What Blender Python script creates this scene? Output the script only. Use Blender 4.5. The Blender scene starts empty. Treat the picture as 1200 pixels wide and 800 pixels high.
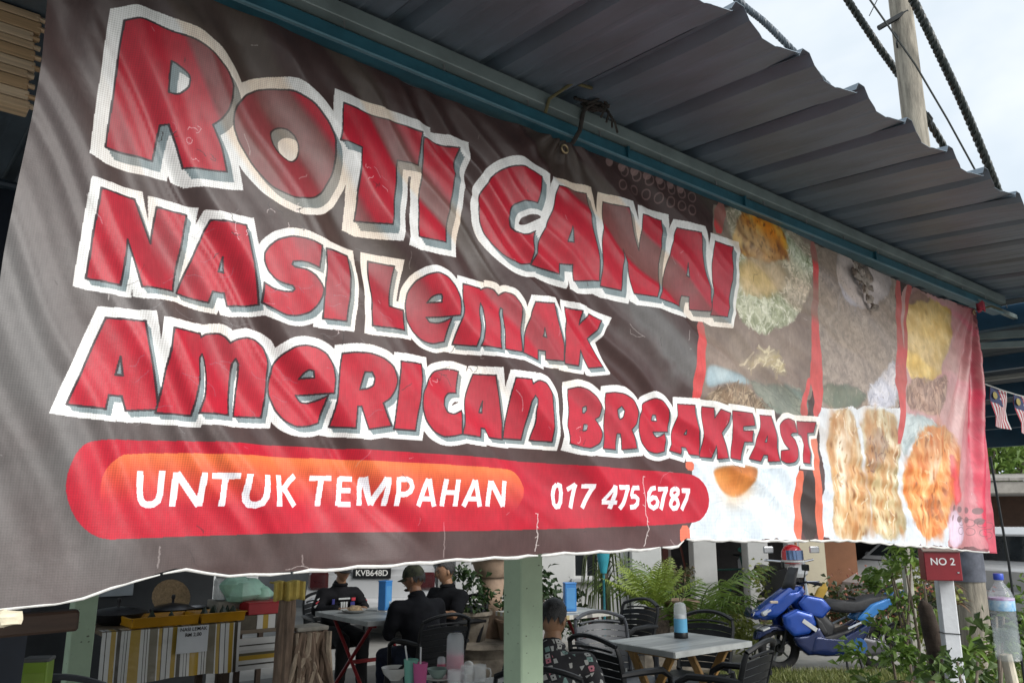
import bpy, bmesh, math, random
import numpy as np
from mathutils import Vector, Matrix, Euler
random.seed(7)
RNG = np.random.RandomState(11)
scene = bpy.context.scene
COL = scene.collection
R = math.radians

# ---------------------------------------------------------------- camera
cam_data = bpy.data.cameras.new("camera")
cam = bpy.data.objects.new("camera", cam_data)
COL.objects.link(cam)
cam.location = (0, 0, 1.55)
cam.rotation_euler = (R(90) + math.atan(212 / 930.0), 0, 0)
cam_data.sensor_width = 36.0
cam_data.lens = 27.9
cam_data.clip_start = 0.05
cam_data.clip_end = 3000
scene.camera = cam

# ---------------------------------------------------------------- sky, sun, exposure
SUN_EL, SUN_AZ = R(34), R(130)          # azimuth clockwise from the view direction (+Y)
world = bpy.data.worlds.new("World")
scene.world = world
world.use_nodes = True
wn = world.node_tree.nodes
wl = world.node_tree.links
wn.clear()
w_out = wn.new("ShaderNodeOutputWorld")
w_bg = wn.new("ShaderNodeBackground")
w_bg.inputs["Strength"].default_value = 0.10
w_sky = wn.new("ShaderNodeTexSky")
w_sky.sky_type = 'NISHITA'
w_sky.sun_disc = False
w_sky.sun_elevation = SUN_EL
w_sky.sun_rotation = SUN_AZ
w_sky.air_density = 1.0
w_sky.dust_density = 2.0
w_co = wn.new("ShaderNodeTexCoord")
w_map = wn.new("ShaderNodeMapping")
w_map.inputs["Scale"].default_value = (1.0, 1.0, 1.9)
w_n = wn.new("ShaderNodeTexNoise")
w_n.inputs["Scale"].default_value = 2.1
w_n.inputs["Detail"].default_value = 5.0
w_n.inputs["Roughness"].default_value = 0.55
w_n.inputs["Distortion"].default_value = 0.35
w_r = wn.new("ShaderNodeValToRGB")
w_r.color_ramp.elements[0].position = 0.36
w_r.color_ramp.elements[0].color = (4.0, 4.6, 5.1, 1)
w_r.color_ramp.elements[1].position = 0.66
w_r.color_ramp.elements[1].color = (5.9, 6.15, 6.3, 1)
w_m = wn.new("ShaderNodeMixRGB")
w_m.inputs["Fac"].default_value = 0.88
wl.new(w_co.outputs["Generated"], w_map.inputs["Vector"])
wl.new(w_map.outputs["Vector"], w_n.inputs["Vector"])
wl.new(w_n.outputs["Fac"], w_r.inputs["Fac"])
wl.new(w_sky.outputs["Color"], w_m.inputs["Color1"])
wl.new(w_r.outputs["Color"], w_m.inputs["Color2"])
wl.new(w_m.outputs["Color"], w_bg.inputs["Color"])
wl.new(w_bg.outputs["Background"], w_out.inputs["Surface"])

sun_data = bpy.data.lights.new("sun", 'SUN')
sun_data.energy = 2.3
sun_data.angle = R(45)
sun_data.color = (1.0, 0.975, 0.94)
sun = bpy.data.objects.new("sun", sun_data)
COL.objects.link(sun)
sun.location = (8, -6, 12)
sd = Vector((math.sin(SUN_AZ) * math.cos(SUN_EL), math.cos(SUN_AZ) * math.cos(SUN_EL), math.sin(SUN_EL)))
sun.rotation_euler = sd.to_track_quat('Z', 'Y').to_euler()

scene.view_settings.view_transform = 'Standard'
scene.view_settings.look = 'None'
scene.view_settings.exposure = 0.92
scene.view_settings.gamma = 1.0
scene.cycles.max_bounces = 7
scene.cycles.diffuse_bounces = 2
scene.cycles.transparent_max_bounces = 12
scene.cycles.caustics_reflective = False
scene.cycles.caustics_refractive = False

# ---------------------------------------------------------------- frame of the stall: s runs along the banner, q goes behind it
DX, DY = 0.77638, 0.63026
OFFQ = 1.39156
ROT = math.atan2(DY, DX)
def SQ(s, q, z=0.0):
    return Vector((s * DX - (OFFQ + q) * DY, s * DY + (OFFQ + q) * DX, z))

# ---------------------------------------------------------------- materials
def lin(c):
    return tuple(((v / 12.92) if v <= 0.04045 else ((v + 0.055) / 1.055) ** 2.4) for v in c)
MATS = {}
def mat(name, col, rough=0.6, metal=0.0, var=0.18, scale=6.0, bump=0.0, bscale=40.0, spec=0.5, col2=None, trans=0.0, alpha=1.0, stretch=None, emit=0.0, subs=0.0, coat=0.0):
    """procedural material: base colour broken up by two octaves of noise, optional fine relief"""
    if name in MATS:
        return MATS[name]
    m = bpy.data.materials.new(name)
    m.use_nodes = True
    nt = m.node_tree
    b = nt.nodes["Principled BSDF"]
    tc = nt.nodes.new("ShaderNodeTexCoord")
    src = tc.outputs["Object"]
    if stretch:
        mp = nt.nodes.new("ShaderNodeMapping")
        mp.inputs["Scale"].default_value = stretch
        nt.links.new(src, mp.inputs["Vector"])
        src = mp.outputs["Vector"]
    n = nt.nodes.new("ShaderNodeTexNoise")
    n.inputs["Scale"].default_value = scale
    n.inputs["Detail"].default_value = 6.0
    n.inputs["Roughness"].default_value = 0.62
    nt.links.new(src, n.inputs["Vector"])
    rp = nt.nodes.new("ShaderNodeValToRGB")
    c2 = col2 if col2 else tuple(max(0.0, v * (1 - var)) for v in col)
    c1 = col if col2 else tuple(min(1.0, v * (1 + var)) for v in col)
    rp.color_ramp.elements[0].position = 0.34
    rp.color_ramp.elements[1].position = 0.68
    rp.color_ramp.elements[0].color = (*c2, 1)
    rp.color_ramp.elements[1].color = (*c1, 1)
    nt.links.new(n.outputs["Fac"], rp.inputs["Fac"])
    nt.links.new(rp.outputs["Color"], b.inputs["Base Color"])
    b.inputs["Roughness"].default_value = rough
    b.inputs["Metallic"].default_value = metal
    b.inputs["Specular IOR Level"].default_value = spec
    b.inputs["Transmission Weight"].default_value = trans
    b.inputs["Alpha"].default_value = alpha
    if coat:
        b.inputs["Coat Weight"].default_value = coat
        b.inputs["Coat Roughness"].default_value = 0.08
    if subs:
        b.inputs["Subsurface Weight"].default_value = subs
        b.inputs["Subsurface Radius"].default_value = (0.02, 0.01, 0.006)
    if emit:
        nt.links.new(rp.outputs["Color"], b.inputs["Emission Color"])
        b.inputs["Emission Strength"].default_value = emit
    if bump:
        n2 = nt.nodes.new("ShaderNodeTexNoise")
        n2.inputs["Scale"].default_value = bscale
        n2.inputs["Detail"].default_value = 5.0
        nt.links.new(src, n2.inputs["Vector"])
        bp = nt.nodes.new("ShaderNodeBump")
        bp.inputs["Strength"].default_value = bump
        bp.inputs["Distance"].default_value = 0.01
        nt.links.new(n2.outputs["Fac"], bp.inputs["Height"])
        nt.links.new(bp.outputs["Normal"], b.inputs["Normal"])
    MATS[name] = m
    return m

def leaf_mat(name, ca, cb, rough=0.45, tr=0.25):
    """foliage: colour differs leaf by leaf, a little light comes through"""
    if name in MATS:
        return MATS[name]
    m = bpy.data.materials.new(name)
    m.use_nodes = True
    nt = m.node_tree
    b = nt.nodes["Principled BSDF"]
    g = nt.nodes.new("ShaderNodeNewGeometry")
    rp = nt.nodes.new("ShaderNodeValToRGB")
    rp.color_ramp.elements[0].color = (*ca, 1)
    rp.color_ramp.elements[1].color = (*cb, 1)
    nt.links.new(g.outputs["Random Per Island"], rp.inputs["Fac"])
    nt.links.new(rp.outputs["Color"], b.inputs["Base Color"])
    b.inputs["Roughness"].default_value = rough
    t = nt.nodes.new("ShaderNodeBsdfTranslucent")
    nt.links.new(rp.outputs["Color"], t.inputs["Color"])
    mx = nt.nodes.new("ShaderNodeMixShader")
    mx.inputs[0].default_value = tr
    o = nt.nodes["Material Output"]
    nt.links.new(b.outputs["BSDF"], mx.inputs[1])
    nt.links.new(t.outputs["BSDF"], mx.inputs[2])
    nt.links.new(mx.outputs["Shader"], o.inputs["Surface"])
    MATS[name] = m
    return m

# ---------------------------------------------------------------- mesh helpers
class MB:
    def __init__(self):
        self.v = []
        self.f = []
    def add(self, vs, fs):
        o = len(self.v)
        self.v.extend([tuple(p) for p in vs])
        self.f.extend([tuple(i + o for i in f) for f in fs])
    def box(self, c, s, rot=None, bev=0.0):
        """box centred at c with full sizes s; bev chamfers the four long vertical-ish edges and rims"""
        x, y, z = s[0] / 2, s[1] / 2, s[2] / 2
        M = rot if rot is not None else Matrix.Identity(3)
        c = Vector(c)
        if bev <= 0:
            vs = [Vector((a * x, b_ * y, d * z)) for d in (-1, 1) for a, b_ in ((-1, -1), (1, -1), (1, 1), (-1, 1))]
            fs = [(3, 2, 1, 0), (4, 5, 6, 7), (0, 1, 5, 4), (1, 2, 6, 5), (2, 3, 7, 6), (3, 0, 4, 7)]
        else:
            b_ = min(bev, x * 0.9, y * 0.9, z * 0.9)
            ring = lambda ex, ey, zz: [Vector(p) for p in ((-ex + b_, -ey, zz), (ex - b_, -ey, zz), (ex, -ey + b_, zz), (ex, ey - b_, zz), (ex - b_, ey, zz), (-ex + b_, ey, zz), (-ex, ey - b_, zz), (-ex, -ey + b_, zz))]
            vs = ring(x - b_ * .6, y - b_ * .6, -z) + ring(x, y, -z + b_) + ring(x, y, z - b_) + ring(x - b_ * .6, y - b_ * .6, z)
            fs = [tuple(range(7, -1, -1)), tuple(range(24, 32))]
            for k in range(3):
                for i in range(8):
                    j = (i + 1) % 8
                    fs.append((k * 8 + i, k * 8 + j, k * 8 + 8 + j, k * 8 + 8 + i))
        self.add([c + M @ p for p in vs], fs)
        return self
    def tube(self, pts, r, n=8, cap=True, flat=None):
        pts = [Vector(p) for p in pts]
        rs = list(r) if hasattr(r, '__len__') else [r] * len(pts)
        rings = []
        prev = None
        for i, p in enumerate(pts):
            if i == 0: t = pts[1] - pts[0]
            elif i == len(pts) - 1: t = pts[-1] - pts[-2]
            else: t = (pts[i + 1] - pts[i]).normalized() + (pts[i] - pts[i - 1]).normalized()
            if t.length < 1e-9: t = Vector((0, 0, 1))
            t.normalize()
            if prev is None:
                a = Vector((0, 0, 1)) if abs(t.z) < 0.9 else Vector((1, 0, 0))
                u = t.cross(a).normalized()
            else:
                u = (prev - t * prev.dot(t))
                u = u.normalized() if u.length > 1e-6 else t.orthogonal().normalized()
            prev = u
            w = t.cross(u)
            rings.append([p + (u * math.cos(2 * math.pi * k / n) + w * math.sin(2 * math.pi * k / n) * (flat or 1.0)) * rs[i] for k in range(n)])
        vs = [q for g in rings for q in g]
        fs = []
        for i in range(len(pts) - 1):
            for k in range(n):
                l = (k + 1) % n
                fs.append((i * n + k, i * n + l, (i + 1) * n + l, (i + 1) * n + k))
        if cap:
            fs.append(tuple(range(n - 1, -1, -1)))
            fs.append(tuple((len(pts) - 1) * n + k for k in range(n)))
        self.add(vs, fs)
        return self
    def lathe(self, prof, c=(0, 0, 0), n=20, sx=1.0, sy=1.0, rot=None):
        c = Vector(c)
        vs = []
        for r_, z_ in prof:
            for k in range(n):
                a = 2 * math.pi * k / n
                p = Vector((r_ * math.cos(a) * sx, r_ * math.sin(a) * sy, z_))
                vs.append(c + (rot @ p if rot is not None else p))
        fs = []
        for i in range(len(prof) - 1):
            for k in range(n):
                l = (k + 1) % n
                fs.append((i * n + k, i * n + l, (i + 1) * n + l, (i + 1) * n + k))
        fs.append(tuple(range(n - 1, -1, -1)))
        fs.append(tuple((len(prof) - 1) * n + k for k in range(n)))
        self.add(vs, fs)
        return self
    def prism(self, outline, w, axis='y', inset=0.85, mid=0.55):
        """outline in the (a, b) plane, rounded over its thickness w along the axis"""
        cx = sum(p[0] for p in outline) / len(outline)
        cy = sum(p[1] for p in outline) / len(outline)
        n = len(outline)
        lay = [(-w / 2, inset), (-w / 2 * mid, 1.0), (w / 2 * mid, 1.0), (w / 2, inset)]
        vs = []
        for t, k in lay:
            for a, b_ in outline:
                A = cx + (a - cx) * k
                B = cy + (b_ - cy) * k
                vs.append((A, t, B) if axis == 'y' else ((t, A, B) if axis == 'x' else (A, B, t)))
        fs = [tuple(range(n)), tuple(range(4 * n - 1, 3 * n - 1, -1))]
        for i in range(3):
            for k in range(n):
                l = (k + 1) % n
                fs.append((i * n + l, i * n + k, (i + 1) * n + k, (i + 1) * n + l))
        self.add(vs, fs)
        return self
    def quad(self, a, b_, c, d):
        self.add([a, b_, c, d], [(0, 1, 2, 3)])
        return self
    def mesh(self, name, m, smooth=False):
        me = bpy.data.meshes.new(name)
        me.from_pydata(self.v, [], self.f)
        me.update()
        bm = bmesh.new(); bm.from_mesh(me)
        if len(bm.faces) < 6000:
            bmesh.ops.recalc_face_normals(bm, faces=bm.faces)
        bm.to_mesh(me); bm.free()
        if smooth:
            me.polygons.foreach_set("use_smooth", [True] * len(me.polygons))
            try: me.set_sharp_from_angle(angle=R(40))
            except Exception: pass
        if m: me.materials.append(m)
        return me
    def build(self, name, m, parent=None, smooth=False, kind=None):
        o = bpy.data.objects.new(name, self.mesh(name, m, smooth))
        COL.objects.link(o)
        if parent is not None: o.parent = parent
        if kind: o['kind'] = kind
        return o

def thing(name, label, cat, loc=(0, 0, 0), rz=0.0, group=None):
    o = bpy.data.objects.new(name, None)
    COL.objects.link(o)
    o.empty_display_size = 0.1
    o.location = loc
    o.rotation_euler = (0, 0, rz)
    o['label'] = label
    o['category'] = cat
    if group: o['group'] = group
    return o
def tag(o, label, cat, group=None):
    o['label'] = label
    o['category'] = cat
    if group: o['group'] = group
    return o
def structure(o):
    o['kind'] = 'structure'
    return o
def kids(o):
    return [c for c in COL.objects if c.parent == o]
def copy_tree(o, loc, rz, label, group=None):
    r = o.copy(); COL.objects.link(r)
    r.location = loc; r.rotation_euler = (0, 0, rz); r['label'] = label
    if group: r['group'] = group
    for ch in kids(o):
        c = ch.copy(); COL.objects.link(c); c.parent = r
        for g in kids(ch):
            d = g.copy(); COL.objects.link(d); d.parent = c
    return r
def RZ(a): return Matrix.Rotation(a, 3, 'Z')
def RX(a): return Matrix.Rotation(a, 3, 'X')
def RY(a): return Matrix.Rotation(a, 3, 'Y')
def text_mesh(body, size, m, name, parent, loc, rot, depth=0.0008, align='CENTER', sx=1.0):
    cu = bpy.data.curves.new(name, 'FONT')
    cu.body = body; cu.size = size; cu.align_x = align; cu.align_y = 'CENTER'; cu.extrude = depth
    cu.offset = size * 0.012
    t = bpy.data.objects.new(name, cu)
    COL.objects.link(t)
    dg = bpy.context.evaluated_depsgraph_get()
    me = bpy.data.meshes.new_from_object(t.evaluated_get(dg))
    bpy.data.objects.remove(t)
    bpy.data.curves.remove(cu)
    me.materials.clear(); me.materials.append(m)
    o = bpy.data.objects.new(name, me)
    COL.objects.link(o)
    o.parent = parent; o.location = loc; o.rotation_euler = rot; o.scale = (sx, 1, 1)
    return o
# ---------------------------------------------------------------- printed artwork of the banner (millimetres along and up the sheet)
LETTERS = """
1|250 2412 276 2427 303 2427 326 2423 372 2421 411 2404 435 2383 447 2357 446 2327 441 2301 429 2279 415 2264 434 2228 448 2181 372 2167 357 2204 340 2241 328 2239 326 2205 323 2171 246 2171 248 2244 249 2322|334 2365 333 2332 334 2301 345 2302 354 2307 368 2325 369 2340 366 2349 357 2356 341 2364
1|525 2388 567 2396 611 2380 645 2346 662 2320 669 2283 666 2244 647 2201 629 2183 611 2172 576 2163 534 2173 493 2205 465 2244 454 2270 452 2281 451 2299 456 2318 476 2353 500 2377|551 2313 566 2315 582 2306 591 2290 593 2275 589 2258 579 2245 568 2240 556 2242 541 2250 532 2262 528 2276 529 2292 540 2306
1|677 2405 874 2404 866 2322 815 2320 810 2267 803 2222 798 2162 719 2156 721 2189 719 2219 719 2284 723 2318 672 2317
1|878 2393 975 2397 968 2359 956 2270 945 2212 939 2157 864 2151 866 2192 871 2268 877 2324
1|1195 2163 1153 2152 1124 2155 1101 2162 1078 2176 1067 2184 1046 2202 1034 2226 1030 2268 1040 2299 1061 2342 1092 2374 1127 2395 1164 2405 1197 2402 1223 2394 1212 2354 1203 2317 1186 2318 1163 2314 1136 2299 1123 2277 1118 2258 1125 2238 1140 2229 1163 2228 1186 2236 1204 2247 1196 2206
1|1284 2389 1389 2398 1397 2308 1410 2231 1410 2156 1328 2143 1323 2184 1282 2179 1273 2148 1195 2160 1216 2226 1251 2310|1316 2282 1303 2240 1323 2242
1|1456 2394 1544 2396 1563 2340 1585 2282 1599 2390 1685 2394 1673 2335 1669 2278 1658 2212 1637 2155 1535 2145 1523 2208 1518 2270 1504 2210 1485 2143 1412 2143 1423 2225 1437 2318
1|1748 2387 1852 2394 1857 2332 1877 2241 1883 2156 1785 2146 1788 2185 1756 2183 1734 2146 1646 2153 1688 2239 1723 2342|1783 2285 1774 2246 1786 2242
1|1913 2381 2011 2385 1997 2353 1992 2293 1981 2229 1954 2150 1878 2144 1886 2192 1897 2236 1898 2332
2|245 2092 302 2094 335 2021 338 2088 390 2087 387 2042 383 1999 378 1942 323 1935 294 2013 292 1934 240 1936 242 2014
2|429 2084 492 2087 510 2020 528 1942 475 1933 468 1956 447 1955 442 1934 385 1940 406 2010|460 2023 454 1994 464 1994
2|642 2080 640 2057 638 2033 614 2039 596 2038 585 2035 583 2029 588 2025 615 2024 633 2016 646 2001 650 1991 648 1978 640 1959 626 1942 603 1932 580 1929 560 1934 540 1942 532 1946 532 1983 552 1975 571 1974 589 1977 592 1982 588 1988 570 1990 553 1995 538 2009 531 2024 530 2041 538 2057 553 2073 579 2085 602 2087 626 2084
2|651 2076 705 2076 707 2046 707 2001 703 1967 700 1935 651 1933 652 1991 654 2035
2|755 2077 817 2078 810 2030 804 1988 843 1987 841 1941 757 1935 756 1976 755 2014
2|913 2079 940 2075 963 2056 974 2031 974 2010 972 1992 934 1985 899 1980 908 1970 927 1971 941 1976 955 1986 950 1956 946 1933 917 1924 891 1928 866 1943 851 1965 847 1999 852 2029 869 2056 891 2072|898 2012 907 2026 916 2031 924 2032 927 2028 928 2016
2|983 2068 1037 2069 1038 2066 1055 2076 1076 2074 1089 2062 1105 2073 1135 2072 1157 2051 1159 2016 1155 1981 1155 1936 1099 1934 1103 1973 1101 2000 1103 2031 1097 2034 1090 2019 1091 1988 1087 1933 1030 1932 1046 1983 1039 2023 1033 2032 1029 2014 1032 1981 1020 1930 965 1929 973 1972 984 2007 981 2033
2|1198 2065 1258 2072 1272 2027 1290 1972 1289 1931 1233 1929 1231 1949 1210 1949 1206 1924 1157 1935 1170 1993|1229 2006 1222 1984 1233 1982
2|1301 2071 1352 2068 1349 2034 1373 2064 1424 2055 1400 2025 1376 2001 1396 1972 1418 1932 1367 1923 1352 1944 1342 1965 1335 1925 1290 1925 1293 1972 1294 2020
3|276 1876 336 1879 344 1848 357 1795 369 1747 370 1733 322 1728 314 1751 294 1750 291 1727 235 1730|305 1815 301 1785 312 1785
3|380 1873 433 1876 435 1870 445 1878 465 1881 476 1876 486 1866 497 1874 514 1880 532 1877 548 1866 557 1846 558 1810 555 1737 499 1733 503 1758 506 1798 503 1830 498 1838 493 1829 492 1791 488 1734 434 1732 441 1763 444 1797 441 1828 437 1838 431 1830 430 1784 423 1727 368 1728 372 1769 379 1828
3|623 1878 646 1876 666 1867 681 1846 686 1819 683 1791 616 1783 624 1772 632 1770 642 1771 658 1777 672 1786 669 1758 666 1735 645 1727 620 1724 597 1733 578 1750 563 1778 561 1792 562 1805 566 1832 580 1855 601 1872|618 1814 623 1825 631 1831 639 1829 642 1817
3|697 1871 724 1877 756 1879 786 1873 809 1858 819 1833 818 1821 814 1809 804 1792 790 1782 800 1759 811 1738 762 1728 751 1755 745 1772 736 1771 733 1728 687 1729 691 1787|747 1840 762 1841 769 1830 767 1815 756 1808 740 1805
3|825 1871 883 1874 879 1822 865 1732 816 1732 822 1806
3|986 1872 980 1824 956 1821 940 1808 935 1790 944 1776 961 1774 986 1785 982 1764 982 1733 958 1727 934 1724 909 1734 889 1756 879 1785 883 1813 898 1843 922 1865 950 1874 971 1875
3|1023 1870 1081 1873 1095 1834 1110 1767 1110 1732 1062 1732 1053 1751 1039 1751 1032 1730 983 1733 994 1778 1007 1825|1053 1813 1042 1787 1051 1787
3|1128 1871 1180 1874 1181 1863 1205 1876 1230 1871 1246 1849 1247 1830 1246 1807 1243 1769 1244 1733 1184 1734 1194 1773 1190 1802 1193 1829 1185 1836 1176 1823 1173 1786 1163 1734 1112 1734 1117 1774 1124 1815
4|1302 1865 1336 1874 1370 1870 1399 1855 1415 1832 1408 1806 1393 1799 1412 1778 1415 1761 1401 1739 1366 1725 1328 1726 1291 1732 1292 1756 1289 1773 1297 1804|1348 1810 1350 1824 1362 1829 1364 1820 1356 1811|1342 1766 1347 1782 1360 1783 1358 1771 1350 1766
4|1428 1867 1461 1873 1498 1872 1529 1859 1546 1829 1537 1798 1520 1782 1533 1761 1537 1735 1484 1729 1482 1754 1478 1769 1467 1768 1460 1727 1411 1727 1421 1761 1423 1815|1474 1810 1470 1829 1483 1839 1494 1828 1490 1811 1479 1805
4|1611 1873 1642 1867 1664 1846 1672 1820 1668 1787 1597 1781 1604 1772 1613 1768 1628 1773 1651 1782 1646 1754 1642 1733 1610 1725 1577 1731 1554 1752 1543 1784 1549 1821 1567 1853|1597 1811 1611 1829 1623 1828 1626 1813
4|1703 1865 1780 1869 1785 1809 1802 1759 1800 1731 1742 1730 1737 1748 1713 1748 1707 1729 1661 1736 1690 1802 1699 1842|1741 1798 1733 1784 1744 1785
4|1808 1867 1858 1868 1864 1839 1884 1866 1932 1859 1919 1827 1895 1799 1913 1766 1919 1729 1869 1724 1860 1762 1849 1726 1799 1726 1809 1759 1807 1811
4|1939 1866 2034 1866 2040 1830 1990 1824 1989 1812 2035 1815 2031 1781 1992 1779 1980 1726 1929 1730 1941 1779 1938 1821
4|2073 1865 2141 1868 2153 1819 2152 1776 2169 1731 2112 1728 2107 1747 2088 1746 2079 1727 2019 1732 2045 1778 2064 1821|2103 1805 2093 1785 2104 1785
4|2281 1864 2283 1826 2247 1823 2238 1816 2264 1802 2276 1778 2269 1751 2242 1732 2203 1726 2172 1735 2173 1764 2216 1770 2187 1786 2175 1812 2181 1843 2205 1862 2245 1870
4|2294 1865 2398 1869 2389 1835 2355 1831 2350 1805 2343 1732 2294 1732 2309 1780 2307 1819 2286 1821
"""
STROKES = """
10|354 1632 355 1600 357 1588 361 1581 368 1578 378 1579 386 1585 389 1597 389 1634
10|411 1632 410 1576
11|412 1631 452 1578
10|455 1633 453 1577
10|468 1628 514 1629
10|492 1629 488 1577
11|530 1633 527 1598 529 1588 535 1581 546 1580 556 1584 562 1594 565 1633
11|590 1634 588 1578
10|626 1635 595 1606
11|600 1611 622 1579
9|655 1631 698 1632
10|677 1631 673 1580
10|716 1635 711 1581
9|714 1632 742 1632
9|713 1610 737 1610
9|711 1584 738 1584
10|759 1636 755 1582
11|763 1636 781 1584
11|781 1584 805 1636
10|810 1637 807 1582
10|833 1638 831 1582
10|834 1634 852 1635 862 1631 865 1620 860 1611 849 1605 834 1604
10|903 1637 878 1582
11|905 1637 918 1582
9|888 1597 914 1597
11|945 1638 938 1583
11|974 1638 971 1583
10|942 1611 973 1611
11|1017 1638 991 1583
11|1019 1638 1032 1583
9|1002 1599 1028 1599
11|1058 1638 1052 1584
12|1060 1636 1094 1585
11|1099 1639 1092 1584
11|1274 1637 1285 1634 1287 1618 1282 1598 1272 1587 1262 1586 1257 1592 1259 1612 1266 1630 1274 1637
11|1332 1640 1312 1583
10|1306 1626 1331 1639
10|1349 1635 1387 1636
11|1383 1636 1349 1584
9|1440 1638 1410 1600
9|1408 1598 1449 1598
12|1445 1639 1431 1583
11|1459 1635 1502 1636
12|1498 1636 1459 1583
11|1542 1636 1514 1635
10|1516 1635 1506 1613
11|1504 1614 1523 1614 1532 1608 1529 1597 1516 1589 1495 1587
11|1608 1638 1592 1635 1578 1622 1572 1605 1575 1592 1588 1586 1602 1592 1608 1603 1604 1612 1591 1613 1574 1605
11|1616 1635 1652 1636
12|1648 1636 1615 1583
12|1679 1638 1691 1634 1691 1625 1678 1616 1666 1607 1658 1595 1666 1586 1683 1588 1692 1598 1688 1609 1674 1616 1665 1622 1667 1633 1679 1638
12|1707 1633 1746 1634
13|1741 1634 1705 1583
"""
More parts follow.
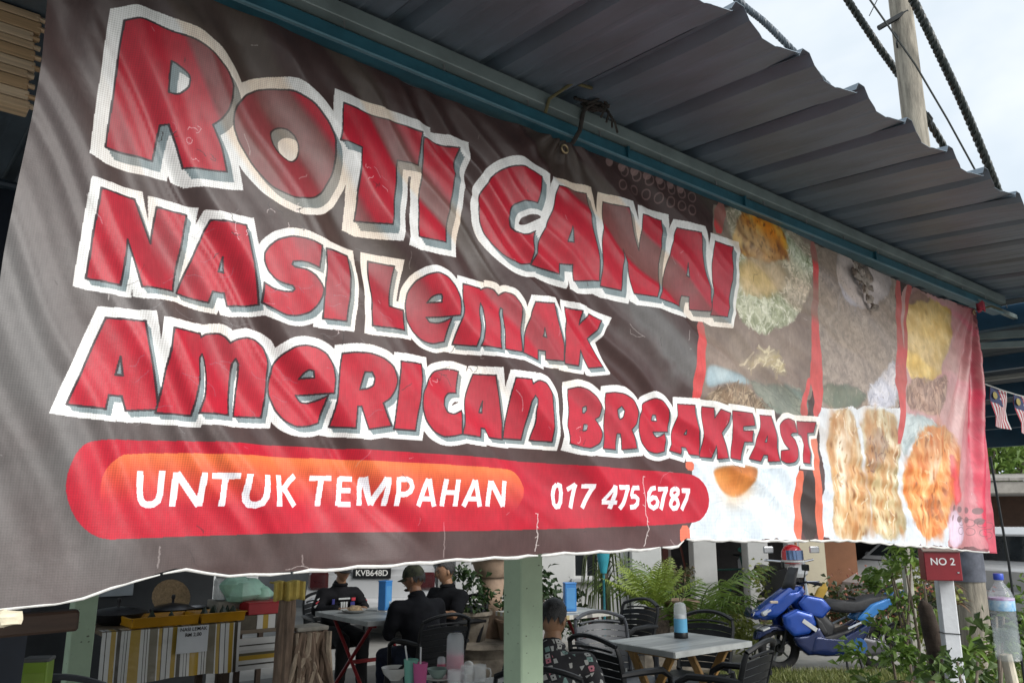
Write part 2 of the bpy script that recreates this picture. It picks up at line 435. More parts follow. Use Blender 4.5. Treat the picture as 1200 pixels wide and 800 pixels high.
PANELS = """
plate1|1931 2507 2028 2515 2497 2526 2472 2364 2406 2142 2434 2014 2286 1874 2057 1886 1793 1882 1840 2117
rice1|1984 2518 2083 2523 2486 2524 2461 2362 2406 2285 2267 2165 2129 2119 2007 2143 1995 2271 2033 2390 1987 2459
chick1|2074 2524 2178 2529 2315 2521 2318 2430 2278 2391 2135 2367 2031 2373 2010 2425
chick2|2012 2358 2309 2398 2287 2313 2143 2238 2017 2234
cream1|1979 2036 2020 2020 2098 2049 2135 2089 2194 2084 2250 2035 2236 2000 2185 2014 2118 2025 2027 2003
blue1|1822 1995 1949 1988 2067 1968 2021 1950 1917 1949 1815 1913
meat1|1793 1877 1875 1927 1988 1957 2063 1933 2124 1887 2166 1864 2012 1867 1889 1871
leaf1|2024 1976 2134 1967 2350 1977 2361 1880 2261 1866 2145 1873
plate2|2495 2513 3107 2495 3034 2232 3052 2067 2959 1954 2433 1914 2436 2029 2427 2145
white2|2640 2494 2720 2538 2845 2538 3082 2511 3034 2421 2906 2354 2770 2310 2653 2329 2617 2392
scrap2|2632 2379 2606 2295 2537 2222 2567 2165 2550 2230 2617 2291
burn2|2733 2541 2810 2551 2855 2520 2887 2486 2916 2437 2834 2414 2779 2424 2800 2468 2762 2500
dish2|2740 1996 2869 2079 3005 2161 3028 2081 2962 1967 2742 1941
green2|2447 2001 2597 2012 2753 1997 2699 1937 2434 1920
panel3|3193 2490 3487 2485 3839 2496 3823 2151 3781 1736 3751 1431 3271 1461 2995 1996 3060 2101 3080 2377
yel3|3162 2419 3341 2477 3579 2455 3618 2412 3445 2182 3324 2110 3168 2079 3061 2108 3138 2317
brn3|3182 2444 3265 2482 3373 2479 3415 2457 3278 2440 3180 2405
meat3|3064 2062 3199 2117 3346 2106 3470 2185 3413 2035 3330 1958 3196 1961 3044 1974
low1|1754 1714 2265 1724 2242 1497 1703 1506 1756 1559
yolk|1851 1706 2068 1716 2051 1678 2012 1637 1953 1619 1898 1630 1870 1657
wht4|2419 1918 2989 1969 2999 1835 3411 1912 3343 1721 3269 1454 2367 1495 2408 1690
roti1|2488 1924 2657 1934 2670 1816 2706 1700 2713 1556 2677 1494 2505 1491 2446 1515 2471 1692 2468 1803
roti1b|2532 1865 2601 1876 2613 1754 2564 1667 2521 1583 2503 1693
roti2|2693 1937 2959 1954 2972 1834 2930 1707 2942 1586 2947 1496 2712 1493 2724 1613 2706 1759
roti2b|2725 1855 2840 1881 2893 1829 2813 1748 2733 1716 2709 1773
dish3|2959 1954 3180 1953 3384 1928 3322 1872 3100 1858 2971 1771
bread3|2963 1709 3064 1823 3199 1914 3354 1932 3476 1917 3457 1794 3355 1655 3312 1556 3189 1481 3047 1501 2981 1586
bread3b|3168 1846 3307 1871 3326 1771 3213 1685 3149 1715
bread3c|3101 1634 3264 1653 3299 1563 3183 1569
pink1|3397 1860 3478 1726 3488 1624 3336 1615
pinkband|3808 2454 3751 2181 3701 1878 3657 1627 3670 1454 3569 1455 3588 1626 3639 1874 3687 2173
pinkpale|3323 1596 3462 1590 3487 1457 3256 1461
rib1a|1941 2520 1993 2523 1966 2417 1914 2410
rib1b|1816 2118 1852 2119 1843 2061 1821 1983 1808 1920 1789 1872 1766 1870 1762 1915 1775 1977 1804 2055
rib1c|1725 1712 1761 1712 1763 1686 1727 1689
rib1d|1688 1543 1734 1543 1730 1499 1681 1493
rib2a|2467 2513 2512 2514 2494 2368 2464 2210 2452 2031 2462 1960 2413 1884 2378 1887 2403 1954 2378 2022 2411 2172 2461 2362
rib2b|2378 2022 2394 1996 2344 1934 2356 1879 2317 1882 2314 1931 2350 1977
rib2c|2358 1824 2419 1823 2389 1730 2395 1609 2397 1492 2357 1493 2355 1608 2347 1720
rib2d|2253 1708 2296 1707 2272 1607 2261 1499 2215 1500 2234 1606
rib2e|2296 1707 2351 1715 2355 1608 2357 1495 2261 1499 2272 1607
rib3a|3104 2512 3154 2511 3077 2238 3088 2104 3050 2001 2992 1835 2945 1832 3002 1996 2983 2092 3034 2232
rib3b|3212 2508 3255 2502 3170 2392 3128 2246 3074 2103 3053 2134 3123 2314 3168 2445
dotf|1459 2510 1464 2522 1475 2529 1486 2528 1490 2516 1485 2505 1474 2498 1463 2499
dotf|1509 2511 1515 2522 1526 2529 1537 2529 1541 2517 1536 2505 1524 2498 1514 2499
dotf|1559 2513 1565 2525 1576 2532 1588 2531 1592 2519 1587 2507 1575 2500 1564 2501
dotf|1607 2512 1613 2524 1625 2532 1636 2531 1641 2519 1635 2507 1623 2500 1612 2501
dotf|1656 2511 1662 2523 1674 2530 1686 2529 1691 2517 1685 2505 1672 2498 1661 2499
dotf|1705 2510 1711 2522 1723 2530 1736 2529 1740 2517 1734 2504 1721 2497 1709 2498
dotf|1753 2511 1759 2524 1772 2531 1785 2530 1789 2518 1783 2505 1770 2498 1757 2499
dotr|1521 2500 1526 2512 1537 2519 1548 2518 1553 2506 1547 2495 1536 2488 1525 2489
dotr|1569 2501 1575 2513 1586 2520 1598 2519 1602 2507 1597 2495 1585 2488 1574 2489
dotr|1617 2499 1622 2511 1634 2519 1646 2518 1650 2506 1645 2494 1632 2487 1621 2488
dotr|1663 2498 1669 2510 1681 2518 1693 2517 1698 2505 1691 2492 1679 2485 1667 2486
dotr|1709 2496 1716 2509 1728 2516 1741 2515 1745 2503 1739 2491 1726 2483 1714 2484
dotr|1757 2498 1764 2510 1777 2518 1789 2517 1794 2504 1788 2492 1774 2484 1762 2485
dotr|1805 2498 1811 2511 1825 2518 1838 2517 1842 2505 1836 2492 1822 2485 1809 2486
dotr|1509 2456 1514 2468 1525 2474 1536 2473 1540 2462 1535 2450 1524 2444 1513 2445
dotr|1558 2455 1564 2466 1575 2473 1586 2472 1591 2461 1585 2449 1574 2442 1563 2443
dotr|1607 2455 1613 2467 1624 2474 1636 2473 1640 2461 1635 2449 1623 2442 1611 2443
dotr|1654 2455 1660 2467 1672 2474 1684 2473 1688 2461 1682 2449 1670 2442 1658 2443
dotr|1701 2454 1707 2467 1720 2474 1732 2473 1736 2460 1730 2448 1718 2441 1706 2442
dotr|1749 2455 1755 2467 1768 2474 1780 2473 1785 2461 1779 2449 1766 2442 1753 2443
dotr|1795 2454 1802 2466 1815 2473 1828 2472 1833 2460 1826 2447 1813 2440 1800 2441
dotg|3347 1606 3356 1616 3373 1619 3388 1616 3391 1606 3382 1596 3365 1593 3351 1596
dotg|3424 1601 3433 1612 3450 1615 3466 1612 3469 1602 3460 1592 3443 1588 3428 1592
dotg|3499 1599 3508 1609 3526 1613 3541 1609 3545 1599 3535 1589 3518 1585 3502 1589
dotg|3556 1596 3565 1606 3583 1610 3599 1607 3603 1596 3593 1586 3575 1582 3559 1586
dotg|3621 1591 3632 1602 3650 1605 3666 1602 3670 1592 3659 1581 3641 1578 3625 1581
dotg|3337 1568 3346 1578 3362 1581 3377 1578 3380 1568 3371 1558 3355 1555 3340 1558
dotg|3416 1563 3425 1573 3442 1577 3457 1573 3461 1563 3451 1553 3435 1550 3420 1553
dotg|3487 1560 3497 1570 3514 1574 3529 1570 3533 1560 3523 1550 3506 1547 3491 1550
dotg|3551 1555 3561 1565 3579 1569 3595 1565 3598 1555 3588 1545 3570 1541 3555 1545
dotk|3431 1553 3440 1565 3461 1568 3479 1565 3482 1553 3472 1542 3452 1539 3434 1542
dotk|3505 1548 3515 1560 3536 1563 3554 1560 3557 1548 3547 1537 3526 1533 3508 1537
dotk|3561 1545 3572 1556 3593 1560 3612 1557 3615 1545 3605 1533 3584 1530 3565 1533
dotk|3619 1540 3629 1551 3651 1555 3671 1551 3674 1540 3663 1528 3641 1525 3622 1528
dotk|3695 1536 3706 1548 3728 1551 3749 1548 3752 1536 3741 1524 3718 1521 3698 1524
dotk|3419 1519 3429 1530 3449 1533 3467 1530 3470 1518 3460 1507 3440 1504 3422 1507
dotk|3495 1515 3505 1526 3525 1529 3544 1526 3547 1514 3537 1503 3516 1500 3498 1503
dotk|3559 1509 3569 1521 3590 1524 3609 1521 3612 1509 3602 1497 3581 1494 3562 1498
dotk|3683 1498 3694 1510 3716 1513 3736 1509 3739 1497 3728 1486 3706 1483 3686 1486
"""
CRACKS = """
1199 1569 1196 1535 1201 1513 1194 1489
1562 1665 1562 1618 1557 1575 1561 1533 1549 1492
944 1550 947 1519 944 1482
639 1493 644 1475
1641 1507 1660 1490
395 1479 394 1512
"""
PILL = "279 1677 329 1681 541 1688 903 1689 1258 1684 1723 1680 1777 1673 1812 1651 1828 1619 1821 1584 1793 1559 1748 1548 1394 1538 1130 1534 867 1532 632 1532 451 1528 345 1525 308 1524 282 1537 262 1561 249 1591 246 1616 251 1645 262 1666"
INNER = "331 1660 467 1666 710 1668 903 1668 1105 1666 1135 1662 1154 1647 1162 1619 1130 1572 1036 1539 552 1535 331 1532 301 1566 295 1598 298 1625 311 1648"
# ================================================================ BANNER PRINT
S0, S1, Z0, Z1 = 0.08, 3.92, 1.38, 2.56          # metres covered by the print
PX = 1000.0
PW, PH = int((S1 - S0) * PX), int((Z1 - Z0) * PX)
def parse(t):
    v = [float(x) for x in t.split()]
    return np.array(v).reshape(-1, 2)
def topx(p):
    return np.stack([(p[:, 0] / 1000 - S0) * PX, (p[:, 1] / 1000 - Z0) * PX], 1)
def winding(polys):
    """winding number of closed polygons (pixel units) over their box"""
    a = np.concatenate(polys)
    x0, y0 = np.floor(a.min(0)).astype(int) - 2
    x1, y1 = np.ceil(a.max(0)).astype(int) + 3
    x0, y0 = max(x0, 0), max(y0, 0)
    x1, y1 = min(x1, PW), min(y1, PH)
    w, h = x1 - x0, y1 - y0
    acc = np.zeros((h, w + 1), np.int16)
    for p in polys:
        n = len(p)
        for i in range(n):
            (ax, ay), (bx, by) = p[i], p[(i + 1) % n]
            if ay == by: continue
            sg = 1
            if ay > by: ax, ay, bx, by, sg = bx, by, ax, ay, -1
            r0, r1 = max(int(math.ceil(ay - .5)), y0), min(int(math.ceil(by - .5)), y1)
            if r1 <= r0: continue
            ys = np.arange(r0, r1)
            xs = ax + (ys + .5 - ay) * (bx - ax) / (by - ay)
            xi = np.clip(np.ceil(xs - .5).astype(int) - x0, 0, w)
            np.add.at(acc, (ys - y0, xi), sg)
    return np.cumsum(acc, 1)[:, :w], (slice(y0, y1), slice(x0, x1))
def chaikin(p, k=2):
    for _ in range(k):
        q = np.roll(p, -1, 0)
        p = np.stack([.75 * p + .25 * q, .25 * p + .75 * q], 1).reshape(-1, 2)
    return p
def soften(p):
    """round only the gentle corners: they stand for curves"""
    n = len(p)
    out = []
    a = np.roll(p, 1, 0); c = np.roll(p, -1, 0)
    for i in range(n):
        u = p[i] - a[i]; v = c[i] - p[i]
        lu, lv = np.linalg.norm(u), np.linalg.norm(v)
        cs = float(u @ v) / (lu * lv + 1e-9)
        if cs > 0.62 and cs < 0.998:
            k = min(lu, lv) * .33
            A = p[i] - u / lu * k; B = p[i] + v / lv * k
            for t in (0, .33, .67, 1):
                out.append((1 - t) ** 2 * A + 2 * t * (1 - t) * (p[i] * 1.04 - .02 * (A + B)) + t * t * B)
        else:
            out.append(p[i])
    return np.array(out)
def ccw(p):
    x, y = p[:, 0], p[:, 1]
    return p if np.sum(x * np.roll(y, -1) - np.roll(x, -1) * y) > 0 else p[::-1]
def offset(p, r):
    p = ccw(p)
    e = np.roll(p, -1, 0) - p
    l = np.linalg.norm(e, axis=1)
    p = p[l > 1e-6]
    e = np.roll(p, -1, 0) - p
    e = e / np.linalg.norm(e, axis=1)[:, None]
    nn = np.stack([e[:, 1], -e[:, 0]], 1)
    n0 = np.roll(nn, 1, 0)
    d = 1 + np.sum(nn * n0, 1)
    m = (nn + n0) / np.maximum(d, .28)[:, None]
    return p + m * r
def stroke(pts, width, closed=False, butt=False):
    """mask of a polyline with round joints"""
    P = list(pts) + ([pts[0]] if closed else [])
    a = np.array(P)
    r = width / 2
    x0, y0 = np.maximum(np.floor(a.min(0) - r - 2).astype(int), 0)
    x1, y1 = np.ceil(a.max(0) + r + 2).astype(int)
    x1, y1 = min(x1, PW), min(y1, PH)
    M = np.zeros((max(y1 - y0, 1), max(x1 - x0, 1)), bool)
    for i in range(len(P) - 1):
        A, B = np.array(P[i]), np.array(P[i + 1])
        bx0, by0 = np.maximum(np.floor(np.minimum(A, B) - r - 1).astype(int), (x0, y0))
        bx1, by1 = np.minimum(np.ceil(np.maximum(A, B) + r + 1).astype(int), (x1, y1))
        if bx1 <= bx0 or by1 <= by0: continue
        X, Y = np.meshgrid(np.arange(bx0, bx1) + .5, np.arange(by0, by1) + .5)
        d = B - A
        L = float(d @ d) + 1e-9
        t0 = ((X - A[0]) * d[0] + (Y - A[1]) * d[1]) / L
        t = np.clip(t0, 0, 1)
        D = (X - A[0] - t * d[0]) ** 2 + (Y - A[1] - t * d[1]) ** 2
        ok = D < r * r
        if butt and i == 0: ok &= t0 >= 0
        if butt and i == len(P) - 2: ok &= t0 <= 1
        M[by0 - y0:by1 - y0, bx0 - x0:bx1 - x0] |= ok
    return M, (slice(y0, y0 + M.shape[0]), slice(x0, x0 + M.shape[1]))
def upgrid(g, h, w):
    gh, gw = g.shape
    yy = np.linspace(0, gh - 1.001, h); xx = np.linspace(0, gw - 1.001, w)
    y0 = yy.astype(int); x0 = xx.astype(int)
    fy = (yy - y0).astype(np.float32)[:, None]; fx = (xx - x0).astype(np.float32)[None]
    fy = fy * fy * (3 - 2 * fy); fx = fx * fx * (3 - 2 * fx)
    a = g[y0]; b_ = g[np.minimum(y0 + 1, gh - 1)]
    a = a[:, x0] * (1 - fx) + a[:, np.minimum(x0 + 1, gw - 1)] * fx
    b_ = b_[:, x0] * (1 - fx) + b_[:, np.minimum(x0 + 1, gw - 1)] * fx
    return (a * (1 - fy) + b_ * fy).astype(np.float32)
def vnoise(h, w, cell, octaves=4, sx=1.0, sy=1.0, seed=0, gain=.55):
    rs = np.random.RandomState(seed)
    out = np.zeros((h, w), np.float32); amp = 1.0; tot = 0
    for o in range(octaves):
        cx, cy = max(cell * sx / 2 ** o, 1.2), max(cell * sy / 2 ** o, 1.2)
        g = rs.rand(max(int(h / cy) + 2, 2), max(int(w / cx) + 2, 2)).astype(np.float32)
        out += amp * upgrid(g, h, w); tot += amp; amp *= gain
    return out / tot
def curve(t):
    v = parse(t) / 1000.0
    return v[:, 0], v[:, 1]
BOT_S, BOT_Z = curve("80 1428 132 1434 183 1431 253 1433 327 1452 421 1477 448 1474 528 1462 636 1466 720 1469 950 1477 1191 1480 1229 1482 1543 1487 1674 1494 1710 1510 2014 1502 2587 1495 2878 1476 3213 1462 3722 1425 3950 1415")
TOP_S, TOP_Z = curve("80 2536 244 2529 463 2522 665 2513 879 2506 1050 2499 1225 2526 1302 2527 1427 2535 1633 2520 1972 2532 2130 2529 2430 2517 2776 2506 3107 2495 3489 2493 3860 2503")
def zbot(s): return np.interp(s, BOT_S, BOT_Z)
def ztop(s): return np.interp(s, TOP_S, TOP_Z)
RGT_Z, RGT_S = np.array([1.40, 1.736, 2.151, 2.503]), np.array([3.748, 3.781, 3.823, 3.862])
def sright(z): return np.interp(z, RGT_Z, RGT_S)
# tension folds run from upper left to lower right, steep at the left tie and flatter along the sheet
_ms = np.linspace(0, 4, 401)
_m = np.interp(_ms, [0, .3, .6, 1.2, 2.0, 2.8, 4], [2.2, 1.75, 1.25, .78, .55, .3, .1])
_M = np.cumsum(_m) * .01
def phase(s, z): return z + np.interp(s, _ms, _M) + .02 * np.sin(s * 7 + z * 5) + .012 * np.sin(s * 17 - z * 11)
_rs = np.random.RandomState(5)
_pg = np.arange(1.2, 5.6, .01)
def _smooth(n):
    k = np.exp(-np.linspace(-2.2, 2.2, n) ** 2)
    f = np.convolve(_rs.randn(len(_pg)), k / k.sum(), 'same')
    return f / f.std()
_f1, _f2, _f3 = _smooth(13), _smooth(31), _smooth(19)
def folds(s, z):
    """how far the sheet stands out towards the viewer, metres"""
    ph = phase(s, z)
    env = np.interp(s, [0, .25, .4, 1.0, 1.7, 2.4, 2.9, 3.2], [.25, .5, 1, 1, .8, .6, .4, .3])
    low = np.clip((z - 1.45) / .18, .15, 1) * np.clip((2.56 - z) / .1, .3, 1)
    d = env * low * (np.interp(s, [.3, .9, 1.3, 2.4], [.0014, .0017, .0022, .0016]) * np.interp(ph, _pg, _f1) + .0082 * np.interp(ph, _pg, _f2) - .0062 * np.abs(np.interp(ph, _pg, _f3)))
    # pleats from the right-hand tie
    rx, rz = 3.875 - s, 2.56 - z
    an = np.arctan2(rx, rz); rr = np.hypot(rx, rz)
    pl = np.sin(an * 27 + .6) + .6 * np.sin(an * 47 + 1.9)
    d += pl * .026 * np.exp(-(an / .55) ** 2) * np.clip(rr / .35, 0, 1) * np.clip(1.25 - rr * .45, .3, 1)
    # pleats from the top left tie and the tie in the middle
    for cs, cz, am, kk in ((.20, 2.58, .010, 15), (1.305, 2.56, .008, 13)):
        rx, rz = s - cs, cz - z
        an = np.arctan2(rx, rz); rr = np.hypot(rx, rz)
        d += am * np.sin(an * kk + 1) * np.exp(-rr / .16) * np.clip(rr / .05, 0, 1)
    # slack of the top hem between the ties, hanging belly, hem flutter
    d += .010 * np.sin(np.pi * np.clip((s - .15) / 1.15, 0, 1)) * np.exp(-((z - 2.47) / .05) ** 2)
    d += .018 * np.sin(np.pi * np.clip((s - .1) / 3.7, 0, 1)) * np.sin(np.pi * np.clip((z - 1.3) / 1.25, 0, 1))
    d += .007 * np.exp(-(z - zbot(s)) / .09) * (np.sin(s * 9.0) + .6 * np.sin(s * 23 + 1))
    d += .0032 * np.exp(-((z - 1.68) / .13) ** 2) * np.interp(s, [2.3, 2.7, 3.1, 3.4], [0, 1, 1, 0]) * np.sin(z * 105 + s * 2 + .8 * np.sin(s * 9))
    d += .0008 * np.interp(s, [2.9, 3.1, 3.7], [0, 1, .6]) * np.sin(s * 75 + z * 9 + 1.5 * np.sin(z * 13)) * np.clip((2.0 - z) / .3, 0, 1)
    d += .0012 * np.sin(s * 31 + 3 * np.sin(z * 7)) * np.sin(z * 29 + 2 * np.sin(s * 5)) * np.interp(s, [.1, .6], [.4, 1])
    return d

def c8(*c): return np.array(c, np.float32) / 255.0
def paint_banner():
    yy, xx = np.mgrid[0:PH, 0:PW].astype(np.float32)
    Sg = xx / PX + S0; Zg = yy / PX + Z0
    img = np.empty((PH, PW, 3), np.float32)
    n1 = vnoise(PH, PW, 260, 5, seed=1); n2 = vnoise(PH, PW, 60, 4, seed=2); n3 = vnoise(PH, PW, 24, 3, seed=3)
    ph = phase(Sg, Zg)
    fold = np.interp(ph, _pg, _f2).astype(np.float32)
    # weathered grey at the left end; sheen there, along crests and mid-sheet painted in too
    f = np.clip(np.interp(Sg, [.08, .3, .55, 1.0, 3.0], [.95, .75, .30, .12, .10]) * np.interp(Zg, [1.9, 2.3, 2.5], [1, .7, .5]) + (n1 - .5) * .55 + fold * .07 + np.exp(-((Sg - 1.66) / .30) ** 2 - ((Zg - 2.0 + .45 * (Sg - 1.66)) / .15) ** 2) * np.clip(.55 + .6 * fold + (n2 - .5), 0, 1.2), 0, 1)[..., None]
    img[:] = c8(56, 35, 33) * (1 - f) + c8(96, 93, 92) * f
    red = np.interp(Sg, [.6, 1.8], [0, 1])[..., None] * np.clip((1.9 - Zg) * 2.2, 0, 1)[..., None]
    img += red * (c8(80, 58, 60) - c8(47, 35, 34)) * .8
    def blend(m, sl, col, a=1.0):
        if m.dtype == bool: m = m.astype(np.float32)
        k = (m * a)[..., None]
        img[sl] = img[sl] * (1 - k) + (col if isinstance(col, np.ndarray) and col.ndim == 3 else np.asarray(col, np.float32)) * k
    def poly(t, k=2):
        return chaikin(topx(parse(t)), k) if k else topx(parse(t))
    # ---------- food pictures
    def blur(m, r):
        m = m.astype(np.float32)
        for _ in range(2):
            for ax in (0, 1):
                c = np.cumsum(np.pad(m, [(r + 1, r) if k == ax else (0, 0) for k in (0, 1)], mode='edge'), axis=ax)
                n = m.shape[ax]
                m = (np.take(c, np.arange(2 * r + 1, 2 * r + 1 + n), ax) - np.take(c, np.arange(0, n), ax)) / (2 * r + 1)
        return m
    def mottle(ca, cb, sl, cell, seed, sx=1., sy=1., lo=.32, hi=.68):
        h, w = sl[0].stop - sl[0].start, sl[1].stop - sl[1].start
        n = vnoise(h, w, cell, 5, sx, sy, seed, .62) * .75 + vnoise(h, w, cell * 3, 2, 1, 1, seed + 500) * .25
        t = np.clip((n - lo) / (hi - lo), 0, 1)[..., None]
        return ca * (1 - t) + cb * t
    style = {  # name: colours, cell of the mottling (px), stretch
        'plate1': ((112, 94, 86), (146, 128, 116), 120, 1, 1), 'rice1': ((140, 148, 112), (204, 206, 180), 34, 1.3, 1),
        'chick1': ((222, 124, 14), (252, 186, 58), 60, 1.5, .7), 'chick2': ((186, 140, 74), (214, 168, 98), 70, 1, 1),
        'cream1': ((176, 164, 124), (206, 192, 152), 40, 1, 1), 'blue1': ((134, 156, 166), (160, 178, 184), 90, 1, 1),
        'meat1': ((104, 84, 64), (160, 138, 110), 30, 1, 2), 'leaf1': ((92, 108, 100), (126, 136, 124), 60, 1, 1),
        'plate2': ((130, 116, 108), (162, 146, 134), 14, 1, 1), 'white2': ((170, 164, 170), (188, 182, 188), 80, 1, 1),
        'scrap2': ((170, 160, 156), (196, 186, 182), 30, 1, 1), 'burn2': ((52, 46, 42), (168, 150, 138), 22, 1, 1),
        'dish2': ((170, 172, 190), (204, 204, 214), 36, 1, 1), 'green2': ((92, 102, 88), (120, 122, 106), 60, 1, 1),
        'panel3': ((176, 122, 124), (198, 148, 150), 150, 1, 1), 'yel3': ((204, 160, 68), (232, 198, 116), 70, 1, 1),
        'brn3': ((130, 92, 84), (150, 108, 96), 60, 1, 1), 'meat3': ((134, 98, 86), (180, 142, 122), 26, .8, 1.4),
        'low1': ((196, 206, 214), (222, 230, 236), 120, 1, 1), 'yolk': ((170, 96, 40), (204, 134, 70), 90, 1.4, .8),
        'wht4': ((196, 202, 210), (216, 222, 228), 100, 1, 1), 'roti1': ((200, 160, 112), (236, 226, 200), 46, .6, 1.7),
        'roti1b': ((216, 212, 204), (236, 234, 226), 40, .6, 1.8), 'roti2': ((178, 158, 116), (230, 222, 196), 48, .8, 1.4),
        'roti2b': ((112, 84, 74), (150, 116, 100), 40, 1, 1.4), 'dish3': ((160, 176, 180), (190, 204, 206), 60, 1, 1),
        'bread3': ((206, 122, 58), (238, 196, 140), 44, .6, 1.7), 'bread3b': ((226, 214, 196), (240, 236, 228), 24, .6, 1.6),
        'bread3c': ((116, 80, 70), (160, 118, 98), 24, .7, 1.6), 'pink1': ((196, 60, 66), (216, 92, 96), 60, 1, 2),
        'pinkband': ((196, 30, 64), (212, 52, 84), 60, .5, 2), 'pinkpale': ((196, 176, 194), (220, 196, 212), 60, 1, 1)}
    sd_ = 40
    warped = [False]
    def warp():
        # the photographs have irregular outlines
        warped[0] = True
        x0 = int((2.06 - S0) * PX)
        h, w = PH, PW - x0
        dx = (vnoise(h, w, 70, 3, seed=91) - .5) * 34 + (vnoise(h, w, 14, 2, seed=92) - .5) * 9
        dy = (vnoise(h, w, 70, 3, seed=93) - .5) * 34 + (vnoise(h, w, 14, 2, seed=94) - .5) * 9
        fx = np.clip(np.arange(w) / 30.0, 0, 1)[None]
        X = np.clip(np.arange(w)[None] + dx * fx, 0, w - 1).astype(int); Y = np.clip(np.arange(h)[:, None] + dy, 0, h - 1).astype(int)
        img[:, x0:] = img[:, x0:][Y, X]
        k = (np.clip((Sg - 3.46 - .10 * (Zg - 1.45)) / .22, 0, 1) * np.interp(Zg, [1.4, 2.3, 2.5], [.72, .62, .45]) * (.75 + .5 * n2))[..., None].astype(np.float32)
        img[:] = img * (1 - k) + c8(188, 52, 76) * k
    shapes = {r.split('|')[0]: r.split('|')[1] for r in PANELS.strip().split('\n')}
    def food_detail():
        rs = np.random.RandomState(77)
        def scatter(nm, n):
            p = poly(shapes[nm], 1)
            wn_, sl = winding([p]); ok = np.argwhere(wn_ != 0)
            return ok[rs.randint(0, len(ok), n)][:, ::-1] + np.array([sl[1].start, sl[0].start]), p
        def grains(nm, n, L0, wd, ang, spread, cols, a, without=()):
            P, _ = scatter(nm, n)
            for w_ in without:
                wn_, sl = winding([poly(shapes[w_], 1)])
                P = np.array([c for c in P if not (sl[0].start <= c[1] < sl[0].stop and sl[1].start <= c[0] < sl[1].stop and wn_[c[1] - sl[0].start, c[0] - sl[1].start] != 0)])
            for c in P:
                th = ang + rs.randn() * spread; L_ = L0 * (.6 + .8 * rs.rand())
                v = np.array([math.cos(th), math.sin(th)]) * L_ / 2
                M, sl = stroke([c - v, c + v + rs.randn(2) * L_ * .12], wd * (.7 + .6 * rs.rand()))
                if M.size: blend(M, sl, c8(*cols[rs.randint(len(cols))]), a * (.6 + .4 * rs.rand()))
        def spots(nm, n, r0, col, a, sy=1.4):
            P, _ = scatter(nm, n)
            for c in P:
                r_ = r0 * (.4 + rs.rand() ** 2 * 1.4)
                x0, x1 = max(int(c[0] - 2.4 * r_), 0), min(int(c[0] + 2.4 * r_), PW); y0, y1 = max(int(c[1] - 2.4 * r_ * sy), 0), min(int(c[1] + 2.4 * r_ * sy), PH)
                if x1 - x0 < 3 or y1 - y0 < 3: continue
                Y, X = np.mgrid[y0:y1, x0:x1]
                m = np.exp(-(((X - c[0]) / r_) ** 2 + ((Y - c[1]) / (r_ * sy)) ** 2) * (1 + .5 * rs.rand()))
                blend(m.astype(np.float32), (slice(y0, y1), slice(x0, x1)), c8(*col), a)
        grains('rice1', 900, 15, 5, 0, 3, [(232, 234, 214), (206, 212, 184), (120, 128, 96), (238, 236, 222)], .55, ('chick1', 'chick2'))
        spots('chick1', 60, 9, (150, 66, 12), .55); spots('chick1', 30, 6, (84, 40, 14), .6); spots('chick1', 26, 14, (255, 220, 120), .4)
        grains('meat1', 120, 34, 5, .9, .5, [(70, 52, 38), (186, 164, 136), (128, 100, 76)], .6)
        grains('cream1', 40, 40, 6, .6, .5, [(224, 212, 172), (168, 150, 106)], .6)
        grains('leaf1', 40, 60, 4, -.4, .2, [(128, 142, 126), (76, 92, 84)], .5)
        grains('plate2', 500, 7, 4, 0, 3, [(176, 160, 148), (104, 90, 84)], .5)
        grains('meat3', 90, 24, 6, 1.2, .5, [(110, 74, 62), (206, 166, 146)], .6)
        spots('yel3', 50, 16, (236, 206, 130), .4, 1); spots('yel3', 30, 10, (170, 126, 58), .4, 1)
        for nm in ('roti1', 'roti2'):
            spots(nm, 90, 15, (178, 116, 62), .5, 1.8); grains(nm, 26, 34, 9, 1.2, .9, [(248, 242, 222), (206, 178, 132), (240, 230, 206), (170, 128, 80)], .6); spots(nm, 26, 7, (120, 70, 34), .6, 1.6)
        grains('roti2b', 40, 26, 6, 1.0, .6, [(96, 64, 56), (168, 132, 112)], .6)
        spots('bread3', 90, 17, (196, 96, 32), .6, 1.7); grains('bread3', 30, 30, 9, 1.2, .9, [(250, 232, 200), (222, 150, 84), (180, 96, 40), (244, 214, 170)], .6); spots('bread3', 24, 8, (110, 52, 20), .6, 1.5)
        grains('low1', 50, 40, 3, .1, .5, [(176, 190, 202), (238, 242, 246)], .5, ('yolk',))
        spots('yolk', 5, 40, (222, 150, 76), .35, .7)
        grains('dish2', 40, 44, 6, .8, .6, [(220, 220, 230), (150, 152, 170)], .6); grains('dish3', 30, 40, 6, .6, .6, [(206, 220, 222), (140, 158, 164)], .5)
        grains('white2', 16, 70, 4, .2, .4, [(196, 190, 196), (156, 150, 158)], .4)
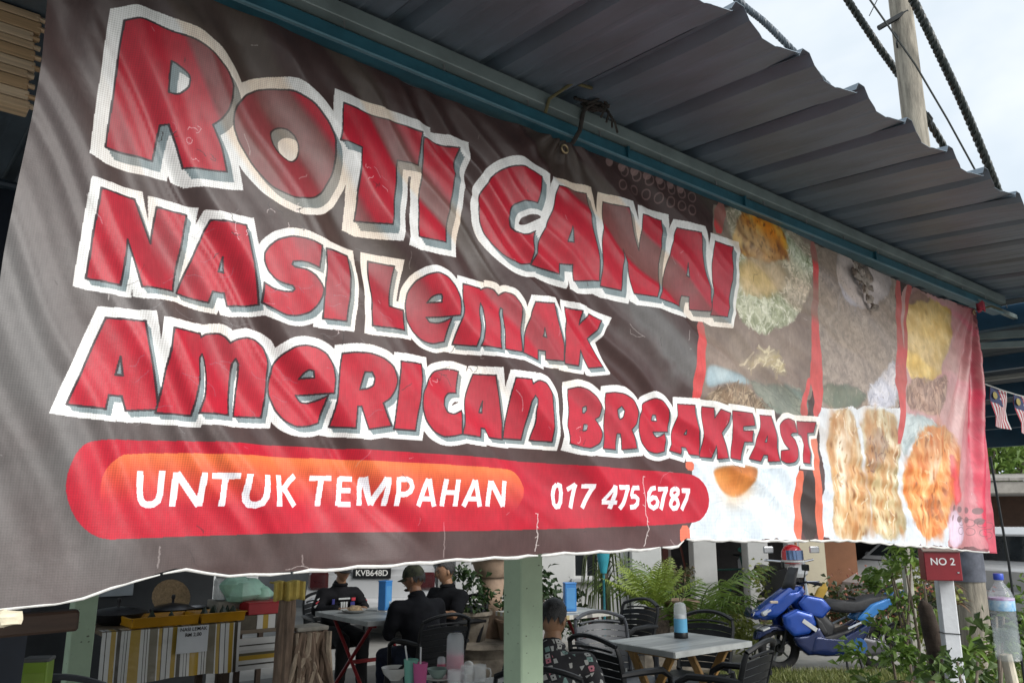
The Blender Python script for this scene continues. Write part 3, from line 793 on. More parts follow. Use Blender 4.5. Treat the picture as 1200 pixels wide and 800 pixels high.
    for row in PANELS.strip().split('\n'):
        nm, t = row.split('|')
        if nm in style:
            ca, cb, cell, sx, sy = style[nm]
            big = nm.startswith(('plate', 'panel', 'low', 'wht'))
            p = poly(t, 0 if big else 2)
            wn_, sl = winding([p])
            m = (wn_ != 0)
            h, w = m.shape
            sd_ += 1
            c = mottle(c8(*ca), c8(*cb), sl, cell, sd_, sx, sy)
            if big:
                blend(m, sl, c)
            else:
                r_ = int(max(6, min(h, w) * .16))
                body = blur(m, r_)                          # rounded form of the photographed food
                gx = np.clip((body - np.roll(body, r_ // 2, 1) - .6 * (np.roll(body, r_ // 2, 0) - body)) * 1.0, -.5, .5)
                c = c * (.74 + .34 * np.clip(body, 0, 1) + .32 * gx)[..., None]
                soft = nm in ('roti1b', 'bread3b', 'bread3c', 'roti2b', 'cream1', 'chick2')
                blend(blur(m, 12 if soft else 4), sl, np.clip(c, 0, 1), .62 if soft else 1.0)
                if nm in ('rice1', 'meat1', 'meat3', 'bread3c'):
                    q = vnoise(h, w, 9 if nm == 'rice1' else 16, 3, .8, 1.5, sd_ + 100)
                    blend(blur(m & (q < .36), 2), sl, c8(*ca) * .7, .38)
                    blend(blur(m & (q > .66), 2), sl, np.minimum(c8(*cb) * 1.1, 1), .45)
        elif nm.startswith('rib'):
            if not warped[0]:
                food_detail(); warp()
            wn_, sl = winding([poly(t, 1)])
            c = c8(52, 42, 40) if nm == 'rib2e' else (c8(214, 108, 82) if nm in ('rib1c', 'rib1d', 'rib2c', 'rib2d') else c8(204, 70, 70))
            blend(wn_ != 0, sl, c)
        elif nm in ('dotf', 'dotg'):
            wn_, sl = winding([poly(t, 2)])
            blend(wn_ != 0, sl, c8(150, 122, 118) if nm == 'dotf' else c8(112, 90, 92), .8)
        else:
            M, sl = stroke(chaikin(topx(parse(t)), 2), 5.0 if nm == 'dotr' else 3.0, True)
            blend(M, sl, c8(150, 122, 118) if nm == 'dotr' else c8(92, 70, 72), .6)
    # ---------- order strip
    wn_, sl = winding([poly(PILL, 1)])
    h, w = wn_.shape
    blend(wn_ != 0, sl, c8(174, 20, 42))
    wn_, sl = winding([poly(INNER, 1)])
    h, w = wn_.shape
    g = np.clip((np.linspace(0, 1, h) - .30) / .62, 0, 1)[:, None, None]
    fade = np.clip((np.linspace(0, 1, h) - .02) / .4, 0, 1)[:, None]
    blend((wn_ != 0) * fade, sl, (c8(178, 26, 44) * (1 - g) + c8(222, 112, 62) * g) * np.ones((h, w, 1), np.float32))
    for row in STROKES.strip().split('\n'):
        wd, t = row.split('|')
        p = topx(parse(t))
        M, sl = stroke(p, float(wd) * PX / 1000 * 1.06, butt=True)
        blend(M, sl, c8(232, 230, 236))
    # ---------- headline letters
    LT = []
    for row in LETTERS.strip().split('\n'):
        q = row.split('|')
        LT.append((int(q[0]), [soften(ccw(topx(parse(t)))) if i == 0 else soften(topx(parse(t))) for i, t in enumerate(q[1:])]))
    cfg = {1: (24, 14, (15, -17)), 2: (17, 9, (9, -10)), 3: (18, 9, (9, -10)), 4: (19, 10, (8, -9))}
    wn2 = (n2 - .5)
    for line in (1, 2, 3, 4):
        bo, bs, sh = cfg[line]
        sh = np.array(sh, float)
        grp = [l for k, l in LT if k == line]
        for l in grp:
            for p, r_ in [(l[0], bo)] + [(l[0] + sh * t_, bo + (bs - bo) * t_) for t_ in (.2, .4, .6, .8, 1.0)]:
                wn_, sl = winding([offset(p, r_)])
                blend(wn_ < 0, sl, c8(232, 231, 228))
        for l in grp:
            for t in (.25, .5, .75, 1.0):
                wn_, sl = winding([q + sh * t for q in l])
                blend(wn_ % 2 != 0, sl, c8(126, 139, 142))
        for l in grp:
            wn_, sl = winding(l)
            blend(wn_ % 2 != 0, sl, c8(172, 27, 46))
            for q in l:
                M, s2 = stroke(q, 3.4 if line < 4 else 3.0, True)
                blend(M, s2, c8(40, 30, 34), .9)
    # ---------- wear, and sheen painted into the print
    # dull olive film along some of the folds, thickest in the upper half
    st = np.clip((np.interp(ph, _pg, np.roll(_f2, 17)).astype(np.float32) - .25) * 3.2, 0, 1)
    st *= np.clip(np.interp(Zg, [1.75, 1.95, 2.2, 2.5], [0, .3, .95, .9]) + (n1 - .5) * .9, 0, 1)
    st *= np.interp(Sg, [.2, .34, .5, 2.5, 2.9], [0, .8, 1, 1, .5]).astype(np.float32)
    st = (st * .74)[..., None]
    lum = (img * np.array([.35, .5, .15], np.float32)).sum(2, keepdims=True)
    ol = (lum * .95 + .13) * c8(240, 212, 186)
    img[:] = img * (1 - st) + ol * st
    lo = np.clip(np.interp(Sg, [1.7, 2.0, 3.4, 3.7], [0, .75, .75, 0]) * np.interp(Zg, [1.72, 1.85, 2.27, 2.30, 2.4], [0, .9, .9, .35, 0]), 0, 1)  # pale haze of sheen painted over the food pictures
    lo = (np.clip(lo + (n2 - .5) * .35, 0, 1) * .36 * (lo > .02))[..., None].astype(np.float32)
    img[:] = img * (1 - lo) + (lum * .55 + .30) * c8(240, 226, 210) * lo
    # weave
    wv = .5 + .25 * np.sin(xx * 1.65) + .25 * np.sin(yy * 1.65)
    dk = np.clip(.45 - lum, 0, 1) * np.clip((.62 - wv) * 4, 0, 1)[..., None] * (.4 + n2)[..., None]
    img += dk * .21 * c8(240, 232, 228)
    img *= (1 + (wv - .5)[..., None] * .24 + ((vnoise(PH, PW, 3, 1, 1, 6, 8) - .5) * .07)[..., None] + ((n3 - .5) * .12)[..., None])
    # scuffs on the dark ground, creases and torn cracks
    rs = np.random.RandomState(3)
    for k in range(170):
        x, y = rs.rand() * PW, rs.rand() * PH
        L_ = 8 + rs.rand() ** 3 * 60
        a = rs.choice([1.57, 0.0, -.9]) + rs.randn() * .3
        p = [np.array([x, y])]
        for _ in range(5):
            a += rs.randn() * .35
            p.append(p[-1] + np.array([math.cos(a), math.sin(a)]) * L_ / 5)
        M, sl = stroke(p, 1.1 + rs.rand() * .8)
        if M.size: blend(M, sl, c8(206, 200, 196) if rs.rand() < .6 else c8(50, 42, 42), .25 + .4 * rs.rand())
    for (x, y, n_) in ((380, 2215, 9), (560, 2140, 10), (760, 2250, 5), (470, 2060, 6), (920, 1880, 6), (1010, 1885, 6), (690, 1905, 5), (1330, 1760, 6)):
        for k in range(n_):
            c = topx(np.array([[x + rs.randn() * 22, y + rs.randn() * 16]]))[0]
            a = rs.rand() * 6.28
            p = [c]
            for _ in range(6):
                a += rs.randn() * .8
                p.append(p[-1] + np.array([math.cos(a), math.sin(a)]) * (1.5 + rs.rand() * 4))
            M, sl = stroke(p, 1.2)
            if M.size: blend(M, sl, c8(44, 38, 38) if k % 2 else c8(228, 214, 212), .75)
    for k in range(60):   # fine cracking on the white keylines of the two left lines
        c = topx(np.array([[300 + rs.rand() * 500, 1700 + rs.rand() * 420]]))[0]
        p = [c]
        a = rs.randn() * .25
        for _ in range(5):
            a += rs.randn() * .4
            p.append(p[-1] + np.array([math.cos(a), math.sin(a)]) * (4 + rs.rand() * 5))
        M, sl = stroke(p, 1.2)
        if M.size: blend(M, sl, c8(150, 152, 156), .35)
    for ci, row in enumerate(CRACKS.strip().split('\n')):
        p = topx(parse(row))
        q = [p[0]]
        for i in range(len(p) - 1):
            for t in np.linspace(0, 1, 7)[1:]:
                q.append(p[i] * (1 - t) + p[i + 1] * t + rs.randn(2) * np.array([1.2, .6]))
        M, sl = stroke(q, 2.8)
        blend(M, sl, c8(206, 198, 194), .8 if ci < 2 else .35)
        for c in (q[::5] if ci < 2 else []):
            M, sl = stroke([c, c + np.array([rs.choice([-1, 1]) * (4 + rs.rand() * 6), rs.randn() * 3])], 1.6)
            blend(M, sl, c8(220, 212, 208), .8)
    np.clip(img, .01, .97, out=img)
    im = bpy.data.images.new("banner_print", PW, PH, alpha=False, float_buffer=False)
    buf = np.ones((PH, PW, 4), np.float32)
    buf[..., :3] = img
    im.pixels.foreach_set(buf.ravel())
    im.update()
    return im

def banner_material(im):
    m = bpy.data.materials.new("printed_vinyl")
    m.use_nodes = True
    nt = m.node_tree
    b = nt.nodes["Principled BSDF"]
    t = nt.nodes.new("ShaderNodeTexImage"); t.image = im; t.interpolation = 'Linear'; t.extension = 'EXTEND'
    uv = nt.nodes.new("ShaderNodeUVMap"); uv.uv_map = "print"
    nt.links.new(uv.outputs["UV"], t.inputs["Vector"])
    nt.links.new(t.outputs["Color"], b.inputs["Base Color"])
    b.inputs["Roughness"].default_value = .40
    b.inputs["Specular IOR Level"].default_value = .45
    tc = nt.nodes.new("ShaderNodeTexCoord")
    n = nt.nodes.new("ShaderNodeTexNoise"); n.inputs["Scale"].default_value = 9; n.inputs["Detail"].default_value = 5
    rp = nt.nodes.new("ShaderNodeMapRange"); rp.inputs[3].default_value = .31; rp.inputs[4].default_value = .50
    nt.links.new(tc.outputs["Object"], n.inputs["Vector"]); nt.links.new(n.outputs["Fac"], rp.inputs[0]); nt.links.new(rp.outputs[0], b.inputs["Roughness"])
    # coated cloth relief
    n2 = nt.nodes.new("ShaderNodeTexNoise"); n2.inputs["Scale"].default_value = 42; n2.inputs["Detail"].default_value = 6
    wv = nt.nodes.new("ShaderNodeTexNoise"); wv.inputs["Scale"].default_value = 420; wv.inputs["Detail"].default_value = 1
    ad = nt.nodes.new("ShaderNodeMath"); ad.operation = 'MULTIPLY_ADD'; ad.inputs[1].default_value = .22
    nt.links.new(tc.outputs["Object"], n2.inputs["Vector"]); nt.links.new(tc.outputs["Object"], wv.inputs["Vector"])
    nt.links.new(wv.outputs["Fac"], ad.inputs[0]); nt.links.new(n2.outputs["Fac"], ad.inputs[2])
    bp = nt.nodes.new("ShaderNodeBump"); bp.inputs["Strength"].default_value = .09; bp.inputs["Distance"].default_value = .006
    nt.links.new(ad.outputs[0], bp.inputs["Height"]); nt.links.new(bp.outputs["Normal"], b.inputs["Normal"])
    tr = nt.nodes.new("ShaderNodeBsdfTranslucent")
    nt.links.new(t.outputs["Color"], tr.inputs["Color"])
    mx = nt.nodes.new("ShaderNodeMixShader"); mx.inputs[0].default_value = .13
    nt.links.new(b.outputs["BSDF"], mx.inputs[1]); nt.links.new(tr.outputs["BSDF"], mx.inputs[2])
    nt.links.new(mx.outputs["Shader"], nt.nodes["Material Output"].inputs["Surface"])
    return m

def build_banner():
    root = thing("banner", "large weathered brown vinyl banner with red and white roti canai lettering hung under the awning", "banner", SQ(0, 0, 0), ROT)
    nu, nv = 620, 190
    u = np.linspace(0, 1, nu + 1); v = np.linspace(0, 1, nv + 1)
    U, V = np.meshgrid(u, v)
    z = zbot(.13 + U * 3.65) * (1 - V) + ztop(.13 + U * 3.72) * V
    s = .13 + U * (sright(z) - .13)
    z = zbot(s) * (1 - V) + ztop(s) * V
    s = .13 + U * (sright(z) - .13) + .006 * np.sin(z * 9) * (1 - U) ** 8
    d = folds(s, z)
    co = np.stack([s, -d, z], -1).reshape(-1, 3)      # local y points behind the banner
    me = bpy.data.meshes.new("sheet")
    idx = np.arange((nu + 1) * (nv + 1)).reshape(nv + 1, nu + 1)
    q = np.stack([idx[:-1, :-1], idx[:-1, 1:], idx[1:, 1:], idx[1:, :-1]], -1).reshape(-1, 4)
    me.vertices.add(len(co)); me.vertices.foreach_set("co", co.ravel().astype(np.float32))
    me.loops.add(q.size); me.loops.foreach_set("vertex_index", q.ravel().astype(np.int32))
    me.polygons.add(len(q)); me.polygons.foreach_set("loop_start", np.arange(0, q.size, 4, dtype=np.int32))
    me.polygons.foreach_set("use_smooth", np.ones(len(q), bool))
    uvl = me.uv_layers.new(name="print")
    uvs = np.stack([(s.ravel() - S0) / (S1 - S0), (z.ravel() - Z0) / (Z1 - Z0)], -1)[q.ravel()]
    uvl.data.foreach_set("uv", uvs.ravel().astype(np.float32))
    me.update(calc_edges=True); me.validate()
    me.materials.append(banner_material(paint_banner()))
    o = bpy.data.objects.new("sheet", me); COL.objects.link(o); o.parent = root
    # turned-up white hem along the bottom, split where it has torn
    hm = mat("white_hem", (.60, .59, .565), .55, var=.12, scale=30, bump=.3, bscale=60)
    for a, b_, r_ in ((.14, .40, .0035), (.405, .62, 0.0040), (.625, 1.205, 0.0054), (1.215, 1.60, 0.0056), (1.61, 1.70, .006), (1.715, 2.30, 0.0065), (2.31, 2.84, 0.0061), (2.85, 3.30, .007), (3.31, 3.62, .005)):
        ss = np.linspace(a, b_, max(4, int((b_ - a) / .03)))
        pts = []
        for k, x in enumerate(ss):
            zz = float(zbot(x)) - r_ * .55 + .002 * math.sin(x * 60)
            pts.append((x, -float(folds(np.array(x), np.array(zz + .01))) + .002, zz))
        MB().tube(pts, [r_ * (.45 if k in (0, len(pts) - 1) else 1 + .12 * math.sin(k * 1.7)) for k in range(len(pts))], 8, True, .7).build("hem", hm, root, True)
    ey = mat("brass_eyelet", (.35, .27, .16), .4, .8, scale=60)
    for x, z_ in ((.2, 2.49), (1.305, 2.497), (3.83, 2.482)):
        y = -float(folds(np.array(x), np.array(z_)))
        mb = MB()
        for k in range(16):
            a = 2 * math.pi * k / 16; a2 = 2 * math.pi * (k + 1) / 16
            mb.tube([(x + .011 * math.cos(a), y - .003, z_ + .011 * math.sin(a)), (x + .011 * math.cos(a2), y - .003, z_ + .011 * math.sin(a2))], .003, 6, False)
        mb.build("eyelet", ey, root, True)
    # torn, curled scraps of vinyl under the second right-hand fixing
    sc = mat("torn_vinyl", (.30, .25, .21), .6, var=.5, scale=50)
    rs = random.Random(4)
    for k in range(9):
        x = 2.74 + rs.random() * .13; z_ = 2.46 - rs.random() * .15
        y = -float(folds(np.array(x), np.array(z_))) - .004
        mb = MB(); vs = []
        for i in range(5):
            for j in range(3):
                vs.append((x + (i - 2) * .012 + rs.uniform(-.006, .006), y - .022 * abs(math.sin(i * 1.1 + k)) - rs.uniform(0, .01), z_ + (j - 1) * .014 + rs.uniform(-.006, .006) - (i - 2) * .008))
        mb.add(vs, [(i * 3 + j, i * 3 + j + 1, i * 3 + j + 4, i * 3 + j + 3) for i in range(4) for j in range(2)])
        mb.build("torn_flap", sc, root, True)
    return root
build_banner()
# ================================================================ GROUND AND LARGE STRUCTURE
def ground_sheet():
    m = mat("bare_earth", (.27, .265, .25), .95, var=.3, scale=.6, bump=.4, bscale=8)
    MB().quad((-150, -60, 0), (150, -60, 0), (150, 300, 0), (-150, 300, 0)).build("ground", m)["kind"] = 'structure'
    # stall floor: worn concrete
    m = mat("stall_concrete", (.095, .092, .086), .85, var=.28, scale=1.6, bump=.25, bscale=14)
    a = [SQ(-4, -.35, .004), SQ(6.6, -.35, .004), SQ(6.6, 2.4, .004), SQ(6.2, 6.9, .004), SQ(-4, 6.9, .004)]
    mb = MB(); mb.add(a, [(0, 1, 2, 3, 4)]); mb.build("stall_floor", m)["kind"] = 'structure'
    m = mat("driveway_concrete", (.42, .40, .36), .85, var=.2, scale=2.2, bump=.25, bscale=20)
    MB().quad((2.0, 8.95, .005), (26, 8.9, .005), (26, 12.9, .005), (-3, 12.9, .005)).build("driveway", m)["kind"] = 'structure'
    m = mat("path_concrete", (.30, .285, .26), .88, var=.25, scale=1.5, bump=.3, bscale=16)
    MB().quad((1.9, 5.6, .006), (5.3, 5.4, .006), (5.6, 8.36, .006), (2.15, 8.40, .006)).build("path", m)["kind"] = 'structure'
ground_sheet()

# ---------------------------------------------------------------- corrugated awning and roof
def build_roof():
    root = thing("awning", "dark grey corrugated metal awning roof jutting out over the banner", "awning", SQ(0, 0, 0), ROT)
    m = mat("roof_underside", (.15, .20, .25), .46, .25, scale=3.2, bump=.10, bscale=10, spec=.5, col2=(.10, .128, .152), stretch=(3.2, .8, 1))
    QO, QI, SL, ZB, PIT, T = -.555, 6.3, .085, 2.617, .25, .0012
    prof = [(0, 0), (.018, .025), (.046, .025), (.064, 0), (.112, .000), (.118, .0015), (.128, .0015), (.134, .0), (.182, 0), (.188, .0015), (.198, .0015), (.204, 0), (.25, 0), (.256, .004)]
    def panel(var):
        rr = random.Random(var)
        mb = MB(); rows = 7
        vs = []; fs = []
        for i in range(rows + 1):
            t = (i / rows) ** 2.2
            q = QO + (QI - QO) * t
            droop = .006 * rr.uniform(-1, 1) if i == 0 else 0
            for x, h in prof:
                jag = 0
                if i == 0:
                    pan = .5 - .5 * math.cos(2 * math.pi * (x - .064) / .186) if x > .064 else 0
                    jag = -.008 * (1 - pan) + .012 * pan
                    droop2 = -.004 * pan
                else: droop2 = 0
                vs.append((x, q + jag, ZB + SL * q + h + droop + droop2))
        n = len(prof)
        for i in range(rows):
            for j in range(n - 1):
                fs.append((i * n + j, i * n + j + 1, (i + 1) * n + j + 1, (i + 1) * n + j))
        k = len(vs)
        vs += [(x, y, z + T) for x, y, z in vs]
        fs += [tuple(k + a for a in f[::-1]) for f in fs]
        for j in range(n - 1): fs.append((j + 1, j, k + j, k + j + 1))
        mb.add(vs, fs)
        return mb.mesh("roof_panel", m)
    ms = [panel(i) for i in range(5)]
    off = 1.28 - .03
    for i in range(-14, 12):
        o = bpy.data.objects.new("roof_panel", ms[i % 5]); COL.objects.link(o)
        o.parent = root; o.location = (off + i * PIT, 0, (.0016 if i % 2 else 0))
    blue = mat("blue_steel", (.028, .12, .165), .35, .2, var=.3, scale=7, bump=.06, bscale=30)
    lip = mat("blue_steel_highlight", (.16, .30, .36), .3, .3, var=.2, scale=9)  # paler blue puts the highlight of the lower edge into the colour
    grey = mat("grey_purlin", (.20, .245, .24), .5, .3, var=.2, scale=8, bump=.05)
    MB().box((.9, .0, 2.541), (6.46, .044, .040), None, .003).build("beam", blue, root)
    MB().box((.9, -.0265, 2.5225), (6.46, .008, .0045)).build("beam_lip", lip, root)
    MB().box((.9, -.024, 2.583), (6.44, .046, .036), None, .002).build("purlin", grey, root)
    MB().box((.9, 3.0, 2.825), (6.4, .06, .08)).build("purlin", grey, root)
    MB().box((.9, 5.4, 3.03), (6.4, .06, .08)).build("purlin", grey, root)
    for x in (-2.3, -.9, 1.75, 3.0, 4.06):
        mb = MB(); mb.tube([(x, -.52, 2.599), (x, 0.05, 2.645)] if False else [(x, .06, 2.586), (x, 6.2, 3.112)], .025, 6)
        mb.build("rafter", blue, root)
    # screw tips under the purlin
    sc = mat("screw_steel", (.3, .3, .3), .4, .9)
    for i in range(-8, 12):
        x = off + i * PIT + .15
        MB().tube([(x, -.036, 2.566), (x + .002, -.037, 2.550)], .0022, 5).build("screw", sc, root)
    for x in (1.52, 2.06, 2.9):
        MB().box((x, -.026, 2.543), (.006, .010, .036)).build("bracket", blue, root)
    return root
build_roof()

# ---------------------------------------------------------------- posts carrying the roof
def post(loc, h, w, label, name="green_post"):
    t = thing(name, label, "post", loc, ROT)
    g = mat("mint_paint", (.45, .58, .41), .8, var=.10, scale=3.5, bump=.25, bscale=22)
    MB().box((0, 0, h / 2), (w, w, h), None, .006).build("shaft", g, t)
    MB().box((0, 0, .05), (w + .03, w + .03, .1), None, .01).build("plinth", g, t)
    dk = mat("chipped_paint", (.17, .2, .14), .9, var=.3, scale=20)
    rr = random.Random(3)
    mb = MB()
    for k in range(60):       # chips and dark pits in the plaster
        f = rr.random() < .5
        u = rr.uniform(-w * .42, w * .42); z = rr.uniform(.6, 2.2); a = .0016 + rr.random() ** 3 * .005
        c = (u, -w / 2 - .0004, z) if f else (-w / 2 - .0004, u, z)
        n = 6; vs = []
        for i in range(n):
            an = 2 * math.pi * i / n; rad = a * rr.uniform(.5, 1.2)
            e, g_ = rad * math.cos(an) * 1.6, rad * math.sin(an)
            vs.append((c[0] + e, c[1], c[2] + g_) if f else (c[0], c[1] + e, c[2] + g_))
        mb.add(vs, [tuple(range(n))])
    o = mb.build("paint_chip", dk, t); o['kind'] = 'stuff'
    return t
post((.05, 3.72, 0), 2.75, .128, "pale green square plastered post in front of the seated person in the patterned shirt")
post((-2.83, 5.5, 0), 3.0, .14, "pale green square post in the shade beside the striped food counter")
# ================================================================ LEFT SIDE: blind, tarpaulin, food counter
def build_left():
    wood = [mat("cane_slat_%s" % n, c, .6, var=.25, scale=3, bump=.1, bscale=30, stretch=(1, 30, 30)) for n, c in (("a", (.72, .54, .34)), ("b", (.78, .62, .42)), ("c", (.62, .43, .24)))]
    t = thing("wooden_blind", "raised blind of pale brown wooden slats behind the banner top left corner", "blind", SQ(.175, .52, 0), ROT)
    z = 2.425
    for k in range(10):
        h = .0235 + .004 * ((k * 7) % 3 - 1)
        x1 = -.004 * ((k * 5) % 4)
        MB().box((-.62 + x1, .006 * ((k * 3) % 3 - 1), z + h / 2), (1.24, .05, h - .0018), None, .002).build("slat", wood[k % 3], t)
        MB().tube([(x1 - .008, -.026, z + h / 2), (x1 + .012, -.024, z + h / 2)], .006, 7).build("peg", wood[(k + 1) % 3], t)
        z += h
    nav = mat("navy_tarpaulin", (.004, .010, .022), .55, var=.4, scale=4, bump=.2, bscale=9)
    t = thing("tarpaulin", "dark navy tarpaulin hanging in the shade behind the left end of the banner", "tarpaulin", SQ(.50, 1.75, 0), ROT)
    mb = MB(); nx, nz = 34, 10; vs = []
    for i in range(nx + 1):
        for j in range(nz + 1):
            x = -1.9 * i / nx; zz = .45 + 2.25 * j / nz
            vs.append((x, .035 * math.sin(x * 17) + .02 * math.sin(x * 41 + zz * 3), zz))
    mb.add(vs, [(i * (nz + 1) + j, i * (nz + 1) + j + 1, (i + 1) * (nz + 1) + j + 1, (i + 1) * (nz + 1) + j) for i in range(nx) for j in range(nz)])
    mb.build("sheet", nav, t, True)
    MB().tube([(-1.95, 0, 2.71), (.03, 0, 2.71)], .016, 8).build("rail", mat("tarp_rail", (.06, .09, .12), .4, .4), t)
    br = mat("dark_brown_timber", (.055, .030, .018), .6, var=.3, scale=3, bump=.15, bscale=18, stretch=(1, 14, 14))
    t = thing("timber_rail", "dark brown timber rail low behind the bottom left edge of the banner", "timber", SQ(.44, .95, 1.31), ROT)
    MB().box((-.27, 0, -.005), (.62, .05, .05), RY(R(-1)), .006).build("plank", br, t)
    MB().box((-.52, 0, -.66), (.045, .045, 1.25), None, .004).build("upright", br, t)
    MB().box((-.40, .03, -.66), (.045, .045, 1.25), None, .004).build("upright", br, t)
    # cream rag knotted at the lower left corner
    rag = mat("cream_rag", (.62, .56, .42), .9, var=.15, scale=20, bump=.4, bscale=30)
    t = thing("rag_tie", "cream rag knotted through the bottom left corner of the banner with frayed ends", "rag", SQ(.185, -.045, 1.42), ROT)
    rr = random.Random(2)
    def lump(sx, sy, sz, seed):
        r2 = random.Random(seed); vs = []; n, m_ = 10, 7
        ph_ = [r2.uniform(0, 6) for _ in range(4)]
        for j in range(m_ + 1):
            a = math.pi * j / m_
            for i in range(n):
                b_ = 2 * math.pi * i / n
                k = 1 + .18 * math.sin(3 * b_ + ph_[0]) * math.sin(a) + .15 * math.sin(5 * a + ph_[1] + b_) + r2.uniform(-.07, .07)
                vs.append((sx * k * math.sin(a) * math.cos(b_), sy * k * math.sin(a) * math.sin(b_), sz * k * math.cos(a)))
        return vs, [(j * n + i, j * n + (i + 1) % n, (j + 1) * n + (i + 1) % n, (j + 1) * n + i) for j in range(m_) for i in range(n)]
    mb = MB(); mb.add(*lump(.020, .012, .011, 3)); mb.build("knot", rag, t, True)
    mb = MB(); v, f = lump(.014, .012, .014, 5); mb.add([(x - .045, y, z_ + .045) for x, y, z_ in v], f); mb.build("loop", rag, t, True)
    for k in range(3):
        mb = MB(); pts = [(-.05 - .01 * k, 0, -.02 - .02 * k)]
        for i in range(5): pts.append((pts[-1][0] + rr.uniform(.0, .012), rr.uniform(-.01, .01), pts[-1][2] - .028))
        mb.tube(pts, [.01, .009, .008, .007, .005, .002], 6); mb.build("tail", rag, t, True)
    return lump
lump = build_left()

def table_top_local(t, w, d, z, m_list, edge, nplank=5):
    """planked top: boards side by side with dark joints and an edging strip"""
    bw = d / nplank
    for i in range(nplank):
        MB().box((0, -d / 2 + bw * (i + .5), z - .012), (w - .012, bw - .004, .024), None, .002).build("board", m_list[i % len(m_list)], t)
    MB().box((0, 0, z - .0275), (w - .02, d - .02, .006)).build("underlay", m_list[0], t)
    for sx, sy, cx, cy in ((w, .010, 0, -d / 2 - .0045), (w, .010, 0, d / 2 + .0045), (.010, d, -w / 2 + .0005, 0), (.010, d, w / 2 - .0005, 0)):
        MB().box((cx, cy, z - .020), (sx, sy, .036)).build("edging", edge, t)

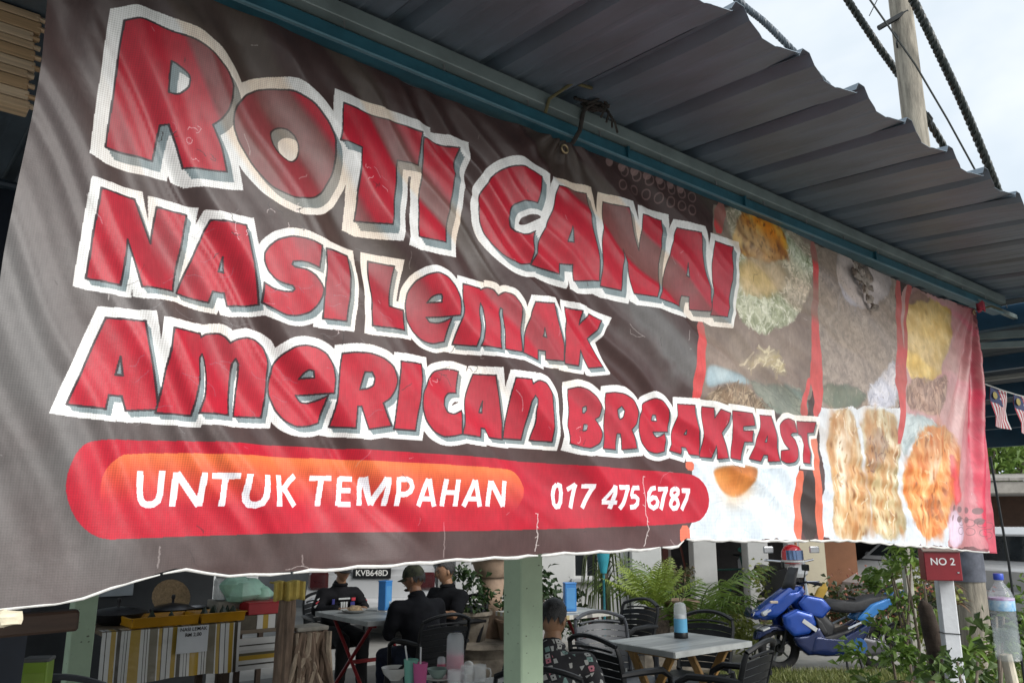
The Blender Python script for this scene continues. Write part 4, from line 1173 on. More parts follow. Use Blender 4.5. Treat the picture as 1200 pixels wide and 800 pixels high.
def build_counter():
    # striped oil cloth: the stripes are print
    m = bpy.data.materials.new("striped_oilcloth"); m.use_nodes = True
    nt = m.node_tree; b = nt.nodes["Principled BSDF"]; b.inputs["Roughness"].default_value = .3
    tc = nt.nodes.new("ShaderNodeTexCoord"); sp = nt.nodes.new("ShaderNodeSeparateXYZ")
    mu = nt.nodes.new("ShaderNodeMath"); mu.operation = 'MULTIPLY'; mu.inputs[1].default_value = 2.35
    fr = nt.nodes.new("ShaderNodeMath"); fr.operation = 'FRACT'
    rp = nt.nodes.new("ShaderNodeValToRGB"); rp.color_ramp.interpolation = 'CONSTANT'
    W_, Y_, B_, G_ = (.62, .62, .60), (.42, .27, .03), (.055, .045, .03), (.16, .14, .09)
    st = [(0, W_), (.05, B_), (.065, W_), (.13, Y_), (.21, W_), (.23, B_), (.29, W_), (.34, B_), (.35, W_), (.385, B_), (.395, W_), (.44, Y_), (.60, W_), (.66, B_), (.67, W_), (.705, B_), (.715, W_), (.75, G_), (.88, W_), (.90, Y_), (.955, B_), (.97, W_)]
    while len(rp.color_ramp.elements) > 1: rp.color_ramp.elements.remove(rp.color_ramp.elements[0])
    rp.color_ramp.elements[0].position = 0; rp.color_ramp.elements[0].color = (*W_, 1)
    for p, c in st[1:]:
        e = rp.color_ramp.elements.new(p); e.color = (*c, 1)
    nt.links.new(tc.outputs["Object"], sp.inputs[0]); nt.links.new(sp.outputs["X"], mu.inputs[0]); nt.links.new(mu.outputs[0], fr.inputs[0])
    nt.links.new(fr.outputs[0], rp.inputs[0]); nt.links.new(rp.outputs["Color"], b.inputs["Base Color"])
    n = nt.nodes.new("ShaderNodeTexNoise"); n.inputs["Scale"].default_value = 7; n.inputs["Detail"].default_value = 3
    bp = nt.nodes.new("ShaderNodeBump"); bp.inputs["Strength"].default_value = .35; bp.inputs["Distance"].default_value = .03
    nt.links.new(tc.outputs["Object"], n.inputs["Vector"]); nt.links.new(n.outputs["Fac"], bp.inputs["Height"]); nt.links.new(bp.outputs["Normal"], b.inputs["Normal"])
    MATS["striped_oilcloth"] = m
    S_, Q_ = 1.50, 5.09
    t = thing("food_counter", "food counter under a yellow white and brown striped oilcloth holding two yellow trays", "counter", SQ(S_, Q_, 0), ROT)
    dk = mat("dark_timber", (.07, .045, .03), .7, var=.3, scale=5, bump=.1)
    top = mat("counter_top", (.17, .13, .09), .5, var=.3, scale=3, stretch=(1, 9, 9))
    MB().box((.49, .36, .775), (.99, .72, .03), None, .004).build("counter_top", top, t)
    for x in (.06, .93):
        for y in (.06, .66):
            MB().box((x, y, .38), (.05, .05, .76)).build("leg", dk, t)
    MB().box((.5, .06, .30), (.86, .03, .05)).build("rail", dk, t)
    mb = MB(); nx, nz = 60, 10; vs = []
    for i in range(nx + 1):
        for j in range(nz + 1):
            x = 1.0 * i / nx - .003; k = j / nz
            y = -.012 - .014 * k * (1 + math.sin(x * 23 + .7 * math.sin(x * 9))) - .012 * k * k
            vs.append((x, y, .787 - .36 * k * (1 + .025 * math.sin(x * 6 + 1))))
    mb.add(vs, [(i * (nz + 1) + j, i * (nz + 1) + j + 1, (i + 1) * (nz + 1) + j + 1, (i + 1) * (nz + 1) + j) for i in range(nx) for j in range(nz)])
    vs = [(-.003, -.012, .7925), (.997, -.012, .7925), (.997, .10, .7925), (-.003, .10, .7925)]
    mb.add(vs, [(0, 1, 2, 3)])
    mb.build("striped_cloth", m, t, True)
    # price sign
    pw = mat("white_card", (.66, .68, .70), .8, var=.05)
    ink = mat("black_marker", (.012, .012, .012), .6)
    s = thing("price_sign", "white handwritten card reading NASI LEMAK RM 2,00 taped to the striped counter front", "sign", SQ(S_ + .62, Q_ - .052, .70), ROT)
    mb = MB(); vs = []
    for i in range(5):
        for j in range(5):
            vs.append((-.115 + .23 * i / 4, -.006 * math.sin(i * .8), -.10 + .19 * j / 4))
    vs += [(x, y + .0015, z) for x, y, z in vs]
    f = [(i * 5 + j, (i + 1) * 5 + j, (i + 1) * 5 + j + 1, i * 5 + j + 1) for i in range(4) for j in range(4)]
    f += [tuple(25 + a for a in q[::-1]) for q in f]
    mb.add(vs, f); mb.build("card", pw, s)
    text_mesh("NASI LEMAK", .036, ink, "lettering", s, (0, -.0085, .068), (R(90), 0, 0), .0004)
    text_mesh("RM 2,00", .036, ink, "lettering", s, (.0, -.0085, .028), (R(90), 0, R(0)), .0004)
    # trays
    ye = mat("yellow_plastic", (.50, .245, .012), .35, var=.12, scale=8)
    def tray(x, y, z, w, d, lab):
        o = thing("tray", lab, "tray", SQ(S_ + x, Q_ + y, z), ROT + R(2), "yellow trays on the food counter")
        MB().box((0, 0, .006), (w - .03, d - .03, .010), None, .003).build("base", ye, o)
        for sx, sy, cx, cy, r_ in ((w, .012, 0, -d / 2, RX(R(16))), (w, .012, 0, d / 2, RX(R(-16))), (.012, d - .014, -w / 2 + .002, 0, RY(R(-16))), (.012, d - .014, w / 2 - .002, 0, RY(R(16)))):
            MB().box((cx, cy, .035), (sx, sy, .07), r_, .003).build("side", ye, o)
        MB().box((0, -d / 2 - .012, .069), (w + .026, .018, .008), None, .003).build("rim", ye, o)
        return o
    tray(.43, .16, .795, .48, .30, "left yellow plastic tray on the striped counter with two leaf parcels")
    tray(.86, .17, .795, .34, .32, "right yellow plastic tray on the striped counter crowded with leaf parcels")
    leafd = mat("banana_leaf_wrap", (.018, .035, .02), .45, var=.4, scale=30)
    par = None
    for i, (x, y) in enumerate([(.36, .12), (.50, .12), (.76, .15), (.83, .17), (.90, .12), (.945, .16), (.975, .12), (.86, .22), (.93, .23)]):
        base = SQ(S_ + x, Q_ + y, .812)
        if par is None:
            me = MB(); me.add([(-.042, -.03, 0), (.042, -.03, 0), (.042, .03, 0), (-.042, .03, 0), (-.005, -.004, .092), (.006, .004, .090)], [(3, 2, 1, 0), (0, 1, 5, 4), (1, 2, 5), (2, 3, 4, 5), (3, 0, 4)])
            par = me.mesh("leaf_parcel", leafd)
        o = bpy.data.objects.new("leaf_parcel", par); COL.objects.link(o)
        o.location = base; o.rotation_euler = (0, 0, ROT + i * .9)
        where = ["left of the pair in the left yellow tray", "right of the pair in the left yellow tray", "at the left edge of the right yellow tray", "second from the left in the right yellow tray", "in the front middle of the right yellow tray", "behind the front row in the right yellow tray", "at the right front corner of the right yellow tray", "at the back left of the right yellow tray", "at the back right of the right yellow tray"][i]
        tag(o, "dark green leaf parcel " + where, "food parcel", "rice parcels in the yellow trays")
    # pans and bowls behind
    ss = mat("pan_steel", (.05, .05, .055), .3, .7, var=.3)
    for x, y, r_, lab in ((.20, .45, .21, "wide dark frying pan with an upright lid knob at the left of the counter"), (.62, .50, .17, "smaller dark pan behind the yellow trays on the counter")):
        o = thing("pan", lab, "pan", SQ(S_ + x, Q_ + y, .792), ROT)
        MB().lathe([(r_ * .6, 0), (r_ * .9, .03), (r_, .075), (r_ * 1.02, .08), (r_ * .97, .08), (r_ * .85, .035), (.01, .02)], n=28).build("body", ss, o, True)
        MB().lathe([(r_ * .98, .081), (r_ * .7, .105), (r_ * .2, .122), (.001, .123)], n=28).build("lid", ss, o, True)
        MB().lathe([(.012, .12), (.009, .15), (.016, .165), (.014, .185), (.001, .19)], n=12).build("knob", ss, o, True)
    wk = mat("woven_tray", (.35, .24, .13), .8, var=.3, scale=60, bump=.3)
    o = MB().lathe([(.10, 0), (.15, .03), (.155, .035), (.09, .012), (.001, .01)], n=22, rot=RX(R(62))).build("basket", wk, None, True)
    o.location = SQ(S_ + .66, Q_ + .72, .93); o.rotation_euler = (0, 0, ROT)
    tag(o, "shallow brown woven basket propped up behind the yellow trays", "basket")
    ba = mat("steel_bowl", (.25, .25, .26), .3, .8)
    o = MB().lathe([(.05, 0), (.11, .06), (.115, .065), (.10, .055), (.001, .01)], n=22).build("bowl", ba, None, True)
    o.location = SQ(S_ + .84, Q_ + .60, .80); tag(o, "grey metal bowl behind the right yellow tray", "bowl")
    # second, lower counter: mint plastic bag round a jar, red box and striped boxes
    o = thing("side_counter", "low side counter draped in horizontal striped oilcloth beside the food counter", "counter", SQ(2.56, Q_ + .15, 0), ROT)
    h = mat("striped_cloth_side", (.55, .55, .52), .4, var=.08)
    MB().box((.17, .22, .69), (.40, .5, .03), None, .004).build("counter_top", top, o)
    for x in (0, .34):
        for y in (.02, .42): MB().box((x, y, .34), (.04, .04, .67)).build("leg", dk, o)
    cols = [(.6, .6, .58), (.05, .045, .03), (.6, .6, .58), (.5, .5, .48), (.10, .09, .05), (.42, .27, .03), (.6, .6, .58), (.05, .045, .03), (.6, .6, .58)]
    z = .40
    for i, c in enumerate(cols[::-1]):
        hh = (.034, .012, .03, .035, .02, .022, .03, .01, .05)[i]
        MB().box((.17, -.036 + .004 * math.sin(z * 20), z + hh / 2), (.40, .006, hh - .001)).build("cloth_band", mat("cloth_band_%d" % (cols.index(c)), c, .4, var=.06), o)
        z += hh
    o = thing("striped_box", "carton wrapped in vertical yellow white and brown stripes under the red box", "box", SQ(2.55, Q_ + .12, .706), ROT)
    MB().box((.17, .14, .055), (.36, .28, .11), None, .003).build("carton", mat("carton_side", (.10, .085, .06), .7, var=.3, scale=9), o)
    x = .13
    for i, (w_, c) in enumerate(((.05, W_), (.045, Y_), (.03, W_), (.03, W_), (.045, B_))):
        MB().box((x + w_ / 2, -.002, .055), (w_ - .0006, .004, .108)).build("stripe", mat("box_stripe_%d" % i, c, .4, var=.05), o); x += w_
    red = mat("red_carton", (.36, .015, .022), .4, var=.1)
    o = thing("red_box", "red cardboard box on top of the striped carton", "box", SQ(2.58, Q_ + .10, .818), ROT)
    MB().box((.17, .12, .045), (.30, .22, .088), None, .004).build("carton", red, o)
    MB().box((.17, .12, .092), (.306, .226, .012), None, .003).build("lid", red, o)
    gl_ = mat("jar_plastic", (.45, .48, .48), .2, var=.05, alpha=.6)
    o = thing("jar", "clear plastic jar with a grey lid standing in a mint green bag", "jar", SQ(2.50, Q_ + .40, .93), ROT)
    MB().lathe([(.085, 0), (.09, .02), (.09, .15), (.075, .175)], n=20).build("body", gl_, o, True)
    MB().lathe([(.078, .17), (.078, .215), (.07, .22), (.001, .22)], n=20).build("lid", mat("grey_lid", (.3, .3, .3), .5), o, True)
    o = bpy.data.objects.new("plastic_bag", None)
    bpy.data.objects.remove(o)
    mint = mat("mint_film", (.36, .62, .48), .4, var=.15, scale=9, bump=.5, bscale=7)
    mb = MB(); v, f = lump(.21, .15, .11, 8); mb.add([(x_ + .02, y_, z_ + .06) for x_, y_, z_ in v], f)
    v, f = lump(.13, .13, .10, 12); mb.add([(x_ - .07, y_, z_ + .10) for x_, y_, z_ in v], f)
    v, f = lump(.12, .09, .07, 15); mb.add([(x_ + .16, y_ - .03, z_ + .03) for x_, y_, z_ in v], f)
    o = mb.build("plastic_bag", mint, None, True); o.location = SQ(2.62, Q_ + .34, .93); o.rotation_euler = (0, 0, ROT)
    mo = o.modifiers.new("sub", 'SUBSURF'); mo.levels = 1; mo.render_levels = 1
    tag(o, "crumpled mint green plastic bag around a jar beside the wooden post", "plastic bag")
    o = thing("stool_box", "upturned pale crate lifting the mint green bag behind the red box", "crate", SQ(2.52, Q_ + .28, .72), ROT)
    MB().box((.12, .16, .10), (.44, .26, .20), None, .004).build("carton", mat("pale_carton", (.30, .28, .24), .8), o)
    # bark-covered wooden post with yellow cloths, driftwood stump
    bark = mat("driftwood", (.20, .14, .10), .85, var=.5, scale=5, bump=.9, bscale=12, stretch=(3, 3, .7))
    o = thing("wooden_post", "dark rough tree trunk post with yellow cloths on its top beside the mint bag", "post", SQ(2.64, 4.55, 0), ROT)
    mb = MB(); rr = random.Random(9)
    for k in range(7):
        a = k * .9
        mb.tube([(.035 * math.cos(a) + rr.uniform(-.01, .01), .035 * math.sin(a), .1 + i * .2) if i else (.05 * math.cos(a), .05 * math.sin(a), 0) for i in range(6)] , [.05, .036, .034, .032, .03, .03], 7)
    mb.build("trunk", bark, o, True)
    yc = mat("yellow_cloth", (.62, .47, .12), .9, var=.12, scale=12, bump=.5, bscale=14)
    for x, y, w_ in ((-.08, -.05, .11), (.03, -.07, .15)):
        mb = MB(); vs = []
        for i in range(9):
            for j in range(6):
                vs.append((x - w_ / 2 + w_ * i / 8, y - .012 * math.sin(i * 1.9) - (.0 if j else -.08), 1.12 - .034 * max(j - 1, 0) - .006 * math.sin(i)))
        mb.add(vs, [(i * 6 + j, i * 6 + j + 1, (i + 1) * 6 + j + 1, (i + 1) * 6 + j) for i in range(8) for j in range(5)])
        c = mb.build("folded_cloth", yc, o, True)
        mo = c.modifiers.new("thick", 'SOLIDIFY'); mo.thickness = .012
    o = thing("driftwood_stump", "gnarled grey driftwood root block with a flat top beside the wooden post", "stump", SQ(2.80, 4.50, 0), ROT)
    o.scale = (.72, .72, 1.0)
    light = mat("driftwood_pale", (.34, .27, .20), .85, var=.55, scale=7, bump=.9, bscale=16, stretch=(2, 2, .8))
    MB().box((.05, .14, .765), (.36, .30, .03), None, .008).build("slab", mat("grey_slab", (.30, .28, .24), .8, var=.2, scale=8), o)
    for k in range(34):
        rr2 = random.Random(k)
        side = k % 3
        x0 = rr2.uniform(-.12, .22); y0 = rr2.uniform(-.01, .05) if side < 2 else rr2.uniform(0, .28)
        if side == 2: x0 = .21
        pts = [(x0 + rr2.uniform(-.03, .03) * i + .02 * math.sin(i * 2 + k), y0 + rr2.uniform(-.02, .02), .74 - i * .125) for i in range(7)]
        MB().tube(pts, [.02 + .016 * rr2.random() for _ in pts], 6).build("root", light if k % 2 else bark, o, True)
    MB().box((.05, .15, .37), (.26, .22, .72), None, .03).build("core", bark, o)
    # grey rear wall of the shelter with a lighter panel
    w = thing("rear_wall", "grey plaster wall closing the back of the shelter behind the food counter", "wall", SQ(-2.4, 6.75, 0), ROT)
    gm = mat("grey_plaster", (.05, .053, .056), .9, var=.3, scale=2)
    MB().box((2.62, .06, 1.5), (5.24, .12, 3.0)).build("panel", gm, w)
    MB().box((4.05, -.02, 1.35), (.9, .03, .9), None, .004).build("board", mat("pale_board", (.36, .40, .43), .7, var=.12), w)
    MB().box((3.55, -.03, 1.3), (.06, .04, 1.3)).build("batten", dk, w)
build_counter()
# ================================================================ TABLES AND CHAIRS
E1 = Vector((.788, .616, 0)); E2 = Vector((-.616, .788, 0)); RT = math.atan2(.616, .788)
BOARD = [mat("grey_board_%d" % i, c, .38, var=.2, scale=2.5, stretch=(1, 9, 9)) for i, c in enumerate(((.30, .32, .32), (.36, .38, .375), (.25, .27, .275)))]
def tile_edge():
    m = bpy.data.materials.new("tile_print_edging"); m.use_nodes = True
    nt = m.node_tree; b = nt.nodes["Principled BSDF"]; b.inputs["Roughness"].default_value = .4
    tc = nt.nodes.new("ShaderNodeTexCoord"); mp = nt.nodes.new("ShaderNodeMapping"); mp.inputs["Scale"].default_value = (13, 13, 1)
    ck = nt.nodes.new("ShaderNodeTexVoronoi"); ck.inputs["Scale"].default_value = 1.0
    rp = nt.nodes.new("ShaderNodeValToRGB"); rp.color_ramp.interpolation = 'CONSTANT'
    rp.color_ramp.elements[0].color = (.62, .60, .54, 1); rp.color_ramp.elements[1].position = .55; rp.color_ramp.elements[1].color = (.50, .42, .22, 1)
    e = rp.color_ramp.elements.new(.78); e.color = (.24, .23, .22, 1)
    nt.links.new(tc.outputs["Object"], mp.inputs["Vector"]); nt.links.new(mp.outputs["Vector"], ck.inputs["Vector"])
    nt.links.new(ck.outputs["Color"], rp.inputs["Fac"]); nt.links.new(rp.outputs["Color"], b.inputs["Base Color"])
    return m
TILE = tile_edge()
def table(near, w, d, legm, label, edge, round_leg):
    """near = corner closest to the camera; w runs along E1, d along E2"""
    c = Vector((near[0], near[1], 0)) + E1 * w / 2 + E2 * d / 2
    t = thing("cafe_table", label, "table", c, RT, "plank topped folding tables")
    table_top_local(t, w, d, .75, BOARD, edge)
    for sx in (-1, 1):
        for a, b_ in ((-1, 1), (1, -1)):
            p0 = Vector((sx * (w / 2 - .12), a * (d / 2 - .06), .0)); p1 = Vector((sx * (w / 2 - .12) + .002 * a, b_ * (d / 2 - .12), .715))
            if round_leg: MB().tube([p0, p1], .016, 8).build("leg", legm, t, True)
            else:
                dv = p1 - p0
                MB().box((p0 + p1) / 2, (.028, .055, dv.length), Matrix.Rotation(-math.atan2(dv.y, dv.z), 3, 'X'), .003).build("leg", legm, t)
        MB().box((sx * (w / 2 - .12), 0, .70), (.03, d - .16, .035), None, .003).build("bearer", legm, t)
    MB().box((0, 0, .36), (w - .26, .03, .03), None, .003).build("stretcher", legm, t)
    return t
RED = mat("red_paint", (.30, .018, .022), .45, var=.2, scale=9)
WOOD = mat("varnished_wood", (.38, .22, .075), .5, var=.25, scale=4, bump=.1, stretch=(8, 8, 1))
PALE = mat("pale_edging", (.40, .42, .41), .5, var=.15, scale=12)
table((-1.20, 6.93), .72, 1.0, RED, "grey plank table with red crossed legs where three men sit", PALE, True)
table((.26, 7.22), .86, .66, RED, "grey plank table with tile patterned edge and red crossed legs behind the dark haired sitter", TILE, True)
table((1.03, 5.35), .80, .62, WOOD, "grey plank table with yellow wooden trestle legs holding the clear topped blue dispenser", PALE, False)
_d = Vector((-.70, 4.05, 0)) - E2 * .72
table((_d.x, _d.y), .86, .72, WOOD, "grey plank table in front with drinks, bowls and the pink bottle", PALE, False)
table((-2.62, 2.42), .7, .62, WOOD, "low corner table at the lower left holding the lime green napkin holder", PALE, False)

def chair_proto(m, name):
    """stacking plastic armchair, sitter looks along +y"""
    t = thing("plastic_chair", "", "chair", (0, 0, 0), 0, "dark plastic chairs")
    mb = MB(); n = 9; vs = []
    for i in range(n + 1):
        for j in range(n + 1):
            u = i / n - .5; v = j / n
            w = .43 + .05 * v
            vs.append((u * w, -.20 + .42 * v, .425 - .012 * math.cos(u * 3) + .012 * v - .03 * max(0, v - .85) / .15))
    vs += [(x, y, z - .016) for x, y, z in vs]
    k = (n + 1) ** 2
    f = [(i * (n + 1) + j, (i + 1) * (n + 1) + j, (i + 1) * (n + 1) + j + 1, i * (n + 1) + j + 1) for i in range(n) for j in range(n)]
    f += [tuple(k + a for a in q[::-1]) for q in f]
    for i in range(n):
        for a, b_ in ((i * (n + 1), (i + 1) * (n + 1)), ((i + 1) * (n + 1) + n, i * (n + 1) + n), (i + 1, i), (n * (n + 1) + i, n * (n + 1) + i + 1)):
            f.append((a, b_, b_ + k, a + k)[::-1])
    mb.add(vs, f); mb.build("seat", m, t, True)
    def backpt(u, h):       # u across -1..1, h 0..1 up
        w = .205 + .022 * h - .02 * max(0, h - .8) / .2 * abs(u)
        return Vector((u * w, -.205 - .115 * h + .045 * (u * u - .6), .43 + .43 * h - .03 * (u * u) * h))
    for s in (-1, 1):
        MB().tube([backpt(s, h) for h in (0, .2, .4, .6, .8, .93)], [.021, .02, .019, .019, .018, .016], 7, True, .7).build("side_post", m, t, True)
    MB().tube([backpt(u, .94 + .055 * (1 - u * u)) for u in np.linspace(-1, 1, 11)], .020, 7, True, .75).build("top_rail", m, t, True)
    for h in (.08, .19, .30, .41, .52, .63, .74):
        mb = MB()
        us = np.linspace(-.96, .96, 9)
        vs = []
        for u in us:
            for dh, dy in ((-.049, .004), (.049, .004), (.049, -.006), (-.049, -.006)):
                p = backpt(u, h + dh); vs.append((p.x, p.y + dy, p.z))
        f = []
        for i in range(8):
            for a in range(4):
                f.append((i * 4 + a, i * 4 + (a + 1) % 4, (i + 1) * 4 + (a + 1) % 4, (i + 1) * 4 + a))
        f += [(3, 2, 1, 0), tuple(32 + a for a in range(4))]
        mb.add(vs, f); mb.build("slat", m, t, True)
    MB().tube([backpt(u, .835) for u in np.linspace(-.8, .8, 7)], .012, 6, True, .7).build("grip_bar", m, t, True)
    for s in (-1, 1):
        MB().tube([(s * .235, .235, 0), (s * .225, .20, .42)], [.019, .024], 7).build("leg", m, t, True)
        MB().tube([(s * .235, -.33, 0), (s * .215, -.215, .44)], [.019, .024], 7).build("leg", m, t, True)
        MB().tube([(s * .225, .18, .42), (s * .25, .14, .60), (s * .258, .06, .645), (s * .25, -.12, .65), (s * .22, -.27, .64)], [.02, .019, .022, .022, .017], 7, True, .8).build("armrest", m, t, True)
    return t
BLK = mat("black_plastic", (.009, .010, .0115), .45, var=.3, scale=12, spec=.35)
GRY = mat("dark_grey_plastic", (.075, .08, .09), .4, var=.25, scale=12)
c0 = chair_proto(BLK, "black"); c1 = chair_proto(GRY, "grey")
c0.location = (.74, 5.50, 0); c0.rotation_euler = (0, 0, RT - R(90))
c0['label'] = "black plastic chair with its slatted back turned to us left of the wooden legged table"
def az(a): return -R(a)     # rotation for a sitter looking along azimuth a
copy_tree(c0, (1.27, 5.28, 0), az(-52), "black plastic chair at the right front side of the wooden legged table")
copy_tree(c0, (1.38, 6.42, 0), az(215), "black plastic chair with oval hand grip facing us behind the wooden legged table")
copy_tree(c1, (.80, 6.36, 0), az(160), "worn grey plastic chair between the two tables left of the blue dispenser")
copy_tree(c0, (.96, 7.55, 0), az(232), "black plastic chair tucked at the right end of the tile edged table")
copy_tree(c0, (-.69, 6.73, 0), az(-38), "black plastic chair under the man in the camouflage cap")
copy_tree(c0, (-1.74, 8.22, 0), az(142), "black plastic chair under the man in the racing jersey")
copy_tree(c0, (-.60, 7.98, 0), az(232), "black plastic chair under the man in the plain black shirt")
copy_tree(c0, (.19, 4.46, 0), az(12), "black plastic chair under the person in the patterned shirt")
c1.location = (-2.16, 4.25, 0); c1.rotation_euler = (0, 0, az(-8)); c1['label'] = "dark grey plastic chair at the lower left corner beside the lime napkin holder"

# ================================================================ THINGS ON THE TABLES
def at_px(x, y, z=.752):
    """point of the horizontal plane z that a sight line through the layout drawing meets (used once for placing small ware)"""
    c, s = .974988, .222255
    u, v = x - 600.0, 400.0 - y
    r = Vector((u, 930 * c - v * s, 930 * s + v * c)); t = (z - 1.55) / r.z
    return Vector((u * t, r.y * t, z))
BLUE = mat("blue_card", (.045, .22, .56), .4, var=.12, scale=9)
BLUED = mat("blue_card_label", (.10, .33, .66), .4, var=.1)
WHT = mat("white_plastic", (.62, .63, .63), .4, var=.05)
def napkin_box(loc, rz, h, w, col, lab, col2, rim):
    o = thing("napkin_dispenser", lab, "napkin box", loc, rz)
    MB().box((0, 0, h / 2 + .006), (w, w * .85, h - .012), None, .004).build("case", col, o)
    MB().box((0, 0, .004), (w + .012, w * .85 + .012, .008), None, .002).build("foot", WHT, o)
    MB().box((0, -w * .43, h * .5), (w * .78, .003, h * .72), None, .001).build("front_panel", col2, o)
    MB().box((0, 0, h + .005), (w + .006, w * .85 + .006, .014), None, .004).build("cap", rim, o)
    return o
napkin_box(Vector((-1.18, 7.72, .752)), RT + .4, .26, .10, BLUE, "tall blue napkin dispenser on the table of the three men", BLUED, BLUE)
napkin_box(Vector((.53, 7.62, .752)), RT - .5, .25, .105, BLUE, "tall blue napkin dispenser on the tile edged table behind the green post", BLUED, BLUE)
LIME = mat("lime_plastic", (.30, .48, .07), .35, var=.1)
lp = at_px(34, 868)
napkin_box(Vector((lp.x, lp.y, .752)), R(12), .285, .088, LIME, "lime green napkin holder with a grey cap at the lower left corner", mat("lime_label", (.36, .54, .10), .4), mat("grey_cap", (.14, .15, .15), .5))
# blue dispenser with clear dome
o = thing("dispenser", "cylindrical blue dispenser with a clear rounded top and black base on the wooden legged table", "dispenser", Vector((1.205, 5.98, .752)), 0)
MB().lathe([(.048, 0), (.050, .004), (.049, .035), (.046, .04)], n=24).build("base", BLK, o, True)
MB().lathe([(.047, .038), (.047, .13), (.001, .13)], n=24).build("body", mat("light_blue_plastic", (.13, .42, .66), .35, var=.08), o, True)
CLR = mat("clear_plastic", (.72, .76, .78), .12, var=.03, alpha=.42)
MB().lathe([(.046, .131), (.044, .20), (.040, .225), (.028, .238), (.001, .242)], n=24).build("dome", CLR, o, True)
MB().lathe([(.036, .131), (.034, .155), (.001, .16)], n=16).build("tissue", WHT, o, True)
GLASS = mat("clear_glass", (.85, .88, .88), .06, var=.02, alpha=.28)
def on_d(x, y): return at_px(x, y)
p = on_d(463, 796)
o = thing("soup_bowl", "white bowl with a dark spoon at the left of the front table", "bowl", p, 0)
CER = mat("white_ceramic", (.66, .66, .63), .2, var=.06, coat=.3)
MB().lathe([(.030, 0), (.033, .006), (.060, .03), (.074, .062), (.071, .062), (.055, .032), (.02, .014), (.001, .012)], n=28).build("body", CER, o, True)
MB().lathe([(.062, .044), (.001, .046)], n=20).build("broth", mat("broth", (.12, .06, .03), .2), o)
MB().tube([(.02, 0, .045), (.055, -.02, .085), (.075, -.03, .10)], [.012, .005, .006], 7).build("spoon", BLK, o, True)
def cup(px, py, col, name, lab, h=.125, straw=-.3):
    o = thing("drink_cup", lab, "cup", on_d(px, py), 0, "coloured cups with straws")
    m_ = mat(name, col, .25, var=.08, alpha=.72)
    MB().lathe([(.026, 0), (.028, .003), (.037, h), (.034, h), (.026, .006), (.001, .006)], n=24).build("body", m_, o, True)
    MB().lathe([(.025, .008), (.0315, h * .72), (.001, h * .72)], n=20).build("drink", mat(name + "_drink", tuple(v * .8 for v in col), .15, var=.1), o, True)
    MB().tube([(.0, .0, .012), (straw * .06, -.01, .20)], .0042, 7).build("straw", WHT, o, True)
    return o
cup(481, 806, (.25, .58, .47), "mint_cup", "mint green cup with a white straw on the front table", .135, -.5)
cup(492, 808, (.72, .16, .38), "pink_cup", "pink cup with a white straw beside the mint cup", .125, .02)
o = thing("drink_bottle", "clear domed bottle half full of pink drink on the front table", "bottle", on_d(533, 795), 0)
PINK = mat("pink_drink", (.72, .05, .17), .25, var=.08)
MB().lathe([(.044, 0), (.047, .006), (.045, .12), (.001, .121)], n=26).build("body", PINK, o, True)
MB().lathe([(.0475, .002), (.0465, .10), (.046, .19), (.042, .215), (.034, .226), (.001, .229)], n=26).build("shell", CLR, o, True)
o = thing("small_dispenser", "small clear capped pink container beside the pink bottle", "container", on_d(517, 788), 0)
MB().lathe([(.022, 0), (.024, .004), (.023, .05)], n=18).build("body", mat("pink_jelly", (.45, .12, .18), .3), o, True)
MB().lathe([(.0235, .048), (.022, .075), (.014, .084), (.001, .085)], n=18).build("cap", CLR, o, True)
o = thing("side_bowl", "pale green bowl on a plate beside the pink bottle", "bowl", on_d(513, 795), 0)
MB().lathe([(.07, 0), (.082, .008), (.08, .010), (.04, .004)], n=24).build("plate", CER, o, True)
MB().lathe([(.026, .006), (.05, .035), (.058, .052), (.054, .052), (.03, .014), (.001, .012)], n=24).build("body", mat("celadon", (.30, .40, .36), .3), o, True)
for i, (x, y, lab) in enumerate(((547, 800, "clear glass mug nearest the pink bottle on the front table"), (562, 799, "clear glass mug at the right end of the row on the front table"), (532, 806, "clear glass mug in front of the pink bottle"))):
    o = thing("glass_mug", lab, "glass", on_d(x, y), R(-30 + 20 * i), "glass mugs on the front table")
    MB().lathe([(.030, 0), (.033, .003), (.034, .085), (.0315, .085), (.030, .01), (.001, .01)], n=22).build("body", GLASS, o, True)
    MB().tube([(.033, 0, .07), (.055, 0, .066), (.06, 0, .042), (.053, 0, .02), (.033, 0, .016)], .0045, 7).build("handle", GLASS, o, True)
o = thing("condiment_pot", "small white pot with a lid behind the glass mugs", "pot", on_d(549, 789), 0)
MB().lathe([(.022, 0), (.026, .01), (.026, .05)], n=18).build("body", CER, o, True)
MB().lathe([(.027, .05), (.02, .06), (.006, .066), (.001, .067)], n=18).build("lid", CER, o, True)
# dishes of the three men
o = thing("food_plate", "white plate of food in front of the man in the racing jersey", "plate", Vector((-1.44, 7.60, .752)), 0)
MB().lathe([(.07, 0), (.10, .012), (.125, .028), (.12, .028), (.09, .014), (.001, .008)], n=28).build("dish", CER, o, True)
mb = MB(); v, f = lump(.07, .06, .032, 21); mb.add([(a, b, c + .03) for a, b, c in v], f); mb.build("food", mat("mixed_rice", (.34, .24, .14), .8, var=.5, scale=40), o, True)
o = thing("tea_glass", "glass of milky green drink beside the blue napkin dispenser of the three men", "glass", Vector((-1.07, 7.45, .752)), 0)
MB().lathe([(.026, 0), (.033, .11), (.030, .11), (.024, .006), (.001, .006)], n=20).build("body", GLASS, o, True)
MB().lathe([(.0245, .008), (.029, .09), (.001, .09)], n=20).build("drink", mat("green_tea", (.32, .36, .14), .2), o, True)
o = thing("phone", "black phone propped up beside the blue napkin dispenser", "phone", Vector((-1.00, 7.62, .752)), RT)
MB().box((0, 0, .05), (.12, .012, .10), RX(R(-14)), .003).build("body", BLK, o)
